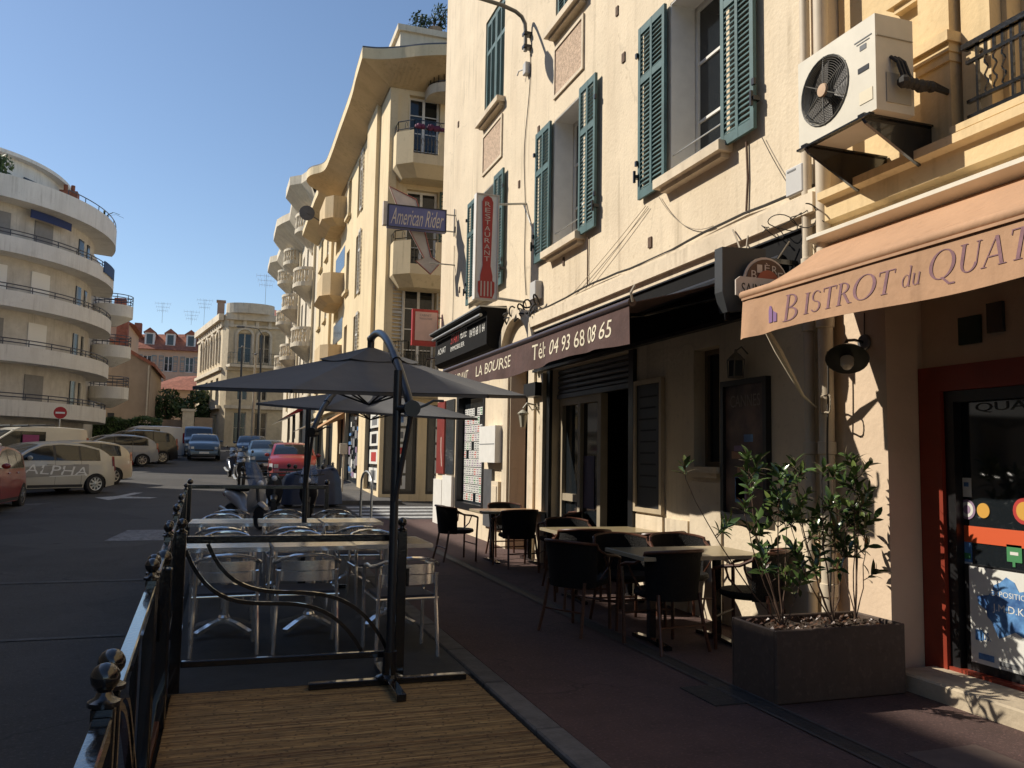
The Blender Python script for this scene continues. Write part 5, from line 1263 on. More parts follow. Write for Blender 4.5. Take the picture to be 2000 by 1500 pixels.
def iron_rail(T, pts, z0, z1, pitch=.12, name='railing'):
    mb = MB(); V = [Vector(p) for p in pts]
    for z in (z0+.05, z1): mb.tube([(p.x, p.y, z) for p in V], .018, 6)
    R_ = mb.build(name, 'iron', T); m1 = MB()
    for p, q in zip(V[:-1], V[1:]):
        n = max(1, int((q-p).length/pitch))
        for k in range(n+1):
            x = p.lerp(q, k/n); m1.box(x.x-.01, x.y-.01, z0, x.x+.01, x.y+.01, z1)
            if k < n:
                c = p.lerp(q, (k+.5)/n); m1.tube([(c.x+.035*math.cos(t)*(1 if abs(q.x-p.x) > abs(q.y-p.y) else 0), c.y+.035*math.cos(t)*(0 if abs(q.x-p.x) > abs(q.y-p.y) else 1), (z0+z1)/2+.12*math.sin(t)) for t in [j*.9 for j in range(7)]], .007, 4)
    tag(m1.build('ironwork', 'iron', R_), kind='stuff')
    return R_
T = thing('yellow_apartment_house', 'pale yellow apartment house with wavy eaves across the side street', 'building', (4.4, 25.4, 0), world=True)
FN = Face((4.4, 25.4, 0), (1, 0, 0), (0, -1, 0)); FW = Face((4.4, 25.4, 0), (0, 1, 0), (-1, 0, 0))
fl = [(4.15, 6.75), (7.45, 9.85), (10.6, 12.9)]
hn = [(.62, 1.62, a, b) for a, b in fl]+[(3.4, 4.4, a, b) for a, b in fl]+[(.12, .62, 0, 0)][:0]+[(.12, 1.15, .35, 3.1), (1.45, 5.6, .35, 3.1)]
mb = MB(); FN.wall(mb, 0, 9, 0, 14.0, hn, .3)
cols = [(5.6, 6.6), (8.4, 9.3), (11.4, 13.2), (16.0, 17.2), (19.0, 20.0)]
hw_ = [(a, b, p+(.7 if i in (1, 3, 4) else 0), q) for i, (a, b) in enumerate(cols) for p, q in fl]+[(.3, 2.9, .4, 3.1), (4.4, 7.9, .4, 3.2), (8.6, 10.2, .4, 3.2), (12.0, 14.5, .4, 3.2), (16.5, 19.5, .9, 3.4)]
FW.wall(mb, 0, 21.6, 0, 14.0, hw_, .3)
mb.quad((13.4, 25.4, 0), (13.4, 47, 0), (13.4, 47, 14), (13.4, 25.4, 14)); mb.quad((4.4, 47, 0), (13.4, 47, 0), (13.4, 47, 14), (4.4, 47, 14)); mb.quad((4.4, 25.4, 14), (13.4, 25.4, 14), (13.4, 47, 14), (4.4, 47, 14))
mb.build('wall', 'far_yellow', T, fix=False)
# raised bands: corner pilaster, string courses
for F_, q in ((FW, (1.6, 3.6, 13.4, .14)), (FW, (14.1, 15.2, 13.4, .12)), (FN, (0.0, .25, 12.9, .10))): mb = MB(); F_.box(mb, q[0], q[1], 3.6, q[2], .003, q[3]); mb.build('pilaster', 'far_yellow', T)
mb = MB(); FW.box(mb, -.12, 21.6, 3.35, 3.6, .003, .22); FN.box(mb, -.22, 9, 3.35, 3.6, .003, .22); mb.build('string_course', 'far_yellow', T)
for i, (p, q) in enumerate(fl):
    french(T, FN, .62, 1.62, p, q, open_=(i == 0)); french(T, FN, 3.4, 4.4, p, q, open_=False)
shutter(T, FN, 1.66, 2.3, fl[1][0]+.2, fl[1][1], m='shutter_far', cols=1, pitch=.12, c=.05)
shutter(T, FN, 1.66, 2.3, fl[1][0]+3.0, fl[1][1]+.6, m='shutter_far', cols=1, pitch=.12, c=.05)
for i, (a, b) in enumerate(cols):
    for p, q in fl:
        p2 = p+(.7 if i in (1, 3, 4) else 0); window(T, FW, a, b, p2, q, .26, bars=(1, 2), fw_=.07, glass='glass2')
        if i in (1, 3, 4): sill(T, FW, a-.1, b+.1, p2, 'far_yellow', .14, .12)
        if i in (0, 3): shutter(T, FW, a-.5, a-.02, p2, q, m='shutter_white', cols=1, pitch=.14)
# balconies on the side-street front
for (z, left, rail, m_) in ((6.95, .12, 1, 0), (10.35, .12, 1, 1), (3.62, .12, 2, 2)):
    mb = MB(); pl = [(4.4+left, 25.4), (4.4+left, 24.75), (4.85+left, 24.35), (8.8, 24.35), (8.8, 25.4)]
    mb.prism([(x, y, z) for x, y in pl], (0, 0, 0), (0, 0, .30)); in_ = [(lerp(x, 6.6, .12), lerp(y, 25.4, .3), z-.35) for x, y in pl]
    k = len(pl)
    mb.add([(x, y, z) for x, y in pl]+in_, [(i, (i+1) % k, k+(i+1) % k, k+i) for i in range(k)]+[tuple(range(k, 2*k))])
    B = mb.build('balcony', 'far_yellow', T)
    m1 = MB()
    if rail == 1:
        m1.prism([(x, y, z+.3) for x, y in ((4.4+left, 25.395), (4.4+left, 24.75), (4.85+left, 24.35), (4.85+left, 24.47), (4.52+left, 24.82), (4.52+left, 25.395))], (0, 0, 0), (0, 0, .72))
        m1.box(5.75, 24.35, z+.3, 8.8, 24.47, z+1.02); m1.build('parapet', 'far_yellow', B)
        iron_rail(T, [(4.87+left, 24.41, 0), (5.75, 24.41, 0)], z+.3, z+1.1, .1); iron_rail(T, [(4.45+left, 25.3, 0), (4.45+left, 24.78, 0), (4.87+left, 24.39, 0), (6.6, 24.39, 0)], z+1.05, z+1.35, .3)
    else: iron_rail(T, [(4.45+left, 25.3, 0), (4.45+left, 24.78, 0), (4.87+left, 24.40, 0), (8.7, 24.40, 0)], z+.3, z+1.3, .11)
    if m_ == 1:
        random.seed(2); m1 = MB()
        for k in range(30): m1.ball((random.uniform(5.0, 6.4), 24.3, z+1.08+.06*random.random()), .05+.05*random.random(), 6)
        m1.build('flower_box', 'flower', T)
# rounded top balcony with wrought iron
mb = MB(); mb.prism([(6.25+.75*math.cos(R(q)), 24.9-.65*math.sin(R(q))+.1, 12.75) for q in range(0, 181, 12)]+[(5.5, 25.4, 12.75), (7.0, 25.4, 12.75)], (0, 0, 0), (0, 0, .3)); mb.build('top_balcony', 'pale', T)
iron_rail(T, [(6.25+.72*math.cos(R(q)), 24.9-.62*math.sin(R(q))+.1, 0) for q in range(0, 181, 15)], 13.05, 14.0, .1)
# wavy eaves
def smooth_line(P, n=6):
    o = []
    for i in range(len(P)-1):
        p0, p1, p2, p3 = P[max(i-1, 0)], P[i], P[i+1], P[min(i+2, len(P)-1)]
        for k in range(n):
            t = k/n; o.append(tuple(.5*((2*p1[d])+(-p0[d]+p2[d])*t+(2*p0[d]-5*p1[d]+4*p2[d]-p3[d])*t*t+(-p0[d]+3*p1[d]-3*p2[d]+p3[d])*t**3) for d in (0, 1)))
    return o+[P[-1]]
def eave_edge():
    P = [(9.5, 23.5), (7.4, 23.5), (6.9, 23.5), (6.2, 23.55), (5.2, 23.95), (4.5, 24.4), (3.9, 24.7), (3.40, 24.8)]
    P += [(3.44, 26.5), (3.5, 28), (3.5, 31), (3.5, 34), (3.42, 35.6), (2.95, 36.4), (2.85, 37.2), (3.1, 38.0), (3.5, 38.6), (3.5, 40.5), (3.5, 44), (3.5, 47)]
    return smooth_line(P[:8], 5)+smooth_line(P[8:], 5)
P = eave_edge(); mb = MB()
mb.prism([(x, y, 13.55) for x, y in P]+[(9.5, 47, 13.55)], (0, 0, 0), (0, 0, .34)); mb.build('eaves', 'far_yellow', T)
mb = MB(); k = len(P)
inn = [(max(x, 4.38) if True else x, max(y, 25.38), 13.05) for x, y in P]
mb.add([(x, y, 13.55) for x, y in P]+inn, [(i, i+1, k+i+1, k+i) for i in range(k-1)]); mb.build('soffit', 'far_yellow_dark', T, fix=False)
mb = MB(); mb.prism([(x, y, 13.89) for x, y in P]+[(9.5, 47, 13.89)], (0, 0, 0), (0, 0, .05)); mb.build('gutter_edge', 'grey_plate', T)
mb = MB(); mb.box(4.75, 25.9, 13.94, 13, 30, 15.2); mb.box(4.65, 25.8, 15.2, 13.1, 30.1, 15.4); mb.box(4.9, 33, 13.94, 12, 38.5, 15.9); mb.box(4.3, 40, 13.94, 12, 43, 16.3); mb.build('attic', 'pale', T)
# projecting box balconies on the street front
for z in (5.1, 8.15, 11.45):
    mb = MB(); pl = [(4.4, 35.3), (3.85, 35.3), (3.55, 35.7), (3.55, 38.0), (3.85, 38.4), (4.4, 38.4)]
    mb.prism([(x, y, z-.0) for x, y in pl], (0, 0, 0), (0, 0, 1.0)); k = len(pl)
    mb.add([(x, y, z) for x, y in [(4.4, 35.15), (3.78, 35.15), (3.42, 35.6), (3.42, 38.1), (3.78, 38.55), (4.4, 38.55)]]+[(4.4, 35.4, z-.26), (4.05, 35.4, z-.26), (3.8, 35.8, z-.26), (3.8, 37.9, z-.26), (4.05, 38.3, z-.26), (4.4, 38.3, z-.26)], [(i, (i+1) % k, k+(i+1) % k, k+i) for i in range(k)]+[tuple(range(k)), tuple(range(k, 2*k))])
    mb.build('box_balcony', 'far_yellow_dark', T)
    mb = MB(); FW.box(mb, 9.9, 13.0, z+1.3, z+2.2, .003, .01); mb.build('balcony_glass', 'glass2', T)
mb = MB(); mb.lathe([(.36, 0), (.36, .04), (.05, .10)], 18, (0, 0, 0), 'y'); mb.v = [(3.15+x, 40.0+y, 12.9+z) for x, y, z in mb.v]; mb.cyl((3.15, 40.0, 12.9), (4.4, 40.2, 12.3), .03, n=6); mb.build('satellite_dish', 'grey_plate', T)
# estate agent shopfronts at the corner
for (F_, a0, a1, b0, b1) in ((FN, .12, 1.15, .35, 3.1), (FN, 1.45, 5.6, .35, 3.1), (FW, .3, 2.9, .4, 3.1), (FW, 4.4, 7.9, .4, 3.2), (FW, 8.6, 10.2, .4, 3.2), (FW, 12.0, 14.5, .4, 3.2), (FW, 16.5, 19.5, .9, 3.4)):
    window(T, F_, a0, a1, b0, b1, .18, frame='black', bars=(0, 0), fw_=.09, name='shop_window', glass='glass2')
random.seed(9)
for (a0, n_, rows_) in ((.42, 1, 5), (1.75, 1, 5)):
    for j in range(rows_):
        z = 2.45-j*.48; mb = MB(); FN.box(mb, a0, a0+.42, z-.02, z+.38, -.12, -.10); c_ = mb.build('listing_sheet', 'paper', T)
        m1 = MB(); FN.box(m1, a0+.09, a0+.32, z+.08, z+.28, -.098, -.096); m1.build('listing_photo', random.choice(['grey_ink', 'black', 'red_ink', 'blue_ink', 'grey_ink']), c_)
for j in range(4):
    z = 2.4-j*.58; mb = MB(); FW.box(mb, .75, 2.45, z, z+.46, -.12, -.10); c_ = mb.build('listing_sheet', 'paper', T); m1 = MB(); FW.box(m1, 1.15, 2.1, z+.08, z+.38, -.098, -.096); m1.build('listing_photo', ('grey_ink', 'black', 'red_ink', 'grey_ink')[j], c_)
for k in range(46):
    a, z = 4.5+random.random()*2.7, .65+random.random()*2.2; mb = MB(); FW.box(mb, a, a+.2+.5*random.random(), z, z+.1+.25*random.random(), -.12, -.11+.0002*k); mb.build('window_display', random.choice(['grey_ink', 'blue_ink', 'purple_ink', 'paper', 'grey_ink', 'glass2']), T)
mb = MB(); FN.box(mb, 2.35, 5.5, .45, 3.0, -.11, -.09); mb.build('red_shop_panel', mat('dark_red_panel', (.16, .02, .015), .5), T)
mb = MB(); mb.prism([(4.39, 33.5, 2.95), (4.39, 33.5, 3.2), (3.3, 33.5, 2.5)], (0, 0, 0), (0, 2.4, 0)); mb.build('shop_awning', mat('orange_brown_canvas', (.40, .22, .09), .8), T)
mb = MB(); mb.prism([(4.39, 41.5, 3.1), (4.39, 41.5, 3.3), (3.1, 41.5, 2.6)], (0, 0, 0), (0, 2.6, 0)); mb.build('shop_awning', 'pale', T)
mb = MB(); FW.box(mb, 8.08, 8.4, 1.0, 1.9, .003, .09); mb.build('meter_box', 'black', T)
# roof plants
def foliage(mb, c, r, n, s_, rnd, squash=1.0):
    for k in range(n):
        d = Vector((rnd.gauss(0, 1), rnd.gauss(0, 1), rnd.gauss(0, 1))).normalized()*rnd.random()**.45
        p = Vector((c[0]+d.x*r[0], c[1]+d.y*r[1], c[2]+d.z*r[2])); a = Vector((rnd.gauss(0, 1), rnd.gauss(0, 1), rnd.gauss(0, 1))).normalized(); b = a.orthogonal().normalized(); q = s_*rnd.uniform(.5, 1.3)
        mb.add([p-a*q, p+b*q*.45, p+a*q, p-b*q*.45], [(0, 1, 2, 3)])
T = thing('rooftop_shrub', 'bushy potted shrub on the roof of the yellow apartment house', 'plant', (6.0, 26.4, 15.4), world=True); rnd = random.Random(4)
mb = MB(); mb.lathe([(.18, 0), (.24, .35)], 12, (6.0, 26.4, 15.4)); mb.build('pot', 'tan', T)
mb = MB(); mb.tube([(6.0, 26.4, 15.6), (5.95, 26.4, 16.1)], .03, 6); mb.tube([(6.0, 26.4, 15.6), (6.3, 26.4, 16.3)], .03, 6); mb.tube([(6.0, 26.4, 15.6), (5.5, 26.4, 16.0)], .02, 6); mb.build('stems', 'bark', T)
mb = MB(); foliage(mb, (5.5, 26.4, 15.85), (.45, .3, .4), 220, .09, rnd); foliage(mb, (6.2, 26.4, 16.15), (.4, .3, .55), 260, .09, rnd); foliage(mb, (6.7, 26.4, 15.9), (.3, .3, .35), 140, .09, rnd); tag(mb.build('crown', 'treeleaf', T, fix=False), kind='stuff')

# ------------------------------------------------------------------ second house with stone balustrade balconies
T = thing('balcony_house', 'weathered cream house with stacked round stone balconies further up the street', 'building', (4.4, 48, g(48)), world=True)
F2 = Face((4.4, 47.0, 0), (0, 1, 0), (-1, 0, 0)); h2 = 16.9
fl2 = [(5.2, 7.9), (8.7, 11.4), (12.2, 14.6)]
hh = [(a, a+1.2, p, q) for a in (2.0, 6.2, 9.2, 13.6, 17.4, 21) for p, q in fl2]+[(a, a+2.4, 1.3, 4.2) for a in (1.6, 6, 12, 17)]
mb = MB(); F2.wall(mb, 0, 26, 0, h2, hh, .3); mb.quad((4.4, 47.02, 0), (13, 47.02, 0), (13, 47.02, h2), (4.4, 47.02, h2)); mb.quad((4.4, 73, 0), (13, 73, 0), (13, 73, h2), (4.4, 73, h2)); mb.quad((4.4, 47, h2), (13, 47, h2), (13, 73, h2), (4.4, 73, h2)); mb.quad((13, 47, 0), (13, 73, 0), (13, 73, h2), (13, 47, h2))
mb.build('wall', 'pale', T, fix=False)
for a in (2.0, 6.2, 9.2, 13.6, 17.4, 21):
    for p, q in fl2: window(T, F2, a, a+1.2, p, q, .26, bars=(1, 1), fw_=.08, glass='glass2')
for a in (1.6, 6, 12, 17): window(T, F2, a, a+2.4, 1.3, 4.2, .2, frame='black', bars=(0, 0), fw_=.1, name='shop_window', glass='glass2')
mb = MB()
E_ = [(3.7, 47.02), (3.4, 48.0), (2.8, 48.6), (2.75, 51.2), (3.2, 52), (3.3, 56), (2.9, 57), (2.6, 58), (2.6, 62), (2.9, 63.4), (3.3, 64.2), (3.2, 68.5), (2.7, 69.4), (2.7, 73.2)]
mb.prism([(x, y, h2) for x, y in E_]+[(9, 73.2, h2), (9, 47.02, h2)], (0, 0, -.05), (0, 0, .45)); mb.build('eaves', 'pale', T)
mb = MB(); k = len(E_); mb.add([(x, y, h2-.05) for x, y in E_]+[(4.39, y, h2-1.5) for x, y in E_], [(i, i+1, k+i+1, k+i) for i in range(k-1)]); mb.build('soffit', 'pale', T, fix=False)
mb = MB(); mb.box(5, 48, h2+.45, 12, 72, h2+1.1); mb.build('attic', 'rooftile', T)
def round_balcony(T, y, z, r=1.15, ln=1.3, out=1.15, m='pale'):
    # D-shaped slab on a swelling corbel, with turned balusters
    pl = [(4.4, y-ln)]+[(4.4-out*math.cos(R(q))**.6 if abs(q) < 90 else 4.4, y+ln*math.sin(R(q))) for q in range(-84, 85, 12)]+[(4.4, y+ln)]
    mb = MB(); n = len(pl); lay = [(z-1.15, .12), (z-.85, .30), (z-.5, .62), (z-.2, .92), (z-.12, 1.0), (z+.12, 1.0)]
    vs = []; 
    for zz, s_ in lay: vs += [(4.4+(x-4.4)*s_, y+(yy-y)*lerp(.35, 1, s_), zz) for x, yy in pl]
    mb.add(vs, [(i*n+k, i*n+(k+1) % n, (i+1)*n+(k+1) % n, (i+1)*n+k) for i in range(len(lay)-1) for k in range(n)]+[tuple(range(n))[::-1], tuple(range((len(lay)-1)*n, len(lay)*n))])
    B = mb.build('round_balcony', m, T)
    mb = MB(); vs = []
    for zz in (z+.82, z+.98):
        for s_ in (1.0, .86): vs += [(4.4+(x-4.4)*s_, y+(yy-y)*s_, zz) for x, yy in pl]
    mb.add(vs, [(k, k+1, n+k+1, n+k) for k in range(n-1)]+[(2*n+k, 2*n+k+1, 3*n+k+1, 3*n+k) for k in range(n-1)]+[(k, k+1, 2*n+k+1, 2*n+k) for k in range(n-1)]+[(n+k, n+k+1, 3*n+k+1, 3*n+k) for k in range(n-1)]); mb.build('coping', m, B)
    for k in range(1, n-1):
        x, yy = lerp(4.4, pl[k][0], .93), lerp(y, pl[k][1], .93)
        m1 = MB(); 
        if k % 5 == 1: m1.box(x-.1, yy-.1, z+.12, x+.1, yy+.1, z+.82)
        else: m1.lathe([(.07, .12), (.045, .18), (.085, .36), (.05, .56), (.04, .7), (.07, .82)], 8, (x, yy, z))
        m1.build('baluster', m, B)
for z in (7.75, 11.2, 14.4): round_balcony(T, 49.6, z)
for z in (8.1, 11.6, 14.8): round_balcony(T, 60.3, z)
for z in (8.1, 11.6, 14.8): round_balcony(T, 67.2, z, ln=1.0)
for a in (1.2, 11.4, 20):
    mb = MB(); F2.box(mb, a, a+.5, 4.8, h2-1.5, .003, .14); mb.build('pilaster', 'stone', T)
for a, m_ in ((6, 'entry_red'), (12, 'navy'), (17, 'white')):
    mb = MB(); mb.prism([(4.39, 47+a, 4.2), (4.39, 47+a, 4.5), (3.2, 47+a, 3.7)], (0, 0, 0), (0, 2.6, 0)); mb.build('shop_awning', m_, T)

# ------------------------------------------------------------------ ornate corner house at the top of the street
T = thing('ornate_corner_house', 'ornate stone corner house with arched loggia windows at the end of the street', 'building', (0, 82, 2.3), world=True)
z0 = 2.0; top_ = 14.0
FL = Face((-.7, 80, 0), (-2.5, 14, 0), (-14, -2.5, 0)); FR = Face((-.2, 79.3, 0), (1, 0, 0), (0, -1, 0)); ln = math.hypot(2.5, 14)
lh = [(a, a+1.3, p, q) for a in (1.2, 4.2, 7.2, 10.2) for p, q in ((2.4, 5.0), (6.4, 8.4), (9.9, 12.3))]
mb = MB(); FL.wall(mb, 0, ln, z0-.6, top_, lh, .3)
rh = [(.8, 2.0, 9.7, 12.4), (2.6, 3.6, 9.7, 12.4), (.7, 1.8, 2.4, 5.2), (2.5, 3.6, 2.4, 5.2), (.9, 1.8, 6.3, 8.3), (2.6, 3.5, 6.3, 8.3)]
FR.wall(mb, 0, 6.5, z0-.6, top_, rh, .35)
mb.quad((-.7, 80, z0-.6), (-.2, 79.3, z0-.6), (-.2, 79.3, top_), (-.7, 80, top_)); mb.quad((6.3, 79.3, z0-.6), (6.3, 96, z0-.6), (6.3, 96, top_), (6.3, 79.3, top_)); mb.quad((-3.2, 94, z0-.6), (6.3, 96, z0-.6), (6.3, 96, top_), (-3.2, 94, top_))
mb.add([(-.7, 80, top_), (-.2, 79.3, top_), (6.3, 79.3, top_), (6.3, 96, top_), (-3.2, 94, top_)], [(0, 1, 2, 3, 4)]); mb.build('wall', 'stone', T, fix=False)
for F_, hs in ((FL, lh), (FR, rh)):
    for a, b, p, q in hs:
        window(T, F_, a, b, p, q, .25, frame='pale', bars=(1, 1), fw_=.08)
        if p > 9:
            mb = MB(); mb.ribbon([F_.p((a+b)/2+(b-a)*.62*math.cos(R(t)), q-.35+(b-a)*.62*math.sin(R(t)), .08) for t in range(0, 181, 15)], F_.n, .22, .2); F_.box(mb, a-.22, a-.02, p-.2, q-.3, .003, .16); F_.box(mb, b+.02, b+.22, p-.2, q-.3, .003, .16); mb.build('arch', 'pale', T)
    mb = MB(); Lf = ln if F_ is FL else 6.5
    for q in ((-.25, top_-.5, top_+.1, .45), (-.12, 8.95, 9.25, .25), (-.12, 5.5, 5.8, .3), (-.1, top_-1.1, top_-.9, .15)): mb = MB(); F_.box(mb, q[0], Lf, q[1], q[2], .003, q[3]); mb.build('cornice', 'pale', T)
    for t in range(int(Lf/1.1)):
        mb = MB(); F_.box(mb, .1+t*1.1, .4+t*1.1, 12.85, 13.5, .003, .18); mb.build('corbel', 'pale', T)
mb = MB(); mb.prism([(1.6+2.1*math.cos(R(q)), 79.5-1.2*math.sin(R(q)), top_+.1) for q in range(0, 181, 15)]+[(-.5, 82, top_+.1), (3.7, 82, top_+.1)], (0, 0, 0), (0, 0, .9)); mb.build('attic_drum', 'pale', T)
mb = MB(); mb.prism([(x, y, 9.2) for x, y in ((-.3, 79.3), (0, 78.4), (4.4, 78.4), (4.8, 79.3))], (0, 0, 0), (0, 0, .25)); mb.build('loggia_balcony', 'pale', T)
iron_rail(T, [(-.2, 79.2, 0), (.05, 78.5, 0), (4.35, 78.5, 0), (4.7, 79.2, 0)], 9.45, 10.5, .2)
mb = MB(); mb.add([(-3.1, 94, top_+.1), (-.6, 80.2, top_+.1), (6.2, 80.2, top_+.1), (6.2, 95, top_+.1), (.5, 88, top_+2.2), (4, 88, top_+2.2)], [(0, 1, 4), (1, 2, 5, 4), (2, 3, 5), (3, 0, 4, 5)]); mb.build('roof', 'rooftile', T)
mb = MB(); mb.box(-1.35, 84, top_, -.7, 84.7, top_+1.9); mb.box(-1.45, 83.9, top_+1.9, -.6, 84.8, top_+2.05); mb.build('chimney', 'tan', T)
def antenna(label, x, y, z, h):
    T = thing('tv_antenna', label, 'antenna', (x, y, z), group='roof antennas', world=True); mb = MB(); mb.cyl((x, y, z), (x, y, z+h), .02, n=5); mb.build('mast', 'galv', T)
    mb = MB()
    for k in range(3):
        zz = z+h-.15-k*.45; w_ = .9-.15*k; mb.cyl((x-w_, y, zz), (x+w_, y, zz), .012, n=4)
        for j in range(6): mb.cyl((x-w_+j*w_*.4, y, zz-.2), (x-w_+j*w_*.4, y, zz+.2), .009, n=4)
    mb.build('elements', 'galv', T)
antenna('tall antenna above the ornate corner house', 3.0, 84, 15.5, 3.4)
antenna('antenna left of the ornate house chimney', -3.2, 108, 17, 3.2); antenna('antenna above the left dormer houses', -8.2, 112, 17.5, 2.6); antenna('antenna between the dormer house and the ornate house', -4.8, 112, 17.5, 1.8)

# ------------------------------------------------------------------ houses closing the view
T = thing('dormer_house', 'pinkish house with red tiled roof and three white dormers', 'building', (-7.5, 110, 3.3), world=True)
FH = Face((-11.2, 110, 0), (1, 0, 0), (0, -1, 0)); hs = [(1.2+i*2.4, 2.2+i*2.4, p, p+1.9) for i in range(3) for p in (5.4, 8.4, 11.3)]
mb = MB(); FH.wall(mb, 0, 7.6, 2, 14, hs, .3); mb.quad((-3.6, 110, 2), (-3.6, 124, 2), (-3.6, 124, 14), (-3.6, 110, 14)); mb.quad((-11.2, 110, 2), (-11.2, 124, 2), (-11.2, 124, 14), (-11.2, 110, 14)); mb.quad((-11.2, 124, 2), (-3.6, 124, 2), (-3.6, 124, 14), (-11.2, 124, 14)); mb.build('wall', 'house_pink', T, fix=False)
for a, b, p, q in hs:
    window(T, FH, a, b, p, q, .25, bars=(1, 1), fw_=.08)
    for x0, x1 in ((a-.55, a-.03), (b+.03, b+.55)): shutter(T, FH, x0, x1, p, q, m='shutter_blue', cols=1, pitch=.2)
mb = MB(); mb.add([(-11.8, 109.4, 13.9), (-3.0, 109.4, 13.9), (-3.0, 124.6, 13.9), (-11.8, 124.6, 13.9), (-10.6, 112.5, 16.0), (-4.2, 112.5, 16.4), (-4.2, 121, 17), (-10.6, 121, 17)], [(0, 1, 5, 4), (1, 2, 6, 5), (2, 3, 7, 6), (3, 0, 4, 7), (4, 5, 6, 7), (0, 3, 2, 1)]); mb.build('roof', 'rooftile', T)
for i in range(3):
    x = -9.9+i*2.35; mb = MB(); mb.box(x, 110.2, 14.2, x+1.1, 113, 16.0); D_ = mb.build('dormer', 'white', T)
    m1 = MB(); m1.prism([(x-.2, 110, 16.0), (x+1.3, 110, 16.0), (x+.55, 110, 16.6)], (0, 0, 0), (0, 3, 0)); m1.build('dormer_roof', 'rooftile', D_); m1 = MB(); m1.box(x+.2, 110.17, 14.6, x+.9, 110.19, 15.8); m1.build('pane', 'glass2', D_)
mb = MB(); mb.box(-11.2, 111, 15, -10.4, 112, 17.2); mb.build('chimney', 'rooftile', T)
mb = MB(); mb.box(-6.3, 109, 8.0, -3.9, 109.99, 8.2); mb.build('balcony_slab', 'pale', T); iron_rail(T, [(-6.3, 109.05, 0), (-3.9, 109.05, 0)], 8.2, 9.2, .25)
T = thing('low_red_roof_house', 'low house with bright red tiled roof behind the garden trees', 'building', (-6, 101, 3), world=True)
mb = MB(); plain_box(mb, -8.5, 100, 2, -1.8, 107, 8.6); mb.build('wall', 'house_pink', T, fix=False)
mb = MB(); mb.add([(-9, 99.4, 8.4), (-1.4, 99.4, 8.4), (-1.4, 107.5, 8.4), (-9, 107.5, 8.4), (-5.5, 103.5, 10.2), (-3, 103.5, 10.4)], [(0, 1, 5, 4), (1, 2, 5), (2, 3, 4, 5), (3, 0, 4), (0, 3, 2, 1)]); mb.build('roof', 'rooftile', T)
T = thing('blank_gable_house', 'tan house with a blank side wall and sloping roof beside the white block', 'building', (-8.5, 75, 2), world=True)
mb = MB(); pl = [(-14, 75, 1), (-6.15, 75, 1), (-6.15, 75, 8.7), (-10.4, 75, 11.0), (-14, 75, 9.4)]; mb.prism(pl, (0, 0, 0), (0, 12, 0)); mb.build('wall', 'tan', T)
mb = MB(); mb.prism([(-5.8, 74.8, 8.45), (-5.8, 74.8, 8.75), (-10.4, 74.8, 11.3), (-14.4, 74.8, 9.6), (-14.4, 74.8, 9.35), (-10.4, 74.8, 11.02)], (0, 0, 0), (0, 12.5, 0)); mb.build('roof', 'rooftile', T)
mb = MB(); mb.cyl((-6.3, 74.92, 1.5), (-6.3, 74.92, 8.6), .06, n=8); mb.build('rainwater_pipe', 'pipe', T)
mb = MB(); mb.box(-9.2, 74.97, 3.4, -8.7, 74.99, 4.6); mb.build('vent', 'black', T); mb = MB(); mb.box(-9.5, 80, 10.6, -8.6, 81, 13.2); mb.build('chimney', 'rooftile', T)
T = thing('cream_house', 'narrow cream house with tiled roof just behind the white block', 'building', (-10, 88, 2), world=True)
mb = MB(); plain_box(mb, -13, 86, 2, -9.1, 95, 13.4); mb.build('wall', 'house_pink', T, fix=False); mb = MB(); mb.prism([(-13.5, 85.5, 13.4), (-8.6, 85.5, 13.4), (-11, 85.5, 14.6)], (0, 0, 0), (0, 10, 0)); mb.build('roof', 'rooftile', T); mb = MB(); mb.box(-10.6, 86.5, 13.6, -9.6, 87.5, 16.0); mb.build('chimney', 'rooftile', T)
# garden wall, gate pillar, trees, hedge
T = thing('garden_wall', 'grey garden wall with lit gate pillar at the top of the street', 'wall', (-4, 76, 2.1), world=True)
mb = MB(); mb.box(-6, 78, 1.5, -3.6, 78.3, 4.3); mb.build('wall', 'tan', T); mb = MB(); mb.box(-2.7, 79, 1.5, -1.2, 79.3, 4.6); mb.build('wall', 'tan', T); mb = MB(); mb.box(-3.6, 76.6, 1.5, -2.7, 77.5, 5.0); mb.box(-3.7, 76.5, 5.0, -2.6, 77.6, 5.2); mb.build('pillar', 'pale', T)
def tree(label, x, y, z, h, clumps, seed, m='treeleaf', n=300, s_=.22):
    rnd = random.Random(seed); T = thing('garden_tree', label, 'tree', (x, y, z), group='garden trees at the end of the street', world=True); mb = MB()
    mb.tube([(x, y, z), (x+.1, y, z+h*.3), (x, y, z+h*.6)], [.18, .13, .07], 7)
    for c, r in clumps: mb.tube([(x+.05, y, z+h*.3), (x+c[0]*.6, y+c[1]*.6, z+c[2]*.8)], [.07, .03], 5)
    mb.build('trunk', 'bark', T); mb = MB()
    for c, r in clumps: foliage(mb, (x+c[0], y+c[1], z+c[2]), (r, r, r*.85), n, s_, rnd)
    tag(mb.build('crown', m, T, fix=False), kind='stuff')
tree('dark evergreen tree in front of the low red roof, left', -5.4, 82, 2.2, 6, [((-.8, 0, 3.4), 1.0), ((.3, 0, 4.2), 1.1), ((1.0, 0, 3.2), .9), ((-.2, .3, 2.4), 1.0)], 3)
tree('dark evergreen tree in front of the low red roof, right', -3.2, 83, 2.2, 6, [((-.6, 0, 3.6), .9), ((.5, 0, 4.4), .9), ((.9, 0, 3.0), .9), ((0, .3, 2.4), .9)], 5)
tree('yellow green shrub tree beside the ornate house', -2.2, 86, 2.3, 6, [((0, 0, 4.6), .8), ((.3, 0, 3.4), .8)], 8, 'hedgeleaf', 220)
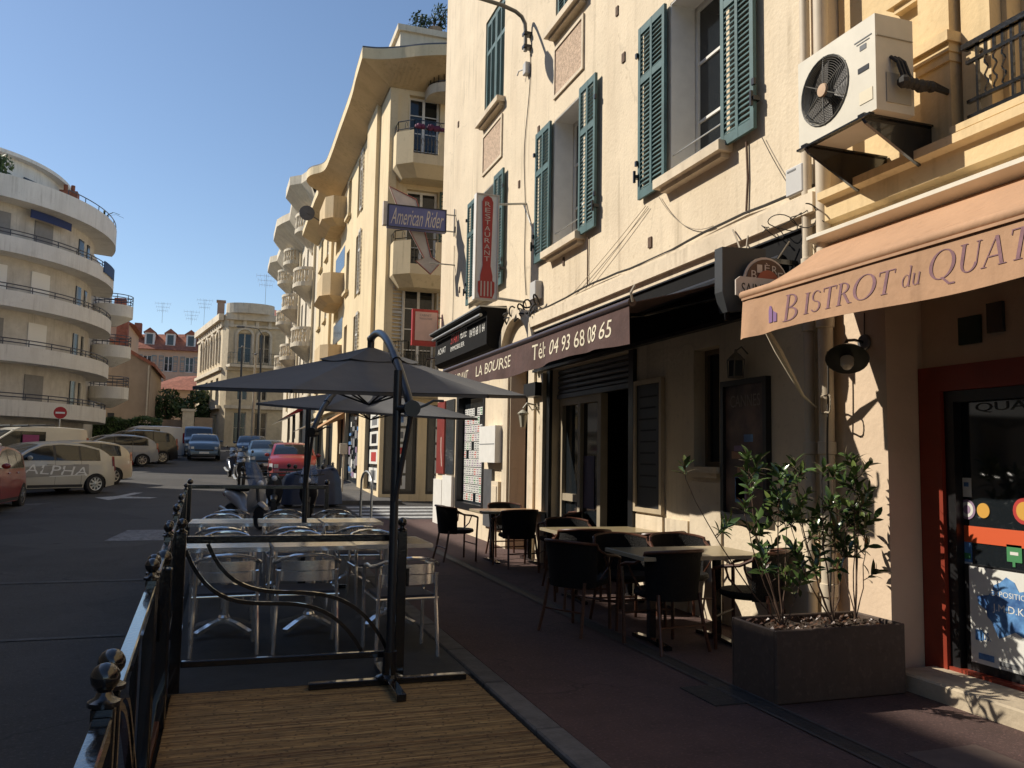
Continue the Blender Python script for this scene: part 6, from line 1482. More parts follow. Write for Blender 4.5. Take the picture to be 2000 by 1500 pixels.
T = thing('clipped_hedge', 'clipped green hedge below the blank tan wall', 'hedge', (-7.2, 66, 1.8), world=True); rnd = random.Random(6); mb = MB()
for k in range(3600):
    x = rnd.uniform(-9.2, -4.5); d = rnd.choice((0, 1)); top = 3.75+.12*math.sin(x*3)+.22*(x+7)*.3; y_ = 66+rnd.uniform(0, .9) if d else 66+rnd.gauss(0, .06); zz = top+rnd.gauss(0, .07) if d else rnd.uniform(1.4, top)
    p = Vector((x, y_, zz)); a = Vector((rnd.gauss(0, 1), rnd.gauss(0, 1), rnd.gauss(0, 1))).normalized(); b = a.orthogonal().normalized(); q = rnd.uniform(.06, .16); mb.add([p-a*q, p+b*q*.5, p+a*q, p-b*q*.5], [(0, 1, 2, 3)])
tag(mb.build('foliage', 'hedgeleaf', T, fix=False), kind='stuff'); mb = MB(); mb.box(-9.2, 66.05, 1.2, -4.5, 66.85, 3.55); mb.build('core', mat('hedge_core', (.012, .02, .008), .9), T)

# ------------------------------------------------------------------ white block with curved balconies
T = thing('curved_white_block', 'off white apartment block with curved wraparound balconies on the left', 'building', (-11, 56, 1.3), world=True)
def curve(off, n=40):
    # plan: quarter-rounded front, from far left round to the right flank
    ctr = (-15.4, 57.6); rx, ry = 6.9+off, 9.0+off; o = []
    for k in range(n+1):
        q = R(lerp(-108, 22, k/n)); o.append((ctr[0]+rx*math.cos(q), ctr[1]+ry*math.sin(q)))
    return o
def band(off0, off1, z0, z1, name, m, n=44, q0=0, q1=1, parent=None):
    A, B = curve(off0, n), curve(off1, n); i0, i1 = int(q0*n), int(q1*n); A, B = A[i0:i1+1], B[i0:i1+1]; k = len(A); mb = MB()
    mb.add([(x, y, z0) for x, y in A]+[(x, y, z0) for x, y in B]+[(x, y, z1) for x, y in A]+[(x, y, z1) for x, y in B], [(i, i+1, k+i+1, k+i) for i in range(k-1)]+[(2*k+i, 2*k+i+1, 3*k+i+1, 3*k+i) for i in range(k-1)]+[(k+i, k+i+1, 3*k+i+1, 3*k+i) for i in range(k-1)]+[(i, i+1, 2*k+i+1, 2*k+i) for i in range(k-1)]+[(0, k, 3*k, 2*k), (k-1, 2*k-1, 4*k-1, 3*k-1)])
    return mb.build(name, m, parent or T, smooth=30)
base = 3.45; pitch = 2.83
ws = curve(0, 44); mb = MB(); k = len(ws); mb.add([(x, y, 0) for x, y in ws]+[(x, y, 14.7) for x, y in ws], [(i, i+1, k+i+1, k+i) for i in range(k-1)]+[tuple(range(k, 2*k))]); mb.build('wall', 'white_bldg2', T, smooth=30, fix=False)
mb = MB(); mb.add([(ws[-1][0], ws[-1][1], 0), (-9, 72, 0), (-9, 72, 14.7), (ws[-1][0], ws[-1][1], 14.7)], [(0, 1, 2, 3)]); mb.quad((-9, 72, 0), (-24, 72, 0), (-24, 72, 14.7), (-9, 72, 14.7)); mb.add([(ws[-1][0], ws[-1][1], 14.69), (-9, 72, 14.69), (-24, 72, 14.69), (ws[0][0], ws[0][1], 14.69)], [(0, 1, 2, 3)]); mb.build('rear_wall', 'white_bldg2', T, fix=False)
for f in range(5):
    z = base+f*pitch; tp_ = f == 4
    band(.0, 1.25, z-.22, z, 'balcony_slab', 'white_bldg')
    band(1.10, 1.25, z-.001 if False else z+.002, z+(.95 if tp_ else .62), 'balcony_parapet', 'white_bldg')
    zt = z+(.95 if tp_ else .62)
    mb = MB()
    for dz in ((.16, .34) if not tp_ else (.3,)):
        C_ = curve(1.18, 44); C_ = C_ if not tp_ else C_[24:]; mb.tube([(x, y, zt+dz) for x, y in C_], .03, 5)
    C_ = curve(1.18, 44)
    for i in range(24 if tp_ else 2, 45, 3): mb.cyl((C_[i][0], C_[i][1], zt-.1), (C_[i][0], C_[i][1], zt+(.34 if not tp_ else .3)), .025, n=5)
    mb.build('railing', mat('blue_grey_rail', (.06, .065, .085), .5), T)
# shutters and openings on each floor, following the curve
def on_curve(k0, k1, off, z0, z1, name, m):
    A = curve(off, 88)[k0:k1+1]; B = curve(off+.06, 88)[k0:k1+1]; k = len(A); mb = MB()
    mb.add([(x, y, zz) for P_ in (A, B) for zz in (z0, z1) for x, y in P_], [(2*k+i, 2*k+i+1, 3*k+i+1, 3*k+i) for i in range(k-1)]+[(k+i, k+i+1, 3*k+i+1, 3*k+i) for i in range(k-1)]+[(0, k, 3*k, 2*k), (k-1, 2*k-1, 4*k-1, 3*k-1)]); return mb.build(name, m, T)
sh_grey = mat('grey_roller', (.24, .23, .22), .6, var=.1); sh_white = mat('white_roller', (.80, .78, .73), .6)
for f in range(-1, 4):
    z = base+f*pitch
    for k0, k1, m_ in ((43, 49, (sh_grey, sh_grey, sh_white, sh_white, sh_grey)[f+1]), (30, 36, (sh_grey, sh_white, sh_grey, sh_white, sh_grey)[f+1]), (61, 64, 'glass2'), (67, 69, 'glass2')):
        on_curve(k0, k1, .004, z+.03, z+2.12, 'roller_shutter', m_)
        on_curve(k0, k0, .004, z, z+2.2, 'x', m_) if False else None
on_curve(40, 53, .5, base+3*pitch+2.05, base+3*pitch+2.5, 'blue_awning', mat('blue_canvas', (.012, .03, .12), .7)); on_curve(27, 32, .5, base+3*pitch+2.05, base+3*pitch+2.4, 'blue_awning', mat('blue_canvas', (.012, .03, .12), .7))
on_curve(64, 74, 1.27, base+3*pitch+.3, base+3*pitch+1.0, 'blue_screen', mat('blue_canvas2', (.02, .06, .16), .7))
# penthouse
pc_ = curve(-1.9, 40); mb = MB(); k = len(pc_); zt = 14.72; mb.add([(x, y, zt) for x, y in pc_]+[(x, y, zt+3.0) for x, y in pc_], [(i, i+1, k+i+1, k+i) for i in range(k-1)]+[tuple(range(k, 2*k))]); mb.build('penthouse', 'white_bldg', T, smooth=30, fix=False)
pc_ = curve(-1.4, 40); mb = MB(); mb.add([(x, y, zt+3.0) for x, y in pc_]+[(x, y, zt+3.2) for x, y in pc_], [(i, i+1, k+i+1, k+i) for i in range(k-1)]+[tuple(range(k)), tuple(range(k, 2*k))]); mb.build('penthouse_roof', 'white_bldg', T)
on_curve(46, 57, -1.88, zt+.9, zt+2.2, 'penthouse_window', 'glass2')
pq = curve(-1.2, 88)[66]; mb = MB(); mb.box(pq[0]-.5, pq[1], zt, pq[0]+.5, pq[1]+.8, zt+2.6); mb.cyl((pq[0]-.2, pq[1]+.3, zt+2.6), (pq[0]-.2, pq[1]+.3, zt+3.0), .12, n=8); mb.cyl((pq[0]+.2, pq[1]+.3, zt+2.6), (pq[0]+.2, pq[1]+.3, zt+3.0), .12, n=8); mb.build('chimney', 'rooftile', T)
# small round balconies on the far flank
for f in range(1, 4):
    z = base+f*pitch-.9; c_ = (-7.45, 63.6); mb = MB(); mb.lathe([(.3, -.9), (1.25, -.35), (1.3, -.3), (1.3, .5), (1.22, .5), (1.22, 0)], 24, (c_[0]-.4, c_[1], z)); B_ = mb.build('flank_balcony', 'white_bldg', T, smooth=30)
    mb = MB()
    for zz in (.75, 1.0, 1.2): mb.tube([(c_[0]-.4+1.26*math.cos(2*math.pi*j/20), c_[1]+1.26*math.sin(2*math.pi*j/20), z+zz) for j in range(20)], .03, 5, closed=True)
    for j in range(10): q = 2*math.pi*j/10; mb.cyl((c_[0]-.4+1.26*math.cos(q), c_[1]+1.26*math.sin(q), z+.5), (c_[0]-.4+1.26*math.cos(q), c_[1]+1.26*math.sin(q), z+1.2), .025, n=5)
    mb.build('flank_railing', mat('blue_grey_rail', (.06, .065, .085), .5), B_)
def palm(label, p, h, seed):
    rnd = random.Random(seed); T = thing('potted_palm', label, 'plant', p, world=True, group='plants on the white block terrace'); mb = MB(); mb.cyl(p, (p[0], p[1], p[2]+h*.4), .06, n=6); mb.build('stem', 'bark', T); mb = MB()
    for k in range(9):
        q = k*.7+rnd.random(); L_ = h*.7; pts = [(p[0]+math.cos(q)*L_*t*.8, p[1]+math.sin(q)*L_*t*.8, p[2]+h*.4+L_*(t*.9-t*t*.75)) for t in (0, .3, .6, 1)]
        mb.ribbon(pts, Vector((-math.sin(q), math.cos(q), .2)), .12, .01)
    mb.build('fronds', 'treeleaf', T)
pq = curve(.7, 88)[70]; palm('small potted palm at the right end of the roof terrace', (pq[0], pq[1], zt+.4), 2.0, 1)
T = thing('terrace_shrub', 'round green shrub on the roof terrace at the left edge', 'plant', (-11.2, 50.0, 14.7), world=True); mb = MB(); foliage(mb, (-12.0, 49.3, 16.4), (.8, .6, .6), 420, .14, random.Random(2)); tag(mb.build('foliage', 'hedgeleaf', T, fix=False), kind='stuff'); mb = MB(); mb.lathe([(.2, 0), (.3, .5), (.1, .55), (.05, 1.4)], 10, (-12.0, 49.3, 14.73)); mb.build('pot', 'tan', T)

# ------------------------------------------------------------------ terrace of houses across the street (out of frame, shades the road)
T = thing('opposite_houses', 'row of pale houses across the street, left of the view', 'building', (-12.4, 10, 0), world=True)
FO = Face((-12.4, -60, 0), (0, 1, 0), (1, 0, 0)); OL = 96.5
mb = MB(); hs = [(3+i*4, 4.2+i*4, p, p+2) for i in range(22) for p in (1.2, 4.6, 7.8, 11)]; FO.wall(mb, 0, OL, -.2, 15.45, hs, .3)
y9 = -60+OL; mb.quad((-12.4, y9, -.2), (-26, y9, -.2), (-26, y9, 15.45), (-12.4, y9, 15.45)); mb.quad((-12.4, -60, 15.45), (-26, -60, 15.45), (-26, y9, 15.45), (-12.4, y9, 15.45)); mb.quad((-26, -60, -.2), (-26, y9, -.2), (-26, y9, 15.45), (-26, -60, 15.45)); mb.build('wall', mat('grey_beige_render', (.36, .31, .25), .9, var=.08, scale=1.5), T, fix=False)
mb = MB()
for a, b, p, q in hs: FO.box(mb, a+.02, b-.02, p+.02, q-.02, -.25, -.2)
tag(mb.build('windows', 'glass2', T), kind='stuff')
# ------------------------------------------------------------------ cars
def interp(P, x):
    if x <= P[0][0]: return P[0][1]
    for (a, b), (c, d) in zip(P[:-1], P[1:]):
        if x <= c: return b+(d-b)*(x-a)/(c-a) if c > a else d
    return P[-1][1]
def smooth_profile(P, n=64, it=3):
    x0, x1 = P[0][0], P[-1][0]; xs = [lerp(x0, x1, k/n) for k in range(n+1)]; zs = [interp(P, x) for x in xs]
    for _ in range(it): zs = [zs[0]]+[(zs[i-1]+2*zs[i]+zs[i+1])/4 for i in range(1, n)]+[zs[-1]]
    return list(zip(xs, zs))
def car(label, loc, rz, paint_m, spec, group, tilt=0.0):
    """local +X = front; origin on the ground at the centre"""
    T = thing('parked_car', label, 'car', loc, rz, group); T.rotation_euler = (0, tilt, rz)
    L, Wd = spec['L'], spec['W']; tp_ = smooth_profile(spec['top'], 72, spec.get('sm', 2)); belt = spec['belt']; roofz = max(z for x, z in tp_)
    wf, wr, rw = spec['wf'], spec['wr'], spec['rw']; x0, x1 = tp_[0][0], tp_[-1][0]
    def bottom(x):
        z = .20+.06*max(0, abs(x/(L/2))-.8)/.2
        for wx in (wf, wr):
            d = abs(x-wx); ra = rw+.06
            if d < ra: z = max(z, rw*.95+math.sqrt(ra*ra-d*d)*.92-.02)
        return z
    def hw(x, z):
        e = abs(x)/(L/2); p = 1-.17*max(0, (e-.62)/.38)**2.2
        if z < belt: t = 1-.07*((z-.58)/.45)**2
        else: t = lerp(1-.07*((belt-.58)/.45)**2, spec.get('tumble', .76), ((z-belt)/max(.1, roofz-belt))**1.15)
        return Wd/2*p*t
    mb = MB(); NZ = 9; NY = 8; rows = []
    xs = sorted(set([x for x, z in tp_]+[wx+s_*(rw+.06)*q for wx in (wf, wr) for s_ in (-1, 1) for q in (.999, 1.001, .97, .85, .6, .3)]))
    xs = [x for x in xs if x0 <= x <= x1]
    for x in xs:
        zt = interp(tp_, x); zb = min(bottom(x), zt-.06); row = []
        for k in range(NZ+1): z = lerp(zb, zt-.02, k/NZ); row.append((x, -hw(x, z), z))
        h_ = hw(x, zt-.02)
        for k in range(1, NY): y = lerp(-h_, h_, k/NY); row.append((x, y, zt+.025*(1-(y/h_)**2)))
        for k in range(NZ, -1, -1): z = lerp(zb, zt-.02, k/NZ); row.append((x, hw(x, z), z))
        rows.append(row)
    n = len(rows[0]); mb.add([p for r in rows for p in r], [(i*n+k, i*n+k+1, (i+1)*n+k+1, (i+1)*n+k) for i in range(len(rows)-1) for k in range(n-1)]+[tuple(range(n)), tuple((len(rows)-1)*n+k for k in range(n))])
    mb.build('body', paint_m, T, smooth=50)
    mb = MB(); mb.box(-L/2+.25, -Wd/2+.22, .18, L/2-.25, Wd/2-.22, .5); mb.build('underbody', 'black_matte', T)
    # side windows following the body
    def patch(xa, xb, lo, hi, name, m, off=.006, nx=10, nz=5, parent=T):
        for s_ in (-1, 1):
            m1 = MB(); m1.grid(lambda u, v: (lerp(xa, xb, u), s_*(hw(lerp(xa, xb, u), lerp(lo(lerp(xa, xb, u)), hi(lerp(xa, xb, u)), v))+off), lerp(lo(lerp(xa, xb, u)), hi(lerp(xa, xb, u)), v)), nx, nz); m1.build(name, m, parent, smooth=True, fix=False)
    top = lambda x: interp(tp_, x)
    wa = min(q[0] for q in spec['win']); wb = max(q[1] for q in spec['win'])
    patch(wa-.02, wb+.03, lambda x: belt+.005, lambda x: max(belt+.012, min(top(x)-.07, spec.get('wintop', 9)+.015)), 'window_surround', 'black', .003, 30, 3)
    for xa, xb in spec['win']:
        patch(xa, xb, lambda x: belt+.02, lambda x: max(belt+.025, min(top(x)-.085, spec.get('wintop', 9))), 'side_window', 'glass')
    # windscreen and rear window
    def cross(xa, xb, name, inset=.09):
        m1 = MB(); m1.grid(lambda u, v: (lerp(xa, xb, u), lerp(-1, 1, v)*(hw(lerp(xa, xb, u), top(lerp(xa, xb, u))-.02)-inset), top(lerp(xa, xb, u))+.025*(1-lerp(-1, 1, v)**2*.8)+.006), 8, 8); m1.build(name, 'glass', T, smooth=True, fix=False)
    cross(*spec['ws'], 'windscreen'); cross(*spec['rs'], 'rear_window')
    for wx in (wf, wr):
        for s_ in (-1, 1):
            yc = s_*(Wd/2-.10); prof = [(rw*.62, -.09), (rw*.93, -.095), (rw, -.07), (rw, .07), (rw*.93, .095), (rw*.62, .09)]
            m1 = MB(); m1.lathe(prof, 24, (0, 0, 0), 'y', cap=False); m1.v = [(wx+x, yc+y, rw+z) for x, y, z in m1.v]; Wl = m1.build('wheel', 'tyre', T, smooth=True)
            m1 = MB(); yo = s_*.075
            m1.lathe([(rw*.58, .0), (rw*.58, .015), (rw*.645, .018), (rw*.645, .0)], 24, (0, 0, 0), 'y', cap=False); m1.lathe([(.0, -.01), (rw*.2, -.008), (rw*.2, .03), (0, .035)], 10, (0, 0, 0), 'y')
            for k in range(spec.get('spokes', 7)):
                q = 2*math.pi*k/spec.get('spokes', 7); u = Vector((math.cos(q), 0, math.sin(q))); m1.ribbon([u*.02, u*rw*.63], Vector((-math.sin(q), 0, math.cos(q))), .05, .03)
            m1.v = [(wx+x, yc+yo+y*s_, rw+z) for x, y, z in m1.v]; m1.build('rim', 'rim', Wl)
            m1 = MB(); m1.lathe([(0, 0), (rw*.63, 0), (rw*.63, .005)], 18, (0, 0, 0), 'y'); m1.v = [(wx+x, yc+s_*.045+y*s_, rw+z) for x, y, z in m1.v]; m1.build('brake_disc', 'plastic', Wl)
    for s_ in (-1, 1):
        mx = spec['ws'][0] if False else spec['mir']; m1 = MB(); m1.ball((0, 0, 0), 1, 10); m1.v = [(mx+.06*x, s_*(Wd/2+.06)+.10*y, belt+.08+.065*z) for x, y, z in m1.v]; m1.build('mirror', spec.get('mirm', paint_m), T, smooth=True)
        lz = spec.get('hl', .66); m1 = MB(); m1.grid(lambda u, v: (lerp(x1-.42, x1-.03, u), s_*(hw(lerp(x1-.42, x1-.03, u), lz)+.008), lerp(lz-.07, lz+.09, v)*1), 5, 3); m1.build('headlight', 'light_white', T, smooth=True, fix=False)
        m1 = MB(); m1.box(x1-.05, s_*(Wd/2*.62), lz-.06, x1+.012, s_*(Wd/2*.80), lz+.07); m1.build('headlight', 'light_white', T)
        tz = spec.get('tl', (.72, 1.0)); m1 = MB(); m1.grid(lambda u, v: (lerp(x0+.02, x0+.13, u), s_*(hw(lerp(x0+.02, x0+.13, u), lerp(*tz, v))+.008), lerp(*tz, v)), 3, 4); m1.build('tail_light', 'light_red', T, smooth=True, fix=False)
        m1 = MB(); m1.box(x0-.014, s_*(Wd/2*.62), tz[0], x0+.05, s_*(Wd/2*.82), min(tz[1], interp(tp_, x0+.03)-.03)); m1.build('tail_light', 'light_red', T)
        for xd in spec['doors']:
            m1 = MB(); m1.grid(lambda u, v: (xd+.008*u, s_*(hw(xd, lerp(.3, belt+.02, v))+.003), lerp(.3, belt+.02, v)), 1, 8); m1.build('door_seam', 'black', T, fix=False)
        for xd in spec['hand']: m1 = MB(); m1.bbox(xd-.09, s_*(hw(xd, belt-.1)+.0), belt-.115, xd+.09, s_*(hw(xd, belt-.1)+.028), belt-.085, .008); m1.build('door_handle', paint_m, T)
        m1 = MB(); m1.grid(lambda u, v: (lerp(wr+rw+.1, wf-rw-.1, u), s_*(hw(lerp(wr+rw+.1, wf-rw-.1, u), lerp(.22, .30, v))+.006), lerp(.22, .30, v)), 6, 2); m1.build('sill_trim', 'plastic', T, fix=False)
    m1 = MB(); m1.box(x1-.03, -.26, .34, x1+.016, .26, .45); m1.build('number_plate', 'white', T); m1 = MB(); m1.box(x1-.03, -.5, .5, x1+.012, .5, .58); m1.build('radiator_grille', 'black', T); m1 = MB(); m1.box(x0-.016, -.26, .62, x0+.03, .26, .73); m1.build('number_plate', 'white', T)
    m1 = MB(); m1.box(x1-.05, -Wd*.36, .22, x1+.014, Wd*.36, .32); m1.box(x0-.014, -Wd*.36, .24, x0+.05, Wd*.36, .38); m1.build('bumper_trim', 'plastic', T)
    return T, hw
HATCH = dict(L=3.94, W=1.72, belt=.98, wf=1.22, wr=-1.25, rw=.31, top=[(-1.97, .55), (-1.93, .92), (-1.78, 1.16), (-1.45, 1.36), (-.9, 1.48), (-.2, 1.52), (.35, 1.46), (.75, 1.30), (1.2, 1.03), (1.6, .93), (1.88, .76), (1.97, .55)],
             win=[(-1.38, -.78), (-.72, -.02), (.06, .92)], ws=(.42, 1.14), rs=(-1.86, -1.5), mir=.82, doors=(-.78, .02, .98), hand=(-.62, .18), tl=(.82, 1.12), spokes=9)
HATCH2 = dict(HATCH, L=4.1, W=1.75, top=[(-2.05, .55), (-2.0, .95), (-1.85, 1.2), (-1.5, 1.40), (-.9, 1.47), (-.2, 1.48), (.35, 1.42), (.8, 1.24), (1.2, 1.02), (1.75, .90), (1.98, .72), (2.05, .5)], win=[(-1.5, -.82), (-.76, 0), (.06, .88)], rs=(-1.95, -1.6), ws=(.42, 1.12), spokes=7)
SUV = dict(HATCH, L=4.35, W=1.82, belt=1.10, rw=.34, wf=1.36, wr=-1.34, top=[(-2.17, .55), (-2.14, 1.02), (-1.98, 1.38), (-1.7, 1.60), (-.9, 1.68), (-.1, 1.68), (.4, 1.60), (.85, 1.36), (1.25, 1.14), (1.85, 1.02), (2.1, .82), (2.17, .55)], win=[(-1.7, -.9), (-.84, .02), (.08, .95)], ws=(.5, 1.16), rs=(-2.08, -1.78), mir=.9, doors=(-.86, .05, 1.02), hand=(-.7, .2), tl=(.95, 1.3))
VAN = dict(HATCH, L=4.4, W=1.86, belt=1.08, rw=.33, wf=1.38, wr=-1.32, tumble=.88, top=[(-2.2, .5), (-2.19, 1.6), (-2.08, 1.82), (-1.2, 1.86), (.2, 1.84), (.55, 1.72), (1.05, 1.36), (1.4, 1.14), (1.95, .98), (2.14, .76), (2.2, .5)], sm=1, win=[(-.75, .1), (.16, 1.05)], ws=(.58, 1.32), rs=(-2.185, -2.15), mir=1.0, doors=(-.8, .13, 1.1), hand=(-.5, .3), tl=(.9, 1.5), wintop=1.66)
def at(x, y): return (x, y, g(y)-.118)
PG = 'cars parked at an angle on the left'; PR = 'vehicles parked on the right'
hd = math.atan2(-.62, -.78)
def place(rear, heading, spec): 
    d = -spec['wr']; return (rear[0]+math.cos(heading)*d, rear[1]+math.sin(heading)*d)
beige = paint('beige_car_paint', (.47, .44, .37)); silver = paint('silver_car_paint', (.28, .29, .31)); blackp = paint('black_car_paint', (.010, .010, .012)); redp = paint('red_car_paint', (.26, .022, .018)); whitep = paint('white_car_paint', (.62, .58, .48)); bluep = paint('blue_grey_car_paint', (.05, .085, .13)); bluedk = paint('dark_blue_car_paint', (.018, .035, .075)); 
# beige hatchback with lettering: near side rear wheel at (-3.68, 27.9)
hA = R(222)
def place2(wheel, heading, spec, side):   # wheel: ground point of the visible rear wheel; side +1 left of the car, -1 right
    d = -spec['wr']; y = side*(spec['W']/2-.1); c, s_ = math.cos(heading), math.sin(heading)
    return (wheel[0]+c*d+s_*y, wheel[1]+s_*d-c*y)
p = place2((-3.68, 27.9), hA, HATCH, 1); A_, hwA = car('beige hatchback with large pale lettering on its doors', at(*p), hA, beige, HATCH, PG)
# lettering on its left flank
def flank_text(T, hw, s_, xa, xb, za, zb, m, name='lettering'):
    F_ = Face((0, 0, 0), (1, 0, 0), (0, 1, 0)); o = text(None, s_, m, F_, xa, xb, za, zb, 0, shear=.2, flip=True, name=name)
    for v in o.data.vertices: v.co.z += .09*(xa-v.co.x)/(xb-xa)*-1; v.co.y = hw(v.co.x, v.co.z)+.010
    o.parent = T; return o
m1 = MB(); m1.grid(lambda u, v: (lerp(-1.0, 1.12, u), hwA(lerp(-1.0, 1.12, u), lerp(.50, .80, v)+.09*(1-u))+.006, lerp(.50, .80, v)+.09*(1-u)), 14, 4); m1.build('grey_vinyl', mat('grey_vinyl', (.26, .245, .22), .5, var=.15, scale=3), A_, fix=False, smooth=True)
flank_text(A_, hwA, 'ALPHA', -.95, .95, .54, .80, mat('silver_vinyl', (.66, .65, .62), .5))
m1 = MB(); m1.grid(lambda u, v: (lerp(-.95, .2, u), hwA(lerp(-.95, .2, u), .52)+.009, lerp(.52, .545, v)+.05*(1-u)), 6, 1); m1.build('lettering_underline', mat('silver_vinyl', (.62, .6, .56), .5), A_, fix=False)
p = place2((-3.62, 31.7), hA, HATCH2, 1); car('plain beige hatchback parked behind the lettered one', at(*p), hA, paint('pale_beige_car_paint', (.50, .45, .35)), HATCH2, PG)
p = (-7.2, 35.2); Vn, hv_ = car('white van with dark side windows and roof rack behind the beige cars', at(*p), R(212), whitep, dict(VAN, win=[(-.55, .25), (.3, 1.08)]), PG)
m1 = MB()
for s_ in (-1, 1): m1.tube([(-.9, s_*.72, 1.93), (1.0, s_*.70, 1.80)], .025, 6)
for x in (-.6, .0, .6): m1.cyl((x, -.72, 1.93-.04*(x+.6)), (x, .72, 1.93-.04*(x+.6)), .02, n=6)
m1.build('roof_rack', 'black', Vn); m1 = MB(); m1.box(-.3, .93, 1.25, .25, .94, 1.55); m1.build('magenta_sticker', 'magenta', Vn)
p = place2((-3.75, 43.6), R(205), HATCH2, 1); car('silver hatchback beyond the beige cars', at(*p), R(205), silver, HATCH2, PG)
p = place2((-3.05, 46.4), R(205), SUV, 1); car('black estate car beside the silver hatchback', at(*p), R(205), blackp, SUV, PG)
p = (-4.6, 52.5); car('white van parked beyond the black estate car', at(*p), R(200), paint('grey_white_paint', (.50, .50, .50)), VAN, PG)
car('red hatchback cut by the left edge of the picture', at(-5.62, 22.75), R(-91), redp, dict(HATCH, spokes=7), PG)
car('blue grey hatchback facing the camera in the middle of the street', at(-1.2, 52.2), R(-88), bluep, HATCH2, 'cars in the street', 0)
car('dark van just behind the blue grey hatchback', at(-1.7, 58), R(-88), bluedk, VAN, 'cars in the street')
car('red hatchback facing the camera behind the scooters', at(2.4, 33.0), R(-92), redp, HATCH, PR)
car('blue grey car parked behind the red hatchback', at(1.75, 39.5), R(-90), bluep, HATCH2, PR)
car('dark blue car parked further up on the right', at(1.4, 50.5), R(-90), bluedk, HATCH2, PR)

# ------------------------------------------------------------------ scooters, cover, rack, posts
def scooter(label, x, y, rz, body, screen, tall=1.0, s=1.0):
    T = thing('motor_scooter', label, 'scooter', (x, y, g(y)-.118), rz, 'scooters by the terrace')
    for wx, r in ((.62, .24), (-.60, .24)):
        m1 = MB(); m1.lathe([(r*.55, -.05), (r*.92, -.055), (r, -.03), (r, .03), (r*.92, .055), (r*.55, .05)], 20, (0, 0, 0), 'y'); m1.v = [(wx+a, b, r+c) for a, b, c in m1.v]; W_ = m1.build('wheel', 'tyre', T, smooth=True)
        m1 = MB(); m1.lathe([(0, -.03), (r*.56, -.03), (r*.56, .03), (0, .03)], 16, (0, 0, 0), 'y'); m1.v = [(wx+a, b, r+c) for a, b, c in m1.v]; m1.build('rim', 'rim', W_)
    def loft(secs, name, m, n=14):
        m1 = MB(); vs = []
        for (cx, cz, ry, rz_) in secs: vs += [(cx, ry*math.cos(2*math.pi*k/n), cz+rz_*math.sin(2*math.pi*k/n)) for k in range(n)]
        m1.add(vs, [(i*n+k, i*n+(k+1) % n, (i+1)*n+(k+1) % n, (i+1)*n+k) for i in range(len(secs)-1) for k in range(n)]+[tuple(range(n)), tuple((len(secs)-1)*n+k for k in range(n))]); return m1.build(name, m, T, smooth=True)
    loft([(-.85, .72, .06, .05), (-.7, .70, .14, .10), (-.4, .62, .17, .17), (-.1, .52, .17, .17), (.1, .36, .15, .08), (.3, .33, .15, .07)], 'body', body)
    loft([(.28, .40, .13, .10), (.38, .62, .20, .22), (.46, .80, .17, .18), (.44, .98, .10, .08)], 'leg_shield', body)
    loft([(-.75, .80, .12, .035), (-.4, .80, .15, .05), (-.05, .78, .13, .04)], 'seat', 'black_matte')
    loft([(.42, .42, .07, .05), (.62, .52, .09, .05), (.82, .44, .06, .04)], 'front_mudguard', body)
    m1 = MB(); m1.tube([(.62, 0, .24), (.50, 0, .62), (.40, 0, 1.02)], .03, 8); m1.tube([(.30, -.34, 1.06), (.40, -.15, 1.04), (.40, .15, 1.04), (.30, .34, 1.06)], .016, 8); m1.build('handlebar', 'plastic', T)
    for s_ in (-1, 1): m1 = MB(); m1.tube([(.36, s_*.25, 1.05), (.38, s_*.30, 1.2)], .007, 5); m1.ball((.38, s_*.31, 1.23), .05, 8); m1.build('mirror', 'black', T)
    m1 = MB(); m1.ball((.56, 0, .93), .07, 10); m1.build('headlight', 'light_white', T, smooth=True)
    if screen:
        m1 = MB(); m1.shell(lambda u, v: (.58-.34*v-.10*(2*u-1)**2, lerp(-.21, .21, u)*(1-.35*v*v), .86+.50*tall*v), 8, 6, (.006, 0, 0)); m1.build('windscreen', mat('blue_grey_screen', (.10, .14, .22), .12, spec=.6, alpha=.6), T, smooth=True)
    m1 = MB(); m1.ball((-.88, 0, .66), .05, 8); m1.build('tail_light', 'light_red', T)
    m1 = MB(); m1.tube([(-.1, -.12, .25), (-.35, -.16, .28), (-.75, -.17, .38)], [.03, .05, .05], 8); m1.build('exhaust', 'galv', T)
    return T
scooter('silver scooter with a tall blue tinted windscreen just behind the terrace', .45, 18.6, R(-62), paint('silver_scooter_paint', (.26, .26, .27)), True, 1.0)
scooter('black scooter behind the terrace, red tail light to the right', 1.9, 20.2, R(-100), blackp, True, .8)
scooter('dark scooter parked by the road beside the blue grey cars', .55, 31.0, R(-85), blackp, True, .7)
scooter('farther dark scooter in the row up the street', .30, 36.0, R(-80), bluedk, True, .7)
scooter('black scooter with bare handlebars next to the covered one', 1.15, 20.8, R(-95), paint('graphite_scooter_paint', (.03, .03, .034)), False)
T = thing('covered_scooter', 'navy tarpaulin cover over a scooter in front of the red car', 'scooter', at(2.25, 23.6), R(6), 'scooters by the terrace')
m1 = MB(); rnd = random.Random(3)
def cov(u, v):
    q = 2*math.pi*u; zz = v; r = 1-.25*v**3; x = (.86-.12*v)*math.copysign(abs(math.cos(q))**.55, math.cos(q))*r; y = .36*math.copysign(abs(math.sin(q))**.7, math.sin(q))*r
    return (x*(1+.03*math.sin(9*q)*(1-v)), y*(1+.06*math.sin(11*q)*(1-v)), .08+.92*math.sin(v*math.pi/2)*(1+.10*math.cos(q)))
m1.grid(cov, 40, 12); m1.add([cov(k/40, 1) for k in range(40)], [tuple(range(40))]); m1.build('cover', 'navy', T, smooth=True)
m1 = MB(); m1.shell(lambda u, v: (.55-.1*v, lerp(-.3, .3, u), 1.0+.14*v), 6, 4, (.01, 0, 0)); m1.build('screen_bulge', 'navy', T)
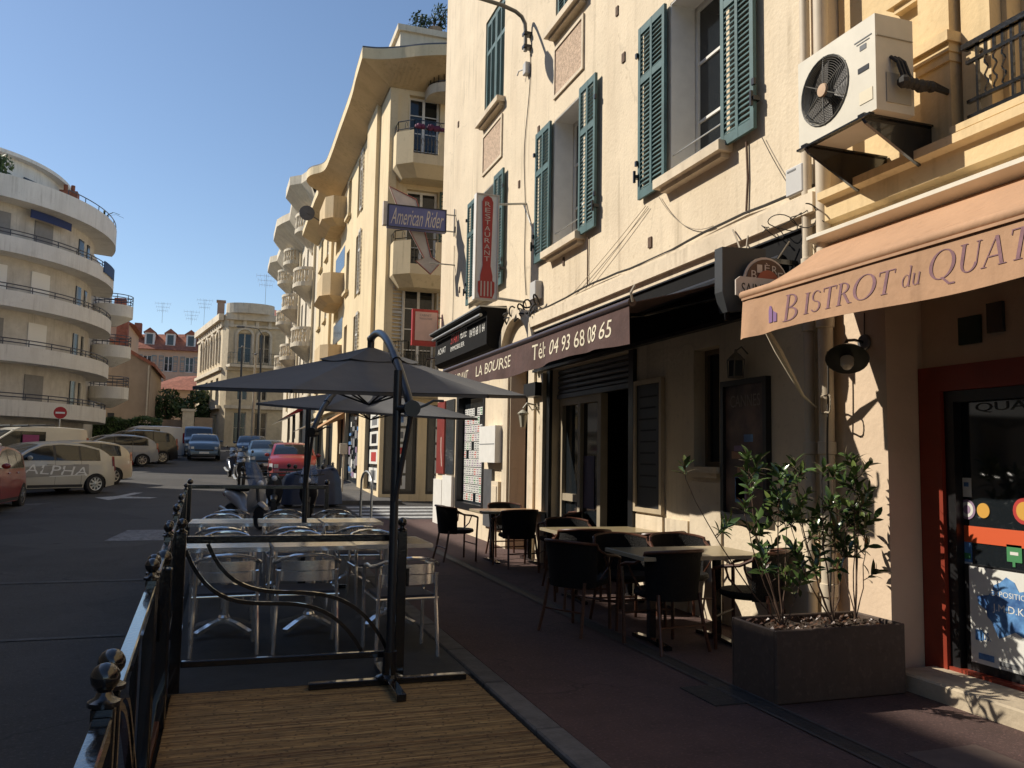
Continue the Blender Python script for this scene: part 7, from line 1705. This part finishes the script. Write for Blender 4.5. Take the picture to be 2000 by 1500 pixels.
for wx in (.6, -.6): m1 = MB(); m1.lathe([(.12, -.05), (.22, -.05), (.24, 0), (.22, .05), (.12, .05)], 18, (0, 0, 0), 'y'); m1.v = [(wx+a, b, .24+c) for a, b, c in m1.v]; m1.build('wheel', 'tyre', T, smooth=True)
T = thing('cycle_stand', 'galvanised hoop cycle stand on the pavement corner', 'cycle stand', (3.25, 20.4, g(20.4)-.118))
m1 = MB(); hp = [(.0, -.8, -.02), (0, -.8, .82)]+[(0, -.8*math.cos(R(q)), .82+.30*math.sin(R(q))) for q in range(15, 166, 15)]+[(0, .8, .82), (0, .8, -.02)]; m1.tube(hp, .03, 10); m1.build('hoop', 'galv', T, smooth=True)
m1 = MB(); m1.cyl((0, -.8, 0), (0, -.8, .02), .07); m1.cyl((0, .8, 0), (0, .8, .02), .07); m1.build('foot_plate', 'galv', T)
T = thing('no_entry_sign', 'round red no entry sign in front of the white block', 'sign', at(-7.9, 47))
m1 = MB(); m1.cyl((0, 0, 0), (0, 0, 2.75), .04, n=8); m1.build('post', 'galv', T)
m1 = MB(); m1.lathe([(0, -.05), (.30, -.05), (.30, -.03), (0, -.03)], 24, (0, 0, 2.45), 'y'); m1.build('disc', 'entry_red', T); m1 = MB(); m1.box(-.21, -.056, 2.40, .21, -.051, 2.49); m1.build('bar', 'white', T)
def lamppost(label, x, y, h, arm, old=False):
    T = thing('lamp_post', label, 'lamp post', at(x, y), 0, 'posts up the street'); m1 = MB(); m1.tube([(0, 0, 0), (0, 0, h*.5), (0, 0, h)], [.11, .08, .06], 10); m1.build('column', mat('pole_stone', (.42, .36, .27), .8, var=.15) if not old else 'pole', T)
    m1 = MB()
    if arm: m1.tube([(0, 0, h), (-.3, -.1, h+.4), (-arm, -.2, h+.45)], .035, 6); m1.bbox(-arm-.55, -.32, h+.38, -arm, -.08, h+.5, .03)
    else: m1.ball((0, 0, h), .09, 8)
    m1.build('lamp_head', 'grey_plate', T)
lamppost('pale lamp post in front of the ornate house', 1.55, 56, 6.6, 0); lamppost('dark wooden pole left of the pale lamp post', .75, 58, 7.2, 0, True); lamppost('tall lamp post with arm beside the ornate house', 2.1, 62, 8.5, 1.2, True)
for i, (x, y) in enumerate(((1.9, 28.5), (1.95, 31))):
    T = thing('pavement_post', ('nearer', 'farther')[i]+' thin dark bollard beside the red hatchback', 'bollard', at(3.4, y), 0, 'bollards on the corner'); m1 = MB(); m1.lathe([(.05, 0), (.05, .9), (.035, .93), (.05, .97), (.0, 1.03)], 10); m1.build('shaft', 'iron', T, smooth=True)
T = thing('street_sign_post', 'thin post with small plates near the corner shop', 'sign', (3.6, 27.5, g(27.5))); m1 = MB(); m1.cyl((0, 0, 0), (0, 0, 1.5), .03, n=8); m1.build('post', 'pale', T); m1 = MB(); m1.bbox(-.12, -.06, 1.2, .12, .06, 1.55, .01); m1.build('plate', 'pale', T)

# ------------------------------------------------------------------ tidy
for o in bpy.data.objects:
    for k in ('_w', '_o'):
        if k in o: del o[k]
